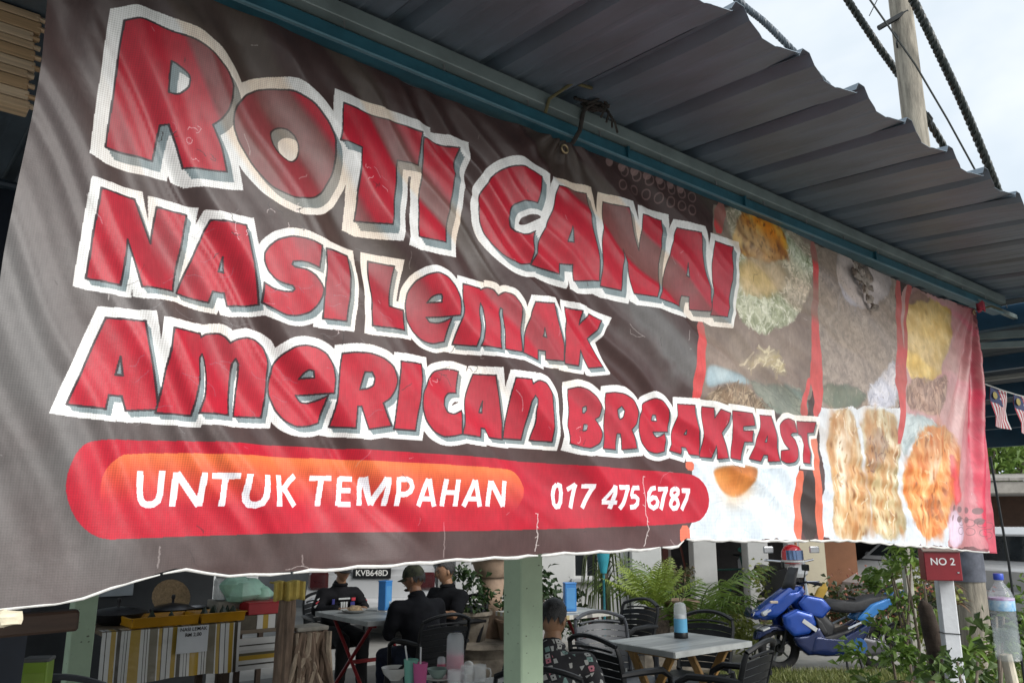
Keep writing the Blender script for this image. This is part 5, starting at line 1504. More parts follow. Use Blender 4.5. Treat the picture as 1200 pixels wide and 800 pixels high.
# ================================================================ PEOPLE
def skin_mesh(nodes, edges, levels=2):
    """one continuous surface: limbs swept along the skeleton, fused by a voxel remesh and smoothed"""
    mb = MB()
    def rad(k):
        r_ = nodes[k][1]
        return r_ if hasattr(r_, '__len__') else (r_, r_)
    for k in nodes:
        rx, ry = rad(k)
        prof = [(max(math.sin(math.pi * j / 8), .02), -math.cos(math.pi * j / 8)) for j in range(9)]
        n0 = len(mb.v)
        mb.lathe([(p, q) for p, q in prof], (0, 0, 0), 14)
        c = nodes[k][0]
        for i in range(n0, len(mb.v)):
            x, y, z = mb.v[i]
            mb.v[i] = (c.x + x * rx, c.y + y * ry, c.z + z * min(rx, ry))
    for a, b_ in edges:
        pa, pb = nodes[a][0], nodes[b_][0]
        (ax, ay), (bx, by) = rad(a), rad(b_)
        d = (pb - pa)
        if d.length < 1e-4: continue
        t = d.normalized()
        if abs(t.z) > .6: u, w = Vector((1, 0, 0)), Vector((0, 1, 0))
        else:
            u = t.cross(Vector((0, 0, 1))).normalized(); w = u.cross(t)
            ax = ay = min(ax, ay); bx = by = min(bx, by)
        u = (u - t * u.dot(t)).normalized(); w = t.cross(u)
        if w.y < 0 and abs(t.z) > .6: w = -w
        n = 14; vs = []
        for p, rx, ry in ((pa, ax, ay), (pb, bx, by)):
            for i in range(n):
                q = 2 * math.pi * i / n
                vs.append(p + u * rx * math.cos(q) + w * ry * math.sin(q))
        fs = [(i, (i + 1) % n, n + (i + 1) % n, n + i) for i in range(n)] + [tuple(range(n - 1, -1, -1)), tuple(range(n, 2 * n))]
        mb.add(vs, fs)
    me = mb.mesh("skeleton", None)
    o = bpy.data.objects.new("skeleton", me); COL.objects.link(o)
    rm = o.modifiers.new("fuse", 'REMESH'); rm.mode = 'VOXEL'; rm.voxel_size = .014 if levels == 1 else .016; rm.use_smooth_shade = True
    sm = o.modifiers.new("smooth", 'SMOOTH'); sm.factor = .5; sm.iterations = 7
    dg = bpy.context.evaluated_depsgraph_get()
    ev = bpy.data.meshes.new_from_object(o.evaluated_get(dg))
    bpy.data.objects.remove(o); bpy.data.meshes.remove(me)
    return ev
def head_shape(n=28, m=22):
    """head looking along +y, chin to crown 0.23 m, centred on the skull"""
    vs, fs = [], []
    for j in range(m + 1):
        a = math.pi * j / m
        for i in range(n):
            b_ = 2 * math.pi * i / n
            x, y, z = math.sin(a) * math.cos(b_), math.sin(a) * math.sin(b_), math.cos(a)
            X, Y, Z = x * .074, y * .094, z * .115
            if Z < -.01:                      # jaw narrows and comes forward
                k = min(1, (-.01 - Z) / .10)
                X *= 1 - .30 * k
                Y = Y * (1 - .25 * k) + .018 * k
            f = max(0, y)
            if f > .5:
                cx = X / .074
                Y += .024 * math.exp(-(cx / .20) ** 2) * math.exp(-((Z + .018) / .022) ** 2)          # nose
                Y += .010 * math.exp(-(cx / .15) ** 2) * math.exp(-((Z - .004) / .024) ** 2)
                Y -= .009 * math.exp(-((abs(cx) - .42) / .20) ** 2) * math.exp(-((Z - .008) / .013) ** 2)   # eye sockets
                Y += .005 * math.exp(-((Z - .030) / .012) ** 2)                                        # brow
                Y += .006 * math.exp(-(cx / .36) ** 2) * math.exp(-((Z + .052) / .008) ** 2)           # lips
                Y -= .004 * math.exp(-(cx / .5) ** 2) * math.exp(-((Z + .040) / .005) ** 2)
                Y += .008 * math.exp(-(cx / .4) ** 2) * math.exp(-((Z + .088) / .014) ** 2)            # chin
            vs.append(Vector((X, Y, Z)))
    for j in range(m):
        for i in range(n):
            l = (i + 1) % n
            fs.append((j * n + i, j * n + l, (j + 1) * n + l, (j + 1) * n + i)[::-1])
    return vs, fs
def ear_shape(s):
    vs, fs = [], []
    n, m = 8, 6
    for j in range(m + 1):
        a = math.pi * j / m
        for i in range(n):
            b_ = 2 * math.pi * i / n
            vs.append(Vector((s * (.076 + .009 * math.sin(a) * math.cos(b_)), -.008 + .016 * math.sin(a) * math.sin(b_), -.008 + .031 * math.cos(a))))
    for j in range(m):
        for i in range(n):
            l = (i + 1) % n
            fs.append((j * n + i, j * n + l, (j + 1) * n + l, (j + 1) * n + i))
    return vs, fs
def hand_parts(wr, tip_dir, palm_dir, side):
    """palm and five curled fingers from the wrist; thumb leaves the side"""
    mb = MB()
    t = tip_dir.normalized(); pd = (palm_dir - t * palm_dir.dot(t)).normalized(); sd2 = t.cross(pd) * side
    mb.tube([wr - t * .01, wr + t * .03, wr + t * .07, wr + t * .092], [.024, .034, .040, .036], 10, True, .45)
    for k, (o_, L_) in enumerate(((-.030, .062), (-.010, .074), (.011, .070), (.030, .054))):
        p = wr + t * .085 + sd2 * o_; pts = [p]
        d = t.copy()
        for q in range(3):
            d = (d + pd * (.30 + .06 * k)).normalized()
            p = p + d * L_ / 3; pts.append(p)
        mb.tube(pts, [.0098, .0092, .0084, .0062], 7)
    p = wr + t * .025 - sd2 * .030; d = (t * .6 - sd2 * .75).normalized(); pts = [p]
    for q in range(3):
        d = (d + t * .35 + pd * .25).normalized(); p = p + d * .024; pts.append(p)
    mb.tube(pts, [.0125, .0115, .0100, .0072], 7)
    return mb
def person(label, loc, rz, skin, shirt, trousers, hair, elbows, hands, lean=.06, head_yaw=0, head_pitch=0, hat=None, sleeve='long', build=1.0, seat=.47, knees=((-.11, .43), (.11, .43)), hand_dirs=None, beard=False, shoe=None, size=.94):
    t = thing("person", label, "person", loc, rz)
    t.scale = (size, size, size)
    B = build
    P = {}
    P['pelvis'] = Vector((0, 0, seat + .09)); P['belly'] = Vector((0, .01 + lean * .3, seat + .23)); P['chest'] = Vector((0, lean * .75, seat + .40))
    P['neck0'] = Vector((0, lean * 1.05, seat + .535)); P['neck1'] = Vector((0, lean * 1.2 + .015, seat + .61))
    hc = P['neck1'] + Vector((0, .022, .085))
    for s, n_ in ((-1, 'l'), (1, 'r')):
        i = 0 if s < 0 else 1
        P['sh' + n_] = Vector((s * .185 * B, lean * .95, seat + .455))
        P['el' + n_] = Vector(elbows[i]); P['wr' + n_] = Vector(hands[i])
        P['hip' + n_] = Vector((s * .095, .03, seat + .06))
        kx, ky = knees[i]
        P['kn' + n_] = Vector((kx, ky, seat + .04)); P['an' + n_] = Vector((kx * 1.05, ky - .03, .09)); 
    N_ = {'pelvis': (P['pelvis'], (.150 * B, .118 * B)), 'belly': (P['belly'], (.148 * B, .112 * B)), 'chest': (P['chest'], (.158 * B, .108 * B)), 'neck0': (P['neck0'], .062), 'neck1': (P['neck1'], .054)}
    E_ = [('pelvis', 'belly'), ('belly', 'chest'), ('chest', 'neck0'), ('neck0', 'neck1')]
    for n_ in 'lr':
        N_['sh' + n_] = (P['sh' + n_], .054 * B); N_['el' + n_] = (P['el' + n_], .042); N_['fo' + n_] = (P['el' + n_] * .6 + P['wr' + n_] * .4, .039); N_['wr' + n_] = (P['wr' + n_], .026)
        N_['hip' + n_] = (P['hip' + n_], .088 * B); N_['th' + n_] = (P['hip' + n_] * .5 + P['kn' + n_] * .5, .076 * B); N_['kn' + n_] = (P['kn' + n_], .056); N_['ca' + n_] = (P['kn' + n_] * .65 + P['an' + n_] * .35, .054); N_['an' + n_] = (P['an' + n_], .036)
        E_ += [('chest', 'sh' + n_), ('sh' + n_, 'el' + n_), ('el' + n_, 'fo' + n_), ('fo' + n_, 'wr' + n_), ('pelvis', 'hip' + n_), ('hip' + n_, 'th' + n_), ('th' + n_, 'kn' + n_), ('kn' + n_, 'ca' + n_), ('ca' + n_, 'an' + n_)]
    ev = skin_mesh(N_, E_, 1)
    bm = bmesh.new(); bm.from_mesh(ev); bpy.data.meshes.remove(ev)
    HM = Matrix.Rotation(head_yaw, 3, 'Z') @ Matrix.Rotation(head_pitch, 3, 'X')
    def join(vs, fs):
        nv = [bm.verts.new(v) for v in vs]
        for f in fs:
            try: bm.faces.new([nv[i] for i in f])
            except ValueError: pass
    hv, hf = head_shape()
    join([hc + HM @ v for v in hv], hf)
    for s in (-1, 1):
        v, f = ear_shape(s); join([hc + HM @ q for q in v], f)
    for i, n_ in enumerate('lr'):
        d = (P['wr' + n_] - P['el' + n_]).normalized()
        hd = hand_dirs[i] if hand_dirs else (d, Vector((0, 0, -1)))
        mb = hand_parts(P['wr' + n_], Vector(hd[0]), Vector(hd[1]), 1 if n_ == 'l' else -1)
        join([Vector(v) for v in mb.v], mb.f)
    me = bpy.data.meshes.new("body"); bm.normal_update(); bm.to_mesh(me); bm.free()
    me.polygons.foreach_set("use_smooth", [True] * len(me.polygons)); me.materials.append(skin)
    o = bpy.data.objects.new("body", me); COL.objects.link(o); o.parent = t
    # clothes follow the same skeleton, a little wider
    def cloth(name, keys, edges, grow, m):
        nn = {}
        for k in keys:
            r_ = N_[k][1] if k in N_ else keys[k]
            nn[k] = (N_[k][0], tuple(v + grow for v in r_) if hasattr(r_, '__len__') else r_ + grow)
        e = skin_mesh(nn, edges, 2)
        # soft creases in the cloth
        import mathutils.noise as mn
        for v in e.vertices:
            k = mn.noise(Vector((v.co.x * 9, v.co.y * 9, v.co.z * 16))) * .009 + mn.noise(v.co * 34) * .003
            v.co += v.normal * k
        e.name = name; e.materials.clear(); e.materials.append(m)
        e.polygons.foreach_set("use_smooth", [True] * len(e.polygons))
        c = bpy.data.objects.new(name, e); COL.objects.link(c); c.parent = t
        return c
    if sleeve == 'short':
        for n_ in 'lr': N_['sl' + n_] = (P['sh' + n_] * .38 + P['el' + n_] * .62, .052)
        ks = ['pelvis', 'belly', 'chest', 'neck0', 'shl', 'shr', 'sll', 'slr']
        es = [('pelvis', 'belly'), ('belly', 'chest'), ('chest', 'neck0'), ('chest', 'shl'), ('chest', 'shr'), ('shl', 'sll'), ('shr', 'slr')]
    else:
        for n_ in 'lr': N_['cu' + n_] = (P['el' + n_] * .12 + P['wr' + n_] * .88, .030)
        ks = ['pelvis', 'belly', 'chest', 'neck0', 'shl', 'shr', 'ell', 'elr', 'cul', 'cur']
        es = [('pelvis', 'belly'), ('belly', 'chest'), ('chest', 'neck0'), ('chest', 'shl'), ('chest', 'shr'), ('shl', 'ell'), ('shr', 'elr'), ('ell', 'cul'), ('elr', 'cur')]
    cl = cloth("shirt", ks, es, .016, shirt)
    ks = ['pelvis', 'hipl', 'hipr', 'thl', 'thr', 'knl', 'knr', 'cal', 'car', 'anl', 'anr']
    es = [('pelvis', 'hipl'), ('pelvis', 'hipr')] + [(a + n_, b_ + n_) for n_ in 'lr' for a, b_ in (('hip', 'th'), ('th', 'kn'), ('kn', 'ca'), ('ca', 'an'))]
    cloth("trousers", ks, es, .014, trousers)
    MB().lathe([(.074, -.012), (.082, .0), (.078, .014), (.068, .018)], P['neck0'] + Vector((0, .004, .012)), 18).build("collar", shirt, t, True)
    for n_ in 'lr':
        a = P['an' + n_]
        MB().tube([a + Vector((0, -.055, -.055)), a + Vector((0, .0, -.045)), a + Vector((0, .09, -.058)), a + Vector((0, .17, -.066))], [.034, .046, .044, .026], 10, True, .8).build("shoe", shoe or BLK, t, True)
    # hair: a shell over crown, sides and nape
    if hair is not None:
        vs, fs = [], []
        n, m_ = 28, 12
        for j in range(m_ + 1):
            for i in range(n):
                b_ = 2 * math.pi * i / n
                front = math.sin(b_)
                lim = 1.12 + .75 * max(0, -front) ** .6 + (.28 if abs(front) < .5 and front < .2 else 0) - (.18 * max(0, front))
                a = lim * (1 + (.10 * math.sin(b_ * 13) * (j / m_) ** 3)) * j / m_
                k = 1.075 + (.02 * math.sin(b_ * 9 + j) + .05 * random.random() ** 2) * math.sin(a)
                x, y, z = math.sin(a) * math.cos(b_), math.sin(a) * math.sin(b_), math.cos(a)
                vs.append(hc + HM @ Vector((x * .076 * k, y * .096 * k - .002, z * .115 * k)))
        for j in range(m_):
            for i in range(n):
                l = (i + 1) % n
                fs.append((j * n + i, (j + 1) * n + i, (j + 1) * n + l, j * n + l))
        mb = MB(); mb.add(vs, fs); mb.build("hair", hair, t, True)
    if hat is not None:
        mb = MB(); prof = []
        for j in range(9):
            a = 1.52 * (1 - j / 8)
            prof.append((max(.086 * math.sin(a) ** .8, .001), .012 + .112 * math.cos(a)))
        mb.lathe(prof, (0, 0, 0), 26, 1.0, 1.22)
        crown = MB(); crown.add([hc + HM @ Vector(v) for v in mb.v], mb.f); cr = crown.build("cap", hat, t, True)
        br = MB(); vs = []
        for i in range(9):
            u = (i / 8 - .5) * 2
            for j in range(4):
                v = j / 3
                vs.append(hc + HM @ Vector((u * .078 * (1 - .25 * v), .082 * math.sqrt(max(0, 1 - (u * .9) ** 2)) + .075 * v * (1 - .35 * u * u), .020 - .018 * v - .016 * u * u)))
        br.add(vs, [(i * 4 + j, (i + 1) * 4 + j, (i + 1) * 4 + j + 1, i * 4 + j + 1) for i in range(8) for j in range(3)])
        q = br.build("brim", hat, cr, True); mo = q.modifiers.new("thick", 'SOLIDIFY'); mo.thickness = .004
    dk = mat("dark_eye", (.015, .012, .01), .2)
    for s in (-1, 1):
        c = hc + HM @ Vector((s * .030, .079, .008))
        MB().lathe([(.001, -.009), (.007, -.006), (.0095, 0), (.007, .006), (.001, .009)], c, 10).build("eye", dk, t, True)
        c = hc + HM @ Vector((s * .031, .0895, .027))
        MB().box(c, (.034, .006, .007), HM, .002).build("eyebrow", dk, t)
    c = hc + HM @ Vector((0, .092, -.050))
    MB().box(c, (.042, .006, .005), HM, .001).build("mouth", mat("lips", (.22, .09, .07), .5), t)
    if beard:
        MB().lathe([(.02, -.012), (.034, 0), (.02, .012)], hc + HM @ Vector((0, .078, -.088)), 10, 1, .6).build("beard", dk, t, True)
    return t, hc, P
SK1 = mat("tan_skin", (.30, .165, .095), .5, var=.1, scale=14, subs=.05)
SK2 = mat("brown_skin", (.25, .13, .075), .5, var=.1, scale=14, subs=.05)
HAIR = mat("black_hair", (.010, .009, .009), .45, var=.4, scale=60, bump=.6, bscale=90, stretch=(3, 3, .6))
JEAN = mat("dark_jeans", (.009, .014, .034), .95, var=.3, scale=30, bump=.2, bscale=60)
TRS = mat("dark_trousers", (.008, .008, .010), .85, var=.3, scale=20)
BT = mat("black_tee", (.0055, .006, .008), .95, var=.3, scale=8, bump=.35, bscale=9, spec=.2)
JER = mat("black_jersey", (.007, .007, .009), .8, var=.3, scale=8, bump=.25, bscale=9, spec=.2)
JK = mat("black_jacket", (.0055, .006, .0085), .9, var=.3, scale=7, bump=.4, bscale=8, spec=.2)
def camo():
    m = mat("camouflage_cloth", (.06, .065, .035), .9, scale=26, col2=(.012, .014, .010), bump=.2)
    return m
# man in the racing jersey, facing us across the table
t, hc, P = person("man in a printed black racing jersey seated facing us behind the plate of food", (-1.74, 8.20, 0), -R(142), SK1, JER, TRS, HAIR,
    ((-.27, .12, .78), (.27, .12, .78)), ((-.14, .36, .80), (.13, .36, .80)), lean=.08, head_pitch=R(-8), hat=mat("dark_cap", (.02, .02, .022), .8))
wm = mat("jersey_print", (.55, .57, .56), .6, var=.1); rm = mat("jersey_print_red", (.5, .03, .05), .6); pm = mat("jersey_print_blue", (.03, .03, .20), .6)
def on_chest(x, z, s=.124):
    return Vector((x, .075 + s - .9 * x * x, z))
for k, x in enumerate((-.028, 0.0, .028)):       # three claw strokes
    mb = MB(); c = on_chest(x, .80)
    o_ = [(-.010, .055), (.010, .05), (.008, -.02), (.013, -.03), (.003, -.075 + .012 * abs(k - 1)), (-.004, -.03), (-.008, .0)]
    vs = [c + Vector((a, .004, b_)) for a, b_ in o_]; vs += [v - Vector((0, .02, 0)) for v in vs]
    n = len(o_); mb.add(vs, [tuple(range(n))] + [(i, i + n, (i + 1) % n + n, (i + 1) % n) for i in range(n)]); mb.build("claw_print", wm, t)
for x, z, w_, h_, m_ in ((.0, .885, .13, .016, wm), (-.11, .875, .045, .03, rm), (.115, .86, .03, .05, pm), (-.10, .82, .05, .06, pm), (.09, .80, .03, .02, wm)):
    MB().box(on_chest(x, z) + Vector((0, -.003, 0)), (w_, .012, h_), None, .002).build("jersey_mark", m_, t)
for s in (-1, 1):
    for k, m_ in enumerate((wm, rm, wm)):
        p = P['shl' if s < 0 else 'shr'] * (.75 - .22 * k) + P['ell' if s < 0 else 'elr'] * (.25 + .22 * k)
        MB().box(p + Vector((s * .04, .045, .0)), (.05, .02, .02), RY(s * .5), .003).build("sleeve_mark", m_, t)
# man in the cap, seen from behind
person("man in a camouflage cap and black jacket seated with his back half turned to us", (-.70, 6.75, 0), R(38), SK2, JK, JEAN, HAIR,
    ((-.25, .18, .72), (.27, .16, .72)), ((-.12, .40, .79), (.14, .40, .79)), lean=.14, head_yaw=R(38), head_pitch=R(-10), hat=camo(), build=1.12, beard=True, knees=((-.16, .42), (.14, .44)))
# man in black tee with folded arms
t, hc, P = person("man in a plain black T-shirt and jeans sitting with folded arms", (-.60, 7.96, 0), -R(226), SK1, BT, JEAN, HAIR,
    ((-.24, .14, .76), (.24, .14, .76)), ((.06, .26, .775), (-.07, .285, .80)), lean=.02, head_yaw=R(-22), head_pitch=R(-12), sleeve='short', build=1.14, hand_dirs=((Vector((.9, .05, .1)), Vector((0, -1, 0))), (Vector((-.9, .05, .0)), Vector((0, -1, 0)))))
mb = MB(); c = Vector((.0, .15, .885)); 
o_ = [(-.055, .0), (-.02, .014), (.02, .008), (.06, .016), (.03, -.004), (-.01, -.010)]
vs = [c + Vector((a, -.6 * a * a, b_)) for a, b_ in o_] + [c + Vector((a, -.02, b_)) for a, b_ in o_]
mb.add(vs, [tuple(range(6))] + [(i, i + 6, (i + 1) % 6 + 6, (i + 1) % 6) for i in range(6)]); mb.build("chest_print", mat("grey_print", (.3, .3, .32), .6), t)
# person in the patterned shirt behind the green post
def pattern_mat():
    m = bpy.data.materials.new("patterned_cloth"); m.use_nodes = True
    nt = m.node_tree; b = nt.nodes["Principled BSDF"]; b.inputs["Roughness"].default_value = .85
    tc = nt.nodes.new("ShaderNodeTexCoord")
    mp = nt.nodes.new("ShaderNodeMapping"); mp.inputs["Scale"].default_value = (26, 26, 26); mp.inputs["Rotation"].default_value = (.5, .35, .3)
    v = nt.nodes.new("ShaderNodeTexVoronoi"); v.distance = 'CHEBYCHEV'; v.inputs["Scale"].default_value = 1.0; v.inputs["Randomness"].default_value = .55
    rp = nt.nodes.new("ShaderNodeValToRGB"); rp.color_ramp.interpolation = 'CONSTANT'
    els = [(0, (.02, .02, .024)), (.30, (.40, .40, .38)), (.42, (.02, .02, .024)), (.55, (.45, .16, .2)), (.63, (.36, .37, .36)), (.78, (.02, .02, .022)), (.9, (.16, .26, .24))]
    rp.color_ramp.elements[0].color = (*els[0][1], 1); rp.color_ramp.elements[1].position = els[1][0]; rp.color_ramp.elements[1].color = (*els[1][1], 1)
    for p, c in els[2:]:
        e = rp.color_ramp.elements.new(p); e.color = (*c, 1)
    d = nt.nodes.new("ShaderNodeValToRGB"); d.color_ramp.interpolation = 'CONSTANT'
    d.color_ramp.elements[0].color = (0, 0, 0, 1); d.color_ramp.elements[1].position = .12; d.color_ramp.elements[1].color = (1, 1, 1, 1)
    e = d.color_ramp.elements.new(.36); e.color = (0, 0, 0, 1)
    mx = nt.nodes.new("ShaderNodeMixRGB"); mx.inputs["Color1"].default_value = (.018, .018, .021, 1)
    nt.links.new(tc.outputs["Object"], mp.inputs["Vector"]); nt.links.new(mp.outputs["Vector"], v.inputs["Vector"])
    sx = nt.nodes.new("ShaderNodeSeparateXYZ"); nt.links.new(v.outputs["Color"], sx.inputs[0])
    nt.links.new(sx.outputs["X"], rp.inputs["Fac"]); nt.links.new(v.outputs["Distance"], d.inputs["Fac"])
    nt.links.new(rp.outputs["Color"], mx.inputs["Color2"]); nt.links.new(d.outputs["Color"], mx.inputs["Fac"]); nt.links.new(mx.outputs["Color"], b.inputs["Base Color"])
    return m
person("dark haired person in a black square patterned shirt seated behind the green post", (.19, 4.44, 0), -R(14), SK1, pattern_mat(), TRS, HAIR,
    ((-.29, .12, .68), (.29, .12, .68)), ((-.2, .38, .72), (.2, .38, .72)), lean=.11, head_yaw=R(-14), head_pitch=R(-22), sleeve='short', build=1.1, seat=.43, size=.92)
# ================================================================ PLANTS
def leaf_cloud(n, centre, rad, size, seed, up=.3, shape=1.9, shell=.35, droop=.2):
    """n separate bent leaves through an uneven volume; returns a mesh builder"""
    rs = np.random.RandomState(seed)
    mb = MB(); vs = []; fs = []
    # clumps give gaps and an uneven outline
    nc = max(5, n // 45)
    cd = rs.randn(nc, 3); cd /= np.linalg.norm(cd, axis=1)[:, None]
    cr = (shell + (1 - shell) * rs.rand(nc)) ** .7
    cl = cd * cr[:, None]
    for k in range(n):
        c = cl[rs.randint(nc)] + rs.randn(3) * .20
        p = Vector((centre[0] + c[0] * rad[0], centre[1] + c[1] * rad[1], centre[2] + c[2] * rad[2]))
        if p.z < .02: p.z = .02 + rs.rand() * .1
        d = Vector((c[0] + rs.randn() * .6, c[1] + rs.randn() * .6, up + rs.randn() * .5)).normalized()
        s = size * (.6 + .7 * rs.rand())
        w = d.cross(Vector((rs.randn(), rs.randn(), rs.randn()))).normalized() * s / shape / 2
        m = p + d * s * .5 + Vector((0, 0, s * .06)); e = p + d * s - Vector((0, 0, s * droop))
        o = len(vs)
        fold = d.cross(w).normalized() * s * .07
        vs += [p, m - w + fold, m, m + w + fold, e]
        fs += [(o, o + 1, o + 2), (o, o + 2, o + 3), (o + 1, o + 4, o + 2), (o + 2, o + 4, o + 3)]
    mb.add(vs, fs)
    return mb
def stems(t, pts_list, m, r0, name="stem"):
    for pts in pts_list:
        MB().tube(pts, list(np.linspace(r0, r0 * .4, len(pts))), 6).build(name, m, t, True)
def frond_mesh(L, n, leaf, arch, seed, width=.16, lift=0.9):
    """arched rib (along +x, rising) with paired leaflets"""
    rs = np.random.RandomState(seed); mb = MB()
    P = []
    for i in range(n + 1):
        t = i / n
        P.append(Vector((L * t * (.55 + .45 * t) if lift > 1.2 else L * t * .9, 0, lift * L * t - arch * L * t * t)))
    mb.tube(P, list(np.linspace(.010, .0025, n + 1)), 5)
    for i in range(2, n + 1):
        t = i / n
        d = (P[i] - P[i - 1]).normalized()
        l = leaf * (math.sin(math.pi * min(1, t * .82 + .16)) ** .7) * (.9 + .2 * rs.rand())
        for s in (-1, 1):
            out = (Vector((0, s, 0)) + d * .75 + Vector((0, 0, -.12 + .1 * rs.randn()))).normalized()
            side = d * l * width * .5
            a = P[i]; m1 = a + out * l * .5 + Vector((0, 0, .03 * l)); e = a + out * l - Vector((0, 0, .28 * l))
            mb.add([a - side * .5, a + side * .5, m1 + side, e, m1 - side], [(0, 1, 2, 4), (4, 2, 3)])
    return mb
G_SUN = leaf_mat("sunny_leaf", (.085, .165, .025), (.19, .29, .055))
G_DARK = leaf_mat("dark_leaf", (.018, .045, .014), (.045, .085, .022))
G_YEL = leaf_mat("yellow_leaf", (.18, .23, .04), (.32, .34, .09))
G_PALM = leaf_mat("palm_leaf", (.085, .15, .025), (.19, .28, .06), tr=.3)
G_CYC = leaf_mat("cycad_leaf", (.22, .30, .04), (.34, .42, .09), tr=.3)
G_DRY = leaf_mat("dry_leaf", (.13, .075, .045), (.24, .15, .09), rough=.8, tr=.1)
STEM = mat("green_stem", (.10, .11, .05), .7, var=.3, scale=20)
BARK = mat("grey_bark", (.16, .13, .10), .9, var=.4, scale=9, bump=.6, bscale=20, stretch=(3, 3, .8))
TERRA = mat("pale_terracotta", (.34, .24, .17), .8, var=.25, scale=7, bump=.3, bscale=20)
STONE = mat("mossy_stone", (.19, .165, .13), .9, var=.4, scale=8, bump=.6, bscale=14)
SOIL = mat("potting_soil", (.05, .035, .025), .95, var=.4, scale=30)
def pot(t, r, h, z, m=None, c=(0, 0)):
    p = MB().lathe([(r * .68, 0), (r * .72, .01), (r * .96, h * .86), (r * 1.08, h * .88), (r * 1.08, h), (r * .96, h), (r * .90, h * .9)], (c[0], c[1], z), 24).build("pot", m or TERRA, t, True)
    MB().lathe([(r * .90, h * .9), (.001, h * .92)], (c[0], c[1], z), 16).build("soil", SOIL, t)
    return p
# tiered stone planter
t = thing("tiered_planter", "three tiered stone planter with rounded pots and trailing plants just left of the green post", "planter", (-.30, 8.2, 0), .3)
MB().lathe([(.36, 0), (.40, .06), (.38, .18), (.34, .30), (.37, .36), (.42, .40), (.40, .44), (.30, .45)], n=28).build("basin", STONE, t, True)
MB().lathe([(.10, .42), (.12, .6), (.10, .8), (.13, 1.0), (.11, 1.05)], (.12, .05, 0), 14).build("column", TERRA, t, True)
pot(t, .20, .28, .44, STONE, (-.14, -.10)); pot(t, .22, .20, 1.02, TERRA, (.12, .05)); pot(t, .14, .2, .44, TERRA, (.25, -.16))
MB().lathe([(.02, 0), (.09, .03), (.11, .1), (.07, .17), (.02, .2)], (.26, -.2, .62), 16).build("boulder", STONE, t, True)
for c, r_, n_, sd_ in (((.12, .05, 1.36), (.24, .24, .22), 260, 1), ((-.16, -.1, .92), (.22, .2, .26), 260, 2), ((.27, -.16, .80), (.16, .14, .16), 110, 3)):
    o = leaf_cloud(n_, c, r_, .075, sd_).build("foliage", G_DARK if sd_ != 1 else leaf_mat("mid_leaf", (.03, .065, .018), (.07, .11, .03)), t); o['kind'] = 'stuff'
stems(t, [[(.12, .05, 1.15), (.14, .05, 1.3), (.1, .0, 1.5)], [(-.14, -.1, .6), (-.2, -.1, .85), (-.1, -.15, 1.05)]], STEM, .012)
# potted cycad
t = thing("potted_cycad", "bright yellow green cycad with stiff spreading fronds in front of the white house corner", "plant", (1.62, 9.6, 0), 0)
MB().lathe([(.14, .0), (.17, .2), (.19, .42), (.15, .55), (.08, .60)], n=18).build("trunk", mat("cycad_trunk", (.05, .038, .028), .95, var=.5, scale=25, bump=1, bscale=40), t, True)
ms = [frond_mesh(.66, 20, .19, .30, i, .16, 1.0).mesh("frond", G_CYC) for i in range(3)]
for k in range(13):
    o = bpy.data.objects.new("frond", ms[k % 3]); COL.objects.link(o); o.parent = t
    o.location = (0, 0, .57); o.rotation_euler = (random.uniform(-.1, .1), random.uniform(-.35, .25), k * 2.4); s = random.uniform(.75, 1.0); o.scale = (s, s, s)
t = thing("flower_pot", "pale terracotta pot with a small reddish shrub beside the cycad", "plant", (1.98, 9.75, 0), 0)
MB().box((0, 0, .2), (.42, .42, .4), None, .03).build("plinth", STONE, t); pot(t, .20, .27, .40, TERRA)
o = leaf_cloud(150, (0, 0, .86), (.18, .18, .18), .06, 8).build("foliage", leaf_mat("red_green_leaf", (.06, .085, .03), (.16, .09, .05)), t); o['kind'] = 'stuff'
stems(t, [[(0, 0, .62), (.05, 0, .8), (.08, .05, .95)], [(0, 0, .62), (-.05, .03, .9)]], STEM, .008)
# low trough and rocks near the cycad
t = thing("stone_trough", "low weathered stone trough between the cycad and the dining tables", "trough", (1.80, 9.05, 0), .2)
MB().box((0, 0, .13), (1.0, .34, .26), None, .04).build("body", STONE, t)
o = leaf_cloud(180, (0, 0, .36), (.5, .16, .14), .09, 12).build("foliage", G_DARK, t); o['kind'] = 'stuff'
# areca palm
t = thing("areca_palm", "feathery green palm with long arching fronds behind the blue dispenser", "palm", (2.06, 9.75, 0), 0)
ms = [frond_mesh(1.2, 26, .52, .72, 20 + i, .07, 1.35).mesh("frond", G_PALM) for i in range(3)]
for k in range(11):
    o = bpy.data.objects.new("frond", ms[k % 3]); COL.objects.link(o); o.parent = t
    o.location = (random.uniform(-.12, .12), random.uniform(-.12, .12), .06); o.rotation_euler = (random.uniform(-.1, .1), random.uniform(-.45, .15), k * 2.4 + random.uniform(-.3, .3)); s = random.uniform(.7, 1.0); o.scale = (s, s, s)
t = thing("yellow_crotons", "yellow spotted croton bush under the arching palm fronds", "shrub", (2.85, 9.95, 0), 0)
o = leaf_cloud(420, (0, 0, .34), (.50, .36, .32), .11, 31).build("foliage", G_YEL, t); o['kind'] = 'stuff'
stems(t, [[(0, 0, 0), (.1, 0, .3), (.25, .05, .5)], [(0, 0, 0), (-.1, 0, .3), (-.25, .05, .5)]], STEM, .012)
t = thing("round_shrub", "small pale leaved round shrub at the foot of the white house pillar", "shrub", (3.80, 12.0, 0), 0)
o = leaf_cloud(420, (0, 0, .62), (.36, .34, .36), .075, 33).build("foliage", G_YEL, t); o['kind'] = 'stuff'
MB().lathe([(.2, 0), (.24, .3), (.26, .32), (.2, .33)], n=18).build("pot", TERRA, t, True)
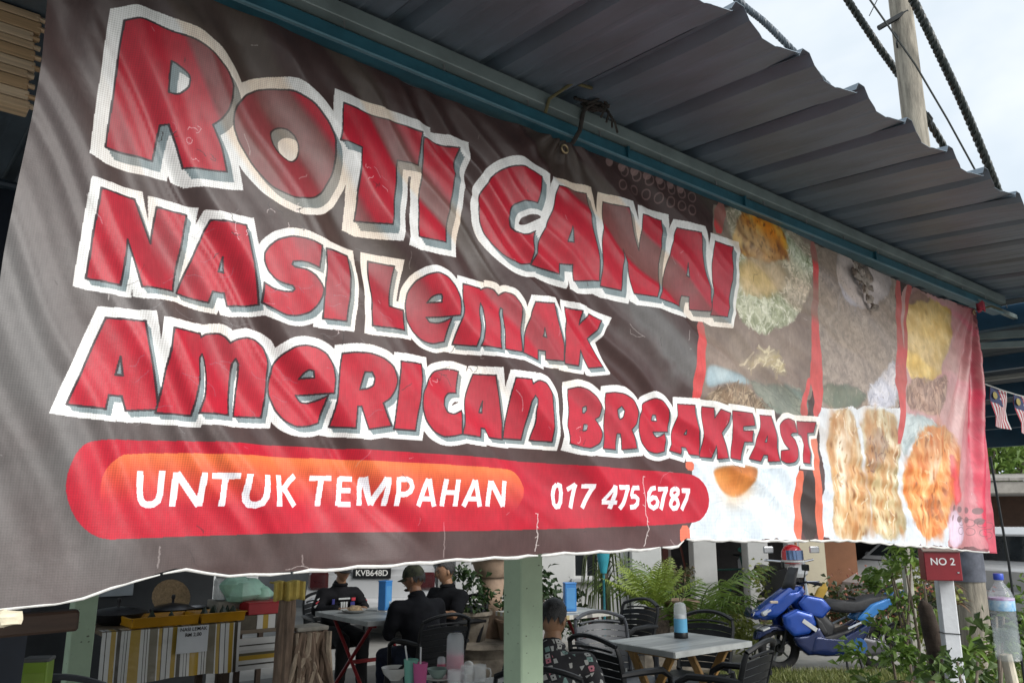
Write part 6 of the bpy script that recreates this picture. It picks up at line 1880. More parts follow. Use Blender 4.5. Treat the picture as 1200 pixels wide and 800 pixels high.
# hanging plants by the window with a closed teal parasol
t = thing("pandan_plant", "drooping strap leaved plant beside the window of the white house", "plant", (1.12, 10.0, 0), 0)
mb = MB()
for k in range(44):
    a = k * 2.4; L_ = random.uniform(.5, .9); z0 = random.uniform(.6, 1.25)
    pts = [Vector((0, 0, z0)), Vector((.12 * math.cos(a), .12 * math.sin(a), z0 + .18)), Vector((.26 * math.cos(a), .26 * math.sin(a), z0 + .1)), Vector((.32 * math.cos(a), .32 * math.sin(a), z0 - L_ * .5))]
    sd2 = Vector((-math.sin(a), math.cos(a), 0)) * .018
    for i in range(3): mb.add([pts[i] - sd2 * (1 - i * .1), pts[i] + sd2 * (1 - i * .1), pts[i + 1] + sd2 * (.9 - i * .35), pts[i + 1] - sd2 * (.9 - i * .35)], [(0, 1, 2, 3)])
o = mb.build("foliage", leaf_mat("strap_leaf", (.05, .08, .02), (.13, .16, .05)), t); o['kind'] = 'stuff'
MB().tube([(0, 0, 0), (.01, 0, .7), (0, 0, 1.3)], [.06, .05, .03], 9).build("trunk", BARK, t, True)
t = thing("closed_parasol", "closed teal garden parasol on a thin pole among the plants by the window", "parasol", (1.06, 9.55, 0), 0)
tl = mat("teal_cloth", (.03, .30, .38), .7, var=.15, scale=6)
MB().lathe([(.035, .98), (.07, 1.15), (.10, 1.45), (.07, 1.9), (.02, 2.05)], n=12, sx=1, sy=.8).build("canopy", tl, t, True)
MB().tube([(0, 0, 0), (0, 0, 2.1)], .014, 8).build("pole", mat("teal_pole", (.03, .2, .24), .4), t)
for i, (x, y, s, lab) in enumerate(((.42, 9.9, .9, "dark bushy shrub below the white house window"), (.80, 10.3, .7, "small dark shrub at the window sill beside the parasol"), (.2, 10.2, 1.0, "dark leafy shrub behind the green post"))):
    t = thing("dark_shrub", lab, "shrub", (x, y, 0), 0)
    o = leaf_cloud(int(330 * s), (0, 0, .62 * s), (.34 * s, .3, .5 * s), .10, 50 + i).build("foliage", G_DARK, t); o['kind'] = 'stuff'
    stems(t, [[(0, 0, 0), (.05, 0, .4), (-.1, .1, .9 * s)], [(0, 0, 0), (.1, .1, .3), (.2, 0, .8 * s)]], BARK, .018)

# ================================================================ HOUSES
WHITE = mat("white_wall", (.56, .56, .545), .85, var=.07, scale=2.5, bump=.15, bscale=20)
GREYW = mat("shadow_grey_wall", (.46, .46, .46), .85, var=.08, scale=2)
CREAM = mat("cream_wall", (.62, .56, .42), .85, var=.07, scale=2)
BROWN = mat("brown_wall", (.20, .085, .04), .8, var=.15, scale=2)
DARKR = mat("dark_room", (.028, .026, .026), .9, var=.4, scale=3)
PANE = mat("dark_pane", (.02, .022, .025), .08, var=.3, scale=3)
ROOFT = mat("roof_tile", (.22, .13, .09), .8, var=.3, scale=4, bump=.3)
def house():
    t = thing("house", "white terrace house with square pillars and shaded porch behind the palms", "house", (0, 0, 0), 0)
    def bx(name, x0, x1, y0, y1, z0, z1, m, bev=0):
        return MB().box(((x0 + x1) / 2, (y0 + y1) / 2, (z0 + z1) / 2), (x1 - x0, y1 - y0, z1 - z0), None, bev).build(name, m, t)
    # left wing with the window
    bx("wall", -1.0, .84, 11.2, 11.4, 0, 3.0, WHITE); bx("wall", .84, 1.34, 11.2, 11.4, 0, .82, WHITE); bx("wall", .84, 1.34, 11.2, 11.4, 1.9, 3.0, WHITE); bx("wall", 1.34, 1.58, 11.2, 11.4, 0, 3.0, WHITE)
    w = bx("window", .84, 1.34, 11.26, 11.30, .82, 1.9, PANE)
    for x in (.85, 1.01, 1.175, 1.33): MB().box((x, 11.245, 1.36), (.026, .03, 1.08), None, .003).build("frame", WHITE, w)
    for z in (.83, 1.89): MB().box((1.09, 11.24, z), (.50, .034, .03)).build("frame", WHITE, w)
    bx("sill", .80, 1.38, 11.1, 11.199, .77, .815, GREYW, .005)
    # pillars and porch
    bx("column", 1.60, 2.00, 11.0, 11.4, 0, 3.0, WHITE, .01)
    bx("column", 2.84, 3.20, 12.85, 13.2, 0, 3.0, WHITE, .01)
    bx("column", 3.66, 3.98, 12.75, 13.1, 0, 3.0, WHITE, .01)
    bx("column", 4.30, 4.48, 12.8, 13.0, 0, 3.0, GREYW, .01)
    bx("wall", 4.52, 4.92, 12.9, 13.05, 0, 3.0, CREAM); 
    bx("back_wall", 1.7, 7.4, 15.6, 15.75, 0, 3.0, DARKR)
    bx("wall", 4.93, 5.62, 13.4, 13.55, 0, 3.0, BROWN)
    bx("wall", 1.62, 1.75, 11.42, 15.6, 0, 3.0, GREYW); bx("wall", 7.4, 7.55, 13.4, 15.7, 0, 3.0, GREYW)
    bx("inner_wall", 2.1, 2.75, 14.2, 14.3, 0, 2.6, mat("porch_wall", (.30, .27, .25), .85, var=.1))
    bx("lintel", 2.01, 7.55, 12.7, 13.1, 3.0, 3.35, WHITE)
    bx("ceiling", 1.75, 7.5, 12.9, 15.6, 3.0, 3.08, GREYW)
    bx("lintel", -1.0, 2.0, 11.0, 11.5, 3.0, 3.3, WHITE)
    mb = MB(); mb.add([(-1.3, 10.3, 3.25), (7.9, 12.0, 3.3), (7.9, 16.4, 4.5), (-1.3, 16.4, 4.5), (-1.3, 10.3, 3.32), (7.9, 12.0, 3.37), (7.9, 16.4, 4.57), (-1.3, 16.4, 4.57)], [(3, 2, 1, 0), (4, 5, 6, 7), (0, 1, 5, 4), (1, 2, 6, 5), (2, 3, 7, 6), (3, 0, 4, 7)]); mb.build("roof", ROOFT, t)
    # clutter leaning in the porch
    rb = mat("red_brown_wood", (.12, .03, .02), .6); pw = mat("pale_wood", (.45, .38, .30), .7)
    MB().box((2.52, 13.5, .95), (.09, .06, 1.9)).build("door_post", rb, t)
    MB().tube([(2.15, 13.2, 1.45), (2.62, 13.5, .55)], .02, 6).build("leaning_pole", pw, t)
    MB().tube([(2.66, 13.3, 1.6), (2.84, 13.4, .7)], .018, 6).build("leaning_pole", rb, t)
    MB().box((2.55, 13.6, .32), (.7, .5, .6), None, .05).build("bench", mat("dark_bench", (.035, .03, .03), .7), t)
    MB().tube([(4.45, 12.55, 0), (4.36, 12.7, 1.7)], .02, 6).build("leaning_pole", mat("orange_pole", (.40, .17, .08), .6), t)
house()
t = thing("old_bicycle", "dark cluttered bicycle with a green bell and white bag in the porch gap between pillars", "bicycle", (3.42, 13.35, 0), R(80))
for y in (-.5, .5):
    w = MB(); pts = [(0, y + .32 * math.cos(a), .33 + .32 * math.sin(a)) for a in np.linspace(0, 2 * math.pi, 25)]
    w.tube(pts, .02, 6, False).build("wheel", BLK, t, True)
for a, b_ in (((0, -.5, .33), (0, -.32, .82)), ((0, -.32, .82), (0, .2, .80)), ((0, .2, .80), (0, .5, .33)), ((0, -.3, .76), (0, .05, .30)), ((0, .05, .30), (0, .2, .80)), ((0, .05, .3), (0, .5, .33)), ((0, -.32, .82), (0, -.28, 1.02))):
    MB().tube([a, b_], .017, 6).build("frame_tube", mat("green_frame", (.02, .09, .07), .4), t, True)
MB().tube([(-.26, -.2, 1.03), (0, -.3, 1.04), (.26, -.2, 1.03)], .014, 6).build("handlebar", BLK, t, True)
MB().lathe([(.001, -.05), (.05, -.02), (.055, .02), (.001, .05)], (0, -.3, 1.12), 12).build("bell", mat("green_bell", (.03, .22, .17), .3), t, True)
MB().box((.05, .24, .9), (.12, .24, .07), None, .02).build("saddle", BLK, t)
MB().box((.12, -.35, .86), (.14, .2, .26), None, .04).build("bag", mat("white_bag", (.5, .5, .52), .6), t)

# ================================================================ CARS
CARW = mat("white_car_paint", (.50, .51, .52), .25, var=.03, coat=.6)
CARG = mat("car_glass", (.025, .03, .034), .05, var=.2, spec=.8)
RUB = mat("tyre_rubber", (.016, .016, .017), .85, var=.3, scale=30)
RIM = mat("alloy_rim", (.35, .36, .37), .3, .8)
TAIL = mat("red_lamp", (.45, .015, .02), .15, coat=.5)
CHR = mat("chrome", (.6, .6, .62), .12, 1.0)
def car(label, loc, rz, L=4.2, W=1.72, H=1.48, boot=.15, plate=None):
    """car along x, nose at +x; body shell lofted across its width"""
    t = thing("car", label, "car", loc, rz)
    h = L / 2
    low = [(-h, .34), (-h + .03, .62), (-h + .02, .86), (-h + boot, .94), (-.1, .93), (h - 1.1, .93), (h - .35, .80), (h - .04, .62), (h, .42), (h - .08, .24), (-h + .1, .24)]
    mb = MB(); n = len(low); lay = [(-W / 2 + .05, .965), (-W / 2, 1), (-W / 2 + .02, 1), (W / 2 - .02, 1), (W / 2, 1), (W / 2 - .05, .965)]
    zs = [.02, .0, .0, .0, .0, .02]; vs = []
    for (y, k), dz in zip(lay, zs):
        for i, (x, z) in enumerate(low):
            yy = y
            if z > .8: yy = y * .95
            vs.append((x * k, yy, .55 + (z - .55) * (k if k < 1 else 1)))
    fs = [tuple(range(n)), tuple(range(6 * n - 1, 5 * n - 1, -1))]
    for j in range(5):
        for i in range(n):
            l = (i + 1) % n; fs.append((j * n + l, j * n + i, (j + 1) * n + i, (j + 1) * n + l))
    mb.add(vs, fs); b = mb.build("body", CARW, t, True)
    rf = -h + boot + .06
    top = [(rf, .93), (rf + .30, H - .10), (rf + .55, H), (.35, H), (1.05, .94)]
    def shell(k, inset, m, name, z0=0):
        mb = MB(); vs = []
        for s in (-1, 1):
            for x, z in top:
                w = W / 2 * (.94 if z < 1 else .74) - inset
                vs.append((x * k, s * w, z - z0))
        q = len(top)
        f = [tuple(range(q)), tuple(range(2 * q - 1, q - 1, -1))] + [(i + 1, i, q + i, q + i + 1) for i in range(q - 1)] + [(0, q - 1, 2 * q - 1, q)]
        mb.add(vs, f); return mb.build(name, m, t)
    shell(1, .0, CARW, "cabin")
    def glass(pts, name="window"):
        mb = MB(); c = sum((Vector(p) for p in pts), Vector()) / len(pts)
        mb.add(pts, [tuple(range(len(pts)))]); o = mb.build(name, CARG, t); mo = o.modifiers.new("thick", 'SOLIDIFY'); mo.thickness = .008; mo.offset = 0
    wl, wh = W / 2 * .94 + .006, W / 2 * .74 + .012
    def side(s, x0, x1, x2, x3):
        f = lambda z: s * (wl + (wh - wl) * (z - .93) / (H - .93) + .003)
        za, zb = .98, H - .09
        glass([(x0, f(za), za), (x1, f(za), za), (x2, f(zb), zb), (x3, f(zb), zb)])
    for s in (-1, 1):
        side(s, rf + .16, -.12, -.10, rf + .40); side(s, -.04, .90, .38, -.02)
        MB().box((-.6, s * (W / 2 * .97), .78), (.16, .02, .025)).build("door_handle", CARW, t)
        MB().box((.78, s * (W / 2 + .06), 1.0), (.12, .14, .10), None, .03).build("mirror", CARW, t)
    # rear and front screens
    glass([(rf + .04, -wl * .84, 1.0), (rf + .04, wl * .84, 1.0), (rf + .255, wh * .86, H - .13), (rf + .255, -wh * .86, H - .13)], "rear_window")
    glass([(.97, -wl * .86, 1.0), (.97, wl * .86, 1.0), (.43, wh * .88, H - .06), (.43, -wh * .88, H - .06)], "windscreen")
    TL = mat("dark_lamp", (.05, .010, .012), .15, coat=.5) if plate else TAIL
    for s in (-1, 1):
        l = MB().box((-h + .035, s * (W / 2 - .16), .80), (.10, .26, .22), None, .03).build("tail_light", TL, t)
        if not plate: MB().box((-h - .018, s * (W / 2 - .20), .80), (.01, .10, .05), None, .003).build("lens", mat("white_lens", (.7, .7, .7), .15), l)
        MB().box((h - .16, s * (W / 2 - .22), .70), (.22, .30, .13), None, .03).build("headlight", mat("headlamp", (.6, .62, .64), .1, coat=.5), t)
        for x in (-h + .78, h - .80):
            w = MB().lathe([(.20, -.09), (.28, -.1), (.315, -.07), (.315, .07), (.28, .1), (.20, .09)], n=24, rot=RX(R(90))); 
            wv = bpy.data.objects.new("wheel", w.mesh("wheel", RUB, True)); COL.objects.link(wv); wv.parent = t; wv.location = (x, s * (W / 2 - .10), .315)
            MB().lathe([(.001, .02 * -s - s * .07), (.19, -s * .085), (.20, -s * .05)], (0, 0, 0), 16, rot=RX(R(90))).build("rim", RIM, wv, True)
    MB().box((-h - .02, 0, .46), (.14, W * .94, .26), None, .05).build("bumper", CARW, t)
    MB().box((h - .03, 0, .46), (.14, W * .92, .24), None, .05).build("bumper", CARW, t)
    if plate:
        p = MB().box((-h - .001, 0, .90), (.03, .50, .135), None, .004).build("number_plate", BLK, t)
        text_mesh(plate, .105, mat("plate_letters", (.75, .75, .72), .5), "lettering", p, (-h - .0175, 0, .90), (R(90), 0, R(-90)), .0006)
        MB().box((-h - .0, 0, 1.01), (.05, .75, .04), None, .01).build("trim_bar", CARW, t)
        for s in (-1, 1):
            g = MB().lathe([(.085, 0), (.095, .006), (.09, .012), (.001, .014)], (0, 0, 0), 18, rot=RY(R(-90)))
    return t
car("white car parked with its rear and black number plate towards the three men", (-1.92, 12.9, 0), R(92), plate="KVB648D", L=4.0)
car("white car half hidden behind the ixora hedge and the brown house wall", (7.35, 13.9, 0), R(197))
car("white car at the right edge with a red tail light showing its rear quarter", (8.97, 12.85, 0), R(24), L=4.1)

def added_carport():  # its roof is out of view, added to keep the white car dim
    t = thing("added_carport", "flat roof added out of view to shade the parked white car, on pale pillars", "added_carport", (0, 0, 0), 0)
    MB().box((-2.6, 12.2, 2.72), (4.6, 7.2, .12), None, .01).build("roof", GREYW, t)
    for x, y in ((-.62, 11.0), (-.62, 15.4), (-4.6, 11.0)): MB().box((x, y, 1.345), (.26, .26, 2.69), None, .01).build("column", GREYW, t)
    MB().box((-2.6, 15.7, 1.345), (4.4, .15, 2.69)).build("back_wall", mat("dim_wall", (.2, .2, .2), .9), t)
added_carport()
# far right: bungalow and trees
def bungalow():
    t = thing("bungalow", "low grey eaved house with dark porch beyond the cars at the right edge", "house", (11.6, 19.0, 0), R(-14))
    MB().box((0, 0, 1.1), (7, .2, 2.2)).build("wall", mat("dark_brown_wall", (.09, .05, .035), .8, var=.2), t)
    MB().box((0, -2.0, 2.28), (7.8, .12, .26), None, .02).build("fascia", mat("grey_fascia", (.30, .28, .25), .8, var=.2), t)
    MB().box((0, -1.0, 2.18), (7.4, 1.9, .06)).build("soffit", GREYW, t)
    mb = MB()
    for i in range(14):
        x0, x1 = -3.9 + i * .56, -3.9 + i * .56 + .55
        mb = MB(); mb.add([(x0, -2.1, 2.42), (x1, -2.1, 2.42), (x1, 2.5, 2.75), (x0, 2.5, 2.75), (x0, -2.1, 2.48), (x1, -2.1, 2.48), (x1, 2.5, 2.81), (x0, 2.5, 2.81)], [(3, 2, 1, 0), (4, 5, 6, 7), (0, 1, 5, 4), (1, 2, 6, 5), (2, 3, 7, 6), (3, 0, 4, 7)])
        mb.build("roof_strip", mat("weathered_roof", (.26, .24, .22), .8, var=.25), t)
    for x in (-3.5, -1.2, 1.2, 3.5): MB().box((x, -1.9, 1.07), (.22, .22, 2.14)).build("column", CREAM, t)
bungalow()
def tree(label, loc, h, r_, seed, m):
    t = thing("tree", label, "tree", loc, seed, "trees beyond the bungalow")
    rs = random.Random(seed)
    MB().tube([(0, 0, 0), (.1, 0, h * .25), (-.05, .1, h * .45), (.05, 0, h * .7)], [.22, .17, .13, .06], 9).build("trunk", BARK, t, True)
    for k in range(6):
        a = k * 1.1 + seed; z = h * rs.uniform(.3, .5)
        MB().tube([(0, 0, z), (r_ * .35 * math.cos(a), r_ * .35 * math.sin(a), z + h * .16), (r_ * .7 * math.cos(a), r_ * .7 * math.sin(a), z + h * .25)], [.08, .05, .02], 6).build("limb", BARK, t, True)
    o = leaf_cloud(5200, (0, 0, h * .66), (r_, r_, h * .36), .26, seed, shell=.25).build("crown", m, t); o['kind'] = 'stuff'
tree("leafy green tree rising above the bungalow roof nearest the banner edge", (13.4, 22.6, 0), 6.2, 2.6, 3, G_SUN)
tree("darker green tree behind the bungalow at the far right edge", (17.2, 24.5, 0), 6.8, 2.8, 5, leaf_mat("mid_tree_leaf", (.035, .08, .016), (.08, .14, .03)))
tree("broad green tree hidden mostly behind the banner and house roofs", (8.5, 24, 0), 5.6, 2.8, 7, G_SUN)
# hedge of ixora
def hedge(label, c, r_, n, seed):
    t = thing("ixora_hedge", label, "hedge", (c[0], c[1], 0), 0)
    o = leaf_cloud(n, (0, 0, c[2]), r_, .10, seed).build("foliage", leaf_mat("ixora_leaf", (.025, .05, .018), (.09, .105, .035)), t); o['kind'] = 'stuff'
    o = leaf_cloud(int(n * .42), (0, -.06, c[2] + .05), (r_[0] * 1.02, r_[1] * 1.04, r_[2] * 1.04), .055, seed + 1, shell=.7).build("blossom", leaf_mat("ixora_flower", (.42, .13, .09), (.50, .24, .17), tr=.15), t); o['kind'] = 'stuff'
    stems(t, [[(x * r_[0], 0, 0), (x * r_[0] * 1.1, 0, c[2])] for x in (-.6, 0, .6)], BARK, .02)
hedge("long ixora hedge with salmon red blossoms behind the blue scooter", (5.35, 12.1, .40), (1.25, .30, .36), 1500, 61)
hedge("orange ixora bush by the white car at the right edge", (7.6, 10.6, .30), (.9, .35, .30), 600, 65)
# grass strip
def grass():
    rs = np.random.RandomState(8); mb = MB(); vs = []; fs = []
    for k in range(15000):
        u, v = rs.rand(), rs.rand()
        x = 2.15 + u * 4.6; y = 8.38 + v * .62 - .03 * u
        h = .035 + .06 * rs.rand() ** 2; a = rs.rand() * 6.28; w = .006
        dx, dy = math.cos(a), math.sin(a); lx, ly = rs.randn() * .03, rs.randn() * .03
        o = len(vs); vs += [(x - dx * w, y - dy * w, .0), (x + dx * w, y + dy * w, .0), (x + lx, y + ly, h)]; fs.append((o, o + 1, o + 2))
    mb.v = vs; mb.f = fs
    o = mb.build("grass_strip", leaf_mat("grass_blade", (.12, .16, .035), (.28, .29, .10), tr=.2)); o['kind'] = 'stuff'
    m = mat("grass_soil", (.10, .105, .04), .95, var=.4, scale=9)
    MB().quad((2.05, 8.40, .007), (7.0, 8.36, .007), (7.0, 8.96, .007), (2.0, 9.0, .007)).build("grass_bed", m)['kind'] = 'structure'
grass()

def treeline():
    rs = np.random.RandomState(4); mb = MB()
    for k in range(26):
        x = -75 + k * 7.2 + rs.randn() * 2; y = 62 + rs.rand() * 22; h = 4.5 + rs.rand() * 5
        q = leaf_cloud(420, (x, y, h * .52), (4.6, 3.2, h * .5), 1.0, 200 + k, shell=.2)
        mb.add(q.v, q.f)
    o = mb.build("distant_treeline", leaf_mat("far_leaf", (.045, .085, .03), (.10, .15, .055))); o['kind'] = 'stuff'
treeline()
# ================================================================ SCOOTER
def wheel(t, x, r_, name="wheel"):
    w = bpy.data.objects.new(name, None); COL.objects.link(w); w.parent = t; w.location = (x, 0, r_)
    mb = MB(); n, m = 30, 10; vs = []; fs = []
    for i in range(n):
        a = 2 * math.pi * i / n
        for j in range(m):
            b_ = 2 * math.pi * j / m
            q = r_ - .052 + .052 * math.cos(b_)
            vs.append((q * math.cos(a), .058 * math.sin(b_), q * math.sin(a)))
    for i in range(n):
        for j in range(m):
            fs.append((i * m + j, i * m + (j + 1) % m, ((i + 1) % n) * m + (j + 1) % m, ((i + 1) % n) * m + j))
    mb.add(vs, fs); mb.build("tyre", RUB, w, True)
    rr_ = r_ - .085
    MB().tube([(rr_ * math.cos(a), 0, rr_ * math.sin(a)) for a in np.linspace(0, 2 * math.pi, 27)], .014, 7, False).build("rim", RIM, w, True)
    for k in range(5):
        a = 2 * math.pi * k / 5
        MB().tube([(.03 * math.cos(a), 0, .03 * math.sin(a)), (rr_ * math.cos(a + .12), 0, rr_ * math.sin(a + .12))], [.016, .010], 6).build("spoke", RIM, w, True)
    MB().lathe([(.045, -.05), (.05, -.03), (.05, .03), (.045, .05)], n=14, rot=RX(R(90))).build("hub", BLK, w, True)
    MB().lathe([(.10, .055), (.105, .058), (.10, .061), (.05, .061)], n=22, rot=RX(R(90))).build("brake_disc", RIM, w, True)
    return w
def scooter():
    """x forward, y left, wheels on the ground"""
    f, r_ = Vector((2.84, 9.08, 0)), Vector((4.00, 9.18, 0))
    mid = (f + r_) / 2; d = (f - r_).normalized()
    t = thing("scooter", "blue sports scooter with black seat parked on the driveway by the grass", "motor scooter", mid, math.atan2(d.y, d.x))
    t.scale = (.88, .88, .88)
    BLU = mat("blue_metallic", (.012, .075, .42), .22, .35, var=.12, scale=5, coat=.8)
    BLD = mat("deep_blue", (.008, .02, .09), .25, .3, var=.15, scale=5, coat=.6)
    BLL = mat("light_blue_panel", (.03, .22, .60), .25, .2, var=.1, coat=.6)
    PLS = mat("black_trim", (.02, .021, .024), .5, var=.2)
    SEAT = mat("seat_vinyl", (.035, .036, .04), .55, var=.25, scale=14, bump=.15)
    h = .62
    wheel(t, h, .262); wheel(t, -h, .262)
    def pan(name, outl, w, m, y=0, inset=.86, par=t):
        mb = MB(); mb.prism(outl, w, 'y', inset); mb.v = [(a, b_ + y, c) for a, b_, c in mb.v]; o = mb.build(name, m, par, True)
        ca = o.data.attributes.new('crease_edge', 'FLOAT', 'EDGE'); ca.data.foreach_set('value', [.62] * len(o.data.edges))
        mo = o.modifiers.new('round', 'SUBSURF'); mo.levels = 2; mo.render_levels = 2
        o.data.polygons.foreach_set('use_smooth', [True] * len(o.data.polygons)); a_ = o.data.attributes.get('sharp_edge')
        if a_: o.data.attributes.remove(a_)
        return o
    pan("front_fender", [(.93, .36), (.90, .46), (.78, .53), (.62, .545), (.46, .50), (.38, .44), (.50, .47), (.64, .50), (.80, .47)], .17, BLD)
    pan("front_cowl", [(.84, .60), (.92, .66), (.80, .76), (.60, .90), (.46, .99), (.30, 1.0), (.26, .92), (.44, .80), (.58, .68), (.70, .60)], .34, BLU, 0, .70)
    pan("front_beak", [(.98, .66), (.90, .70), (.70, .78), (.62, .72), (.78, .62), (.92, .60)], .26, BLU, 0, .6)
    for s in (-1, 1):
        MB().box((.80, s * .12, .70), (.14, .10, .05), RY(R(28)), .015).build("headlight", mat("headlamp", (.6, .62, .64), .1), t)
        pan("leg_shield", [(.62, .66), (.44, .74), (.24, .68), (.20, .56), (.30, .45), (.50, .42), (.60, .52)], .09, BLU, s * .17, .85)
        pan("lower_cowl", [(.50, .415), (.29, .44), (.17, .54), (.10, .40), (.02, .22), (.34, .20), (.47, .32)], .085, BLD, s * .168, .88)
        pan("inner_trim", [(.22, .66), (.14, .60), (.06, .44), (.12, .42), (.20, .54)], .09, PLS, s * .165, .85)
        pan("side_skirt", [(.26, .44), (.0, .36), (-.32, .50), (-.52, .60), (-.46, .48), (-.36, .34), (-.20, .20), (.12, .19), (.34, .22)], .10, BLD, s * .17, .88)
        pan("tail_panel", [(-.34, .60), (-.54, .78), (-.80, .86), (-1.02, .95), (-.98, .88), (-.80, .76), (-.60, .66), (-.46, .56)], .07, BLL, s * .115, .85)
        pan("tank_panel", [(.40, .80), (.30, .90), (.08, .86), (-.02, .74), (.10, .62), (.30, .66)], .07, BLU, s * .135, .85)
        MB().box((.30, s * .222, .55), (.20, .004, .05), RY(R(-35)), .001).build("decal", WHT if s > 0 else mat("pale_decal", (.5, .55, .62), .4), t)
        MB().box((-.28, s * .222, .55), (.22, .004, .022), RY(R(22)), .001).build("decal", mat("pale_decal", (.5, .55, .62), .4), t)
        MB().box((.82, s * .10 if s > 0 else -.10, .505), (.10, .13, .02), RY(R(20)), .004).build("decal", WHT, t)
    pan("centre_tunnel", [(.30, .72), (.06, .70), (-.10, .52), (-.04, .36), (.20, .40), (.36, .56)], .20, PLS)
    pan("underbody", [(.36, .24), (-.30, .24), (-.42, .40), (-.30, .52), (.10, .40), (.34, .40)], .28, PLS)
    mb = MB(); mb.prism([(.08, .74), (.02, .82), (-.10, .845), (-.30, .80), (-.42, .835), (-.60, .89), (-.82, .90), (-.92, .86), (-.74, .76), (-.52, .68), (-.30, .66), (-.06, .68)], .27, 'y', .82); o = mb.build("seat", SEAT, t, True); mo = o.modifiers.new("round", "SUBSURF"); mo.levels = 2; mo.render_levels = 2
    MB().box((-.36, 0, .845), (.03, .22, .03), RY(R(20)), .01).build("seat_step", SEAT, t)
    MB().tube([(-.78, .10, .90), (-.98, .10, .99), (-1.02, 0, 1.0), (-.98, -.10, .99), (-.78, -.10, .90)], .014, 7).build("grab_rail", PLS, t, True)
    pan("rear_fender", [(-.92, .74), (-1.06, .62), (-1.12, .48), (-1.06, .48), (-1.0, .60), (-.86, .70)], .14, PLS)
    MB().box((-1.11, 0, .50), (.02, .22, .14), RY(R(-18)), .003).build("number_plate", BLK, t)
    MB().box((-1.02, 0, .86), (.05, .16, .05), None, .012).build("tail_light", TAIL, t)
    pan("front_plate", [(1.0, .63), (.96, .74), (.955, .74), (.995, .63)], .22, BLD)
    MB().box((.94, 0, .675), (.008, .20, .055), RY(R(-30)), .001).build("plate_marks", WHT, t)
    # fork, bars, mirrors, screen
    for s in (-1, 1):
        MB().tube([(.62, s * .085, .27), (.44, s * .085, .74)], .022, 9).build("fork_leg", BLK, t, True)
        MB().tube([(.34, s * .05, 1.02), (.30, s * .20, 1.05), (.22, s * .36, 1.04)], .014, 8).build("handlebar", PLS, t, True)
        MB().tube([(.25, s * .27, 1.045), (.20, s * .40, 1.035)], .020, 8).build("grip", BLK, t, True)
        MB().tube([(.30, s * .24, 1.06), (.22, s * .40, 1.07)], .007, 6).build("brake_lever", CHR, t, True)
        MB().tube([(.32, s * .18, 1.05), (.34, s * .30, 1.20)], .007, 6).build("mirror_stalk", BLK, t, True)
        MB().box((.35, s * .33, 1.23), (.025, .14, .075), RZ(s * .2), .012).build("mirror", BLK, t)
        MB().box((.72, s * .20, .82), (.10, .03, .03), None, .008).build("indicator", mat("clear_lens", (.6, .5, .4), .2), t)
        MB().tube([(-.62, s * .13, .30), (-.72, s * .13, .64)], [.03, .028], 9).build("shock_absorber", CHR, t, True)
    mb = MB(); vs = []
    for i in range(7):
        u = (i - 3) / 3
        for j in range(4): vs.append((.52 - .10 * j / 3 - .09 * u * u, u * (.15 - .02 * j), .96 + .085 * j))
    mb.add(vs, [(i * 4 + j, (i + 1) * 4 + j, (i + 1) * 4 + j + 1, i * 4 + j + 1) for i in range(6) for j in range(3)])
    o = mb.build("screen", PLS, t, True); mo = o.modifiers.new("thick", 'SOLIDIFY'); mo.thickness = .006
    MB().box((.36, 0, 1.06), (.10, .16, .05), None, .015).build("instrument_panel", BLK, t)
    # engine, belt case, exhaust, stand
    pan("belt_case", [(-.20, .26), (-.16, .36), (-.34, .42), (-.62, .36), (-.74, .28), (-.66, .20), (-.40, .18), (-.26, .19)], .10, mat("engine_grey", (.09, .09, .10), .4, .6, var=.2), .16)
    MB().lathe([(.09, -.02), (.10, 0), (.09, .02), (.03, .03)], (-.30, .22, .30), 18, rot=RX(R(90))).build("fan_cover", mat("blue_cover", (.02, .10, .30), .3), t, True)
    MB().box((-.30, 0, .34), (.34, .22, .22), None, .04).build("engine", mat("engine_grey", (.09, .09, .10), .4, .6), t)
    MB().tube([(-.2, -.14, .22), (-.5, -.19, .26), (-.62, -.20, .32), (-1.0, -.21, .48)], [.025, .03, .055, .06], 12).build("exhaust", mat("dark_steel", (.08, .08, .085), .35, .8), t, True)
    MB().tube([(-.14, .16, .22), (-.10, .30, .012)], .014, 7).build("side_stand", BLK, t, True)
    MB().tube([(-.34, .1, .20), (-.36, .14, .02)], .016, 7).build("centre_stand", BLK, t, True)
    # yellow glove or cloth on the bars
    mb = MB(); v, fs = lump(.06, .04, .13, 33); mb.add(v, fs); o = mb.build("yellow_cloth", mat("mustard_cloth", (.50, .32, .06), .85, bump=.4, bscale=30), None, True)
    mo = o.modifiers.new("round", "SUBSURF"); mo.levels = 2; mo.render_levels = 2
    o.location = Matrix.LocRotScale(Vector(t.location), Euler(t.rotation_euler), Vector(t.scale)) @ Vector((.10, .12, .90)); o.rotation_euler = (.3, .5, .4); tag(o, "mustard yellow cloth hung over the front of the scooter seat", "cloth")
    return t
scooter()
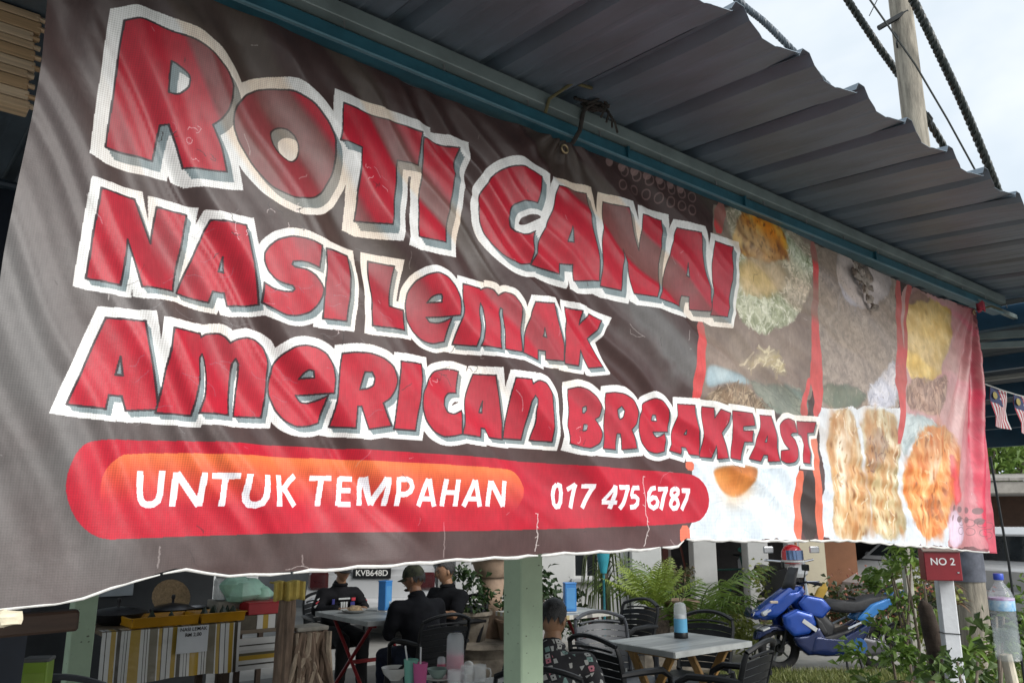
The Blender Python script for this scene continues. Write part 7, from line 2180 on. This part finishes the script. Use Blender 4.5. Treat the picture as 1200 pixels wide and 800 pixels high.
# second motorcycle in the porch with a red helmet
t = thing("motorcycle", "dark motorcycle mostly hidden behind the blue scooter near the house pillars", "motorcycle", (3.86, 11.75, 0), R(-82))
wheel(t, .6, .28); wheel(t, -.6, .28)
PT = mat("black_trim", (.02, .021, .024), .5)
for nm, ol, w, m_ in (("body", [(.45, .75), (.30, .95), (.0, .88), (-.5, .86), (-.75, .92), (-.6, .72), (-.2, .42), (.2, .36)], .26, PT), ("fender", [(.86, .40), (.78, .56), (.55, .60), (.4, .5), (.6, .54), (.78, .48)], .14, mat("teal_fairing", (.02, .10, .09), .3)), ("seat", [(.0, .9), (-.3, .86), (-.75, .93), (-.8, .86), (-.3, .76), (0, .8)], .24, BLK)):
    MB().prism(ol, w, 'y', .8).build(nm, m_, t, True)
MB().tube([(.5, .1, .3), (.38, .1, .95)], .025, 8).build("fork_leg", CHR, t, True); MB().tube([(.5, -.1, .3), (.38, -.1, .95)], .025, 8).build("fork_leg", CHR, t, True)
MB().tube([(.2, .36, 1.04), (.36, .12, 1.02), (.36, -.12, 1.02), (.2, -.36, 1.04)], .016, 8).build("handlebar", CHR, t, True)
MB().box((.44, 0, .92), (.16, .26, .2), None, .05).build("headlight", mat("headlamp", (.6, .62, .64), .1), t)
for s in (-1, 1): MB().box((.30, s * .34, 1.18), (.03, .15, .09), None, .02).build("mirror", mat("silver_mirror", (.45, .46, .48), .2, .5), t)
t2 = thing("helmet", "red and white motorcycle helmet with a blue tinted visor resting on the dark motorcycle", "helmet", (3.86, 11.32, 1.0), R(-75))
hr = mat("red_helmet", (.55, .02, .03), .2, coat=.7); mb = MB()
mb.lathe([(.10, 0), (.125, .02), (.14, .09), (.132, .17), (.10, .225), (.05, .252), (.001, .26)], n=26, sx=1.1).build("shell", hr, t2, True)
mb = MB(); vs = []
for i in range(11):
    a = (i - 5) / 5 * 1.15
    for j in range(4): vs.append((.158 * math.cos(a) * (1 - .02 * j), .146 * math.sin(a), .055 + .042 * j))
mb.add(vs, [(i * 4 + j, (i + 1) * 4 + j, (i + 1) * 4 + j + 1, i * 4 + j + 1) for i in range(10) for j in range(3)])
mb.build("visor", mat("blue_visor", (.12, .18, .32), .08, .5, var=.3, scale=6), t2, True)
MB().lathe([(.132, .018), (.146, .03), (.145, .048), (.132, .05)], n=26, sx=1.1).build("trim", WHT, t2, True)

# ================================================================ POLE AND CABLES
CONC = mat("weathered_concrete", (.27, .245, .20), .9, var=.4, scale=5, bump=.8, bscale=26, stretch=(4, 4, .5))
t = thing("utility_pole", "tall pale grey utility pole rising behind the awning edge with twisted cables on brackets", "utility pole", (4.80, 8.70, 0), 0)
MB().tube([(0, 0, 0), (.015, 0, 3), (.03, 0, 6), (.04, 0, 9.6)], [.155, .145, .135, .125], 20).build("shaft", CONC, t, True)
DKM = mat("dark_galvanised", (.03, .033, .035), .5, .6)
for a, b_ in (((-.30, -.06, 7.46), (.05, -.10, 7.66)), ((.02, -.1, 7.86), (.36, -.08, 7.92))):
    MB().tube([a, b_], .035, 8).build("bracket", DKM, t, True)
for x, z in ((-.12, 7.28), (.17, 7.72), (.17, 6.20)):
    MB().tube([(x, -.06, z + .12), (x + .02, -.10, z + .02), (x - .01, -.11, z - .06), (x + .02, -.06, z - .09)], .012, 6).build("hook", DKM, t, True)
MB().tube([(-.1, -.1, 5.1), (-.28, -.1, 5.5), (-.22, -.1, 5.72)], .007, 5).build("loose_wire", DKM, t, True)
MB().tube([(-.42, -.1, 7.6), (-.1, -.12, 8.2)], .006, 5).build("loose_wire", DKM, t, True)
MB().lathe([(.166, .95), (.168, 1.0), (.167, 1.5), (.164, 1.55)], n=22).build("notice_band", mat("faded_notice", (.10, .11, .14), .7, var=.3, scale=12), t, True)
RUBB = mat("cable_black", (.014, .020, .017), .45, var=.3, scale=20)
RUBG = mat("cable_grey", (.09, .11, .13), .45, var=.3, scale=20)
def cable(label, pts, r_, turns, m, strands=3):
    t = thing("power_cable", label, "cable", (0, 0, 0), 0, "overhead cables")
    P = [Vector(p) for p in pts]; n = int(turns * 16)
    def q(t_):
        x = t_ * (len(P) - 1); i = min(int(x), len(P) - 2); f = x - i
        a = P[max(i - 1, 0)]; b_ = P[i]; c = P[i + 1]; d = P[min(i + 2, len(P) - 1)]
        return .5 * ((2 * b_) + (c - a) * f + (2 * a - 5 * b_ + 4 * c - d) * f * f + (3 * b_ - a - 3 * c + d) * f ** 3)
    ds = (P[-1] - P[0]).normalized(); u = ds.cross(Vector((0, 0, 1))).normalized(); w = ds.cross(u)
    for k in range(strands):
        pp = []
        for i in range(n + 1):
            a = 2 * math.pi * (i / 10 + k / strands)
            pp.append(q(i / n) + (u * math.cos(a) + w * math.sin(a)) * r_ * .46)
        MB().tube(pp, r_ * .54, 6).build("strand", m, t, True)
    return t
cable("pale grey twisted cable passing just above the awning ridge at the left", [(1.55, 6.20, 6.69), (2.07, 6.40, 6.22), (2.33, 6.50, 6.06), (2.58, 6.60, 5.87), (3.15, 6.90, 5.49), (3.94, 7.40, 4.90)], .034, 11, RUBG)
cable("black twisted cable passing behind the utility pole", [(3.84, 8.60, 8.49), (4.28, 8.90, 8.04), (4.72, 9.15, 7.57), (5.15, 9.40, 7.16), (5.84, 9.90, 6.54), (6.67, 10.60, 5.77)], .050, 12, RUBB)
cable("black twisted cable passing in front to the right of the utility pole", [(4.41, 8.00, 7.95), (4.74, 8.25, 7.57), (5.11, 8.50, 7.03), (5.59, 8.90, 6.47), (6.14, 9.40, 5.79), (6.84, 10.20, 5.18)], .054, 13, RUBB)
t = thing("thin_wire", "single thin wire slanting across the utility pole", "wire", (0, 0, 0), 0, "overhead cables")
MB().tube([(3.81, 7.90, 7.81), (4.13, 8.05, 7.42), (4.64, 8.20, 6.69), (5.05, 8.40, 6.10), (5.43, 8.60, 5.52), (5.84, 8.90, 4.98)], .012, 6).build("strand", RUBB, t, True)

# ================================================================ BLUE ROOF FRAME BEYOND THE BANNER, FLAGS
def side_roof():
    t = thing("side_shelter", "blue steel roof frame of the next shelter beyond the right end of the banner", "shelter", SQ(0, 0, 0), ROT)
    b = mat("navy_steel", (.010, .050, .095), .4); nv = mat("navy_roof", (.006, .018, .030), .6, .2, var=.3, scale=4); pl = mat("pale_batten", (.42, .42, .40), .6)
    for s, z, h in ((4.34, 2.55, .105), (6.05, 2.63, .10), (7.6, 2.66, .12), (9.0, 2.68, .12), (10.2, 2.68, .14), (11.5, 2.66, .30)):
        MB().box((s, .15 + (s - 4.3) * .30, z), (.06, 1.7 + (s - 4.3) * .18, h), None, .004).build("rafter", b, t)
    for s, z in ((4.95, 2.66), (5.55, 2.67), (6.7, 2.72), (7.3, 2.73), (8.3, 2.75), (9.6, 2.77), (10.8, 2.77)):
        MB().box((s, .15 + (s - 4.3) * .30, z), (.035, 1.7 + (s - 4.3) * .18, .03)).build("batten", pl if s != 5.55 else b, t)
    MB().box((4.42, -.25, 2.44), (.03, 1.2, .035), RX(R(7))).build("brace", mat("grey_purlin", (.2, .24, .24), .5), t)
    MB().box((4.50, -.25, 2.40), (.03, 1.2, .03), RX(R(7))).build("brace", mat("grey_purlin", (.2, .24, .24), .5), t)
    for i in range(15):
        s0 = 4.46 + i * .50
        MB().box((s0 + .245, .15 + (s0 - 4.05) * .30, 2.80), (.488, 1.8 + (s0 - 4.05) * .18, .02), None, 0).build("roof_panel", nv, t)
    MB().tube([(11.5, 3.6, 0), (11.5, 3.6, 2.6)], .035, 10).build("post", b, t, True)
    MB().box((4.10, -.015, 2.535), (.5, .02, .02)).build("tie_bar", mat("grey_purlin", (.2, .24, .24), .5), t)
side_roof()
STR = mat("pale_string", (.55, .55, .52), .8)
t = thing("bunting_string", "thin pale string carrying little striped flags under the blue frame", "string", (0, 0, 0), 0)
pA, pB = Vector((2.58, 4.5, 2.385)), Vector((3.36, 4.75, 2.24))
MB().tube([pA.lerp(pB, k / 8) - Vector((0, 0, .03 * math.sin(math.pi * k / 8))) for k in range(9)], .004, 5).build("cord", STR, t)
FR, FW, FB, FY = mat("flag_red", (.42, .07, .09), .8), mat("flag_white", (.62, .60, .60), .8), mat("flag_blue", (.05, .06, .13), .8), mat("flag_yellow", (.34, .28, .10), .8)
def flag(k, lab, rz, tilt):
    c = pA.lerp(pB, k) - Vector((0, 0, .03))
    t = thing("flag", lab, "flag", c, rz, "striped flags on the string")
    w, h = .145, .225
    for i in range(14):
        mb = MB(); vs = []
        for j in range(5):
            for e in (0, 1):
                x = (i + e) * w / 14; z = -h * j / 4
                vs.append((x + .03 * tilt * j / 4, .012 * math.sin(j * 1.5 + x * 30), z - .10 * x))
        mb.add(vs, [(j * 2, j * 2 + 1, j * 2 + 3, j * 2 + 2) for j in range(4)])
        mb.build("stripe", FR if i % 2 == 0 else FW, t)
    mb = MB(); vs = []
    for j in range(3):
        for e in (0, 1):
            x = e * w * 8 / 14; z = -h * .46 * j / 2
            vs.append((x + .03 * tilt * (j * .46 / 2), .012 * math.sin(j * .95 + x * 30) - .0035, z - .10 * x))
    mb.add(vs, [(j * 2, j * 2 + 1, j * 2 + 3, j * 2 + 2) for j in range(2)]); can = mb.build("canton", FB, t)
    MB().lathe([(.020, -.001), (.022, 0), (.020, .001)], (.032, -.006, -.046), 14, rot=RX(R(90))).build("moon", FY, can)
flag(.26, "small red and white striped flag half hidden by the banner right edge", .5, 0)
flag(.47, "small red and white striped flag with blue canton in the middle of the string", .5, .8)

# ================================================================ MAILBOX, BOTTLE, NEAR SHRUBS
RT2 = R(-20)
t = thing("post_stand", "white square concrete post carrying the red letter box", "post", (2.83, 5.42, 0), R(-12))
MB().box((0, 0, .62), (.095, .095, 1.24), None, .006).build("shaft", mat("white_post_paint", (.60, .62, .64), .8, var=.12, scale=6, bump=.15), t)
MB().tube([(-.052, -.052, .86), (.052, -.052, .855), (.052, .052, .86), (-.052, .052, .855), (-.052, -.052, .86)], .003, 5).build("wire_band", DKM, t)
MB().tube([(-.052, -.052, .62), (.052, -.052, .625), (.052, .052, .62), (-.052, .052, .625), (-.052, -.052, .62)], .003, 5).build("wire_band", DKM, t)
t = thing("mailbox", "dark red metal letter box marked NO 2 on the white post", "mailbox", (2.77, 5.33, 1.19), R(-12))
MR = mat("dark_red_metal", (.23, .012, .02), .4, var=.12, scale=6)
MB().box((0, 0, .10), (.215, .13, .20), None, .004).build("case", MR, t)
MB().box((0, -.035, .208), (.235, .105, .012), RX(R(32)), .003).build("lid", mat("lid_grey", (.34, .27, .24), .5, var=.1), t)
MB().box((0, .04, .215), (.225, .085, .03), None, .004).build("top", MR, t)
text_mesh("NO 2", .062, mat("white_letters", (.75, .75, .75), .5), "lettering", t, (.0, -.0655, .115), (R(90), 0, 0), .0008)
MB().box((.085, -.067, .05), (.012, .006, .012), None, .002).build("latch", CHR, t)
# bottle on a stick
t = thing("stake", "rough pale stick stuck in the ground holding up the water bottle", "stake", (1.855, 3.12, 0), 0)
MB().tube([(.02, 0, 0), (.008, 0, .4), (.0, 0, .8), (-.028, .0, 1.075)], [.030, .027, .025, .020], 9).build("stick", mat("peeled_wood", (.46, .42, .33), .8, var=.25, scale=8, bump=.4, stretch=(4, 4, .6)), t, True)
t = thing("water_bottle", "clear ribbed plastic water bottle with a blue cap set on the pale stick", "bottle", (1.825, 3.1, 1.055), 0)
prof = [(.030, 0), (.040, .006), (.043, .016)]
for i in range(9): prof += [(.0435, .022 + i * .016), (.041, .030 + i * .016)]
prof += [(.0425, .170), (.0425, .215), (.043, .22), (.040, .235), (.030, .255), (.018, .272), (.0145, .277), (.0145, .29)]
BTL = mat("bottle_plastic", (.66, .72, .76), .06, var=.05, scale=20, alpha=.20, spec=.9)
MB().lathe(prof, n=26).build("body", BTL, t, True)
MB().lathe([(.028, .004), (.038, .02), (.0385, .11), (.001, .112)], n=20).build("water", mat("water_fill", (.62, .70, .72), .05, alpha=.10, var=.02), t, True)
MB().lathe([(.0165, .286), (.0175, .288), (.0175, .306), (.016, .309), (.001, .309)], n=18).build("cap", mat("blue_cap", (.03, .07, .42), .35), t, True)
lb = mat("blue_label", (.10, .32, .55), .4, var=.35, scale=40, col2=(.50, .62, .70))
MB().lathe([(.0432, .178), (.0434, .18), (.0434, .212), (.0432, .214)], n=26).build("label", lb, t, True)
MB().lathe([(.0433, .214), (.0435, .215), (.0435, .222), (.0428, .223)], n=26).build("label_band", mat("magenta_label", (.30, .08, .28), .4, scale=40, col2=(.45, .5, .6)), t, True)
t = thing("thin_rod", "thin dark metal rod standing behind the banner right edge", "rod", (3.38, 5.6, 0), 0)
MB().tube([(0, 0, 0), (.0, 0, 1.3), (-.03, 0, 2.0)], .008, 6).build("rod", DKM, t)
def shrub(label, loc, parts, m, seed, leaf=.075, st=4):
    t = thing("shrub", label, "shrub", loc, 0)
    for i, (c, r_, n) in enumerate(parts):
        o = leaf_cloud(n, c, r_, leaf, seed + i, droop=.25).build("foliage", m, t); o['kind'] = 'stuff'
    rs = random.Random(seed)
    for k in range(st):
        c, r_, n = parts[k % len(parts)]
        MB().tube([(rs.uniform(-.08, .08), rs.uniform(-.05, .05), 0), (c[0] * .5 + rs.uniform(-.05, .05), c[1] * .5, c[2] * .5), (c[0] + rs.uniform(-.1, .1), c[1], c[2] + r_[2] * .5)], [.014, .011, .005], 6).build("stem", BARK, t, True)
shrub("tall leafy green shrub between the scooter and the white post", (2.90, 6.05, 0), [((-.02, 0, 1.42), (.24, .2, .20), 300), ((-.02, .1, 1.12), (.17, .2, .20), 170), ((-.22, 0, .66), (.28, .22, .20), 300), ((.14, 0, .62), (.22, .2, .26), 240), ((-.05, 0, .32), (.36, .25, .2), 280)], G_SUN, 71, .078, 7)
shrub("yellowish young shrub behind the red letter box", (3.3, 6.6, 0), [((0, 0, 1.15), (.25, .2, .25), 220), ((-.1, 0, .7), (.22, .2, .25), 180), ((.2, 0, .4), (.3, .2, .25), 180)], G_YEL, 81, .075, 4)
shrub("low broad leaved shrub under the water bottle at the right edge", (1.93, 3.55, 0), [((.0, .1, .88), (.22, .16, .17), 240), ((-.05, 0, .62), (.24, .2, .16), 170), ((.15, .1, 1.1), (.09, .08, .1), 60)], leaf_mat("mid_leaf2", (.045, .09, .02), (.10, .155, .04)), 85, .062, 6)
shrub("green shrub beyond the white post at the right edge", (3.95, 6.2, 0), [((0, 0, .75), (.42, .3, .34), 420), ((-.3, .2, .45), (.3, .25, .25), 220)], G_SUN, 91, .09, 5)
t = thing("grey_stake", "pale weathered stake standing inside the tall green shrub", "stake", (3.04, 6.35, 0), 0)
MB().box((0, 0, .68), (.06, .05, 1.36), None, .005).build("stick", mat("grey_timber", (.42, .40, .36), .9, var=.25, scale=9, stretch=(5, 5, .6)), t)
t = thing("dead_log", "dark rotting log leaning against the left side of the white post", "log", (2.84, 5.58, 0), 0)
MB().tube([(.04, 0, 0), (.0, 0, .45), (-.03, .02, .8), (-.06, .03, 1.0), (-.075, .03, 1.04)], [.06, .055, .06, .045, .012], 10).build("trunk", mat("rotten_bark", (.045, .032, .024), .95, var=.5, scale=10, bump=1, bscale=22), t, True)
def bromeliad(label, loc, n, L_, m, tilt=0.0, seed=0):
    t = thing("bromeliad", label, "plant", loc, 0); rs = random.Random(seed)
    for k in range(n):
        a = 2 * math.pi * k / n + rs.uniform(-.2, .2); l = L_ * rs.uniform(.7, 1.15); rise = rs.uniform(.3, .95)
        mb = MB(); vs = []
        sdv = Vector((-math.sin(a), math.cos(a), 0))
        for i in range(6):
            f = i / 5; w = .026 * L_ / .3 * (1 - f ** 1.6) * (.6 + 1.6 * f * (1 - f)) + .001
            c = Vector((math.cos(a) * l * f * .8, math.sin(a) * l * f * .8, l * (rise * f - .75 * f * f)))
            vs += [c - sdv * w, c + Vector((0, 0, -w * .5)), c + sdv * w]
        mb.add(vs, [(i * 3 + j, i * 3 + j + 1, i * 3 + j + 4, i * 3 + j + 3) for i in range(5) for j in range(2)])
        mb.build("leaf", m, t, True)
bromeliad("green strap leaved bromeliad at the foot of the tall shrub", (2.42, 5.75, .42), 20, .42, leaf_mat("strap_leaf", (.05, .08, .02), (.13, .16, .05)), seed=1)
bromeliad("dry brown bromeliad rosette low beside the dark log", (2.60, 5.45, .50), 18, .26, G_DRY, seed=2)
bromeliad("dry brown fern clump clinging to the utility pole side", (3.10, 5.95, 1.10), 16, .22, G_DRY, seed=3)
bromeliad("second dry fern clump higher on the right of the white post", (3.02, 5.7, 1.0), 14, .18, G_DRY, seed=4)
bromeliad("bright green bird nest fern beside the white post", (3.02, 5.55, .72), 14, .30, G_SUN, seed=5)

# ================================================================ CORDS TYING THE BANNER
ROPE = mat("dark_cord", (.03, .026, .022), .85, var=.4, scale=60, bump=.5, bscale=80)
def loc(s, q, z): return tuple(SQ(s, q, z))
t = thing("rope", "dark knotted cord tying the banner to the blue beam at the middle", "cord", (0, 0, 0), 0)
rr = random.Random(6)
MB().tube([loc(1.305, -.03, 2.50), loc(1.312, -.052, 2.53), loc(1.32, -.055, 2.575), loc(1.325, -.06, 2.60)], .006, 7).build("strand", ROPE, t, True)
MB().tube([loc(1.20, -.045, 2.545), loc(1.205, -.055, 2.58), loc(1.24, -.105, 2.615), loc(1.30, -.11, 2.62)], .0045, 7).build("strand", mat("olive_cord", (.10, .09, .04), .8), t, True)
for k in range(9):
    c = SQ(1.34 + rr.uniform(-.02, .02), -.075 + rr.uniform(-.01, .01), 2.605 + rr.uniform(-.012, .012))
    pts = [c + Vector((.013 * math.cos(a + k) * (1 + .2 * k % 3), .011 * math.sin(a * 1.0 + k), .012 * math.sin(a + k * 1.7))) for a in np.linspace(0, 5.4, 10)]
    MB().tube(pts, .0036, 6).build("knot_loop", ROPE, t, True)
for k in range(4):
    MB().tube([loc(1.34, -.10, 2.60), loc(1.345 + .01 * k, -.115, 2.58 - .01 * k), loc(1.33 + .02 * k, -.11, 2.55 - .008 * k)], .003, 5).build("loose_end", ROPE, t, True)
t = thing("red_twine", "pink red twine gathering the banner right corner to the beam end", "twine", (0, 0, 0), 0)
RTW = mat("red_twine_fibre", (.42, .05, .08), .8, var=.3, scale=40)
for k in range(5):
    c = SQ(3.85, -.03, 2.49 + .008 * k)
    MB().tube([c + Vector((.014 * math.cos(a), .016 * math.sin(a), .006 * math.sin(3 * a))) for a in np.linspace(0, 6.5, 12)], .004, 6).build("wrap", RTW, t, True)
MB().tube([loc(3.86, -.04, 2.50), loc(3.98, -.03, 2.53), loc(4.14, -.02, 2.54)], .005, 6).build("strand", mat("olive_cord", (.10, .09, .04), .8), t, True)
for k in range(4):
    MB().tube([loc(4.30 + .05 * k, -.08 - .1 * k, 2.50), loc(4.30 + .06 * k, -.09 - .1 * k, 2.44), loc(4.33 + .04 * k, -.1 - .1 * k, 2.40 + .01 * k), loc(4.36 + .05 * k, -.12 - .1 * k, 2.405)], .004, 5).build("loose_end", RTW, t, True)
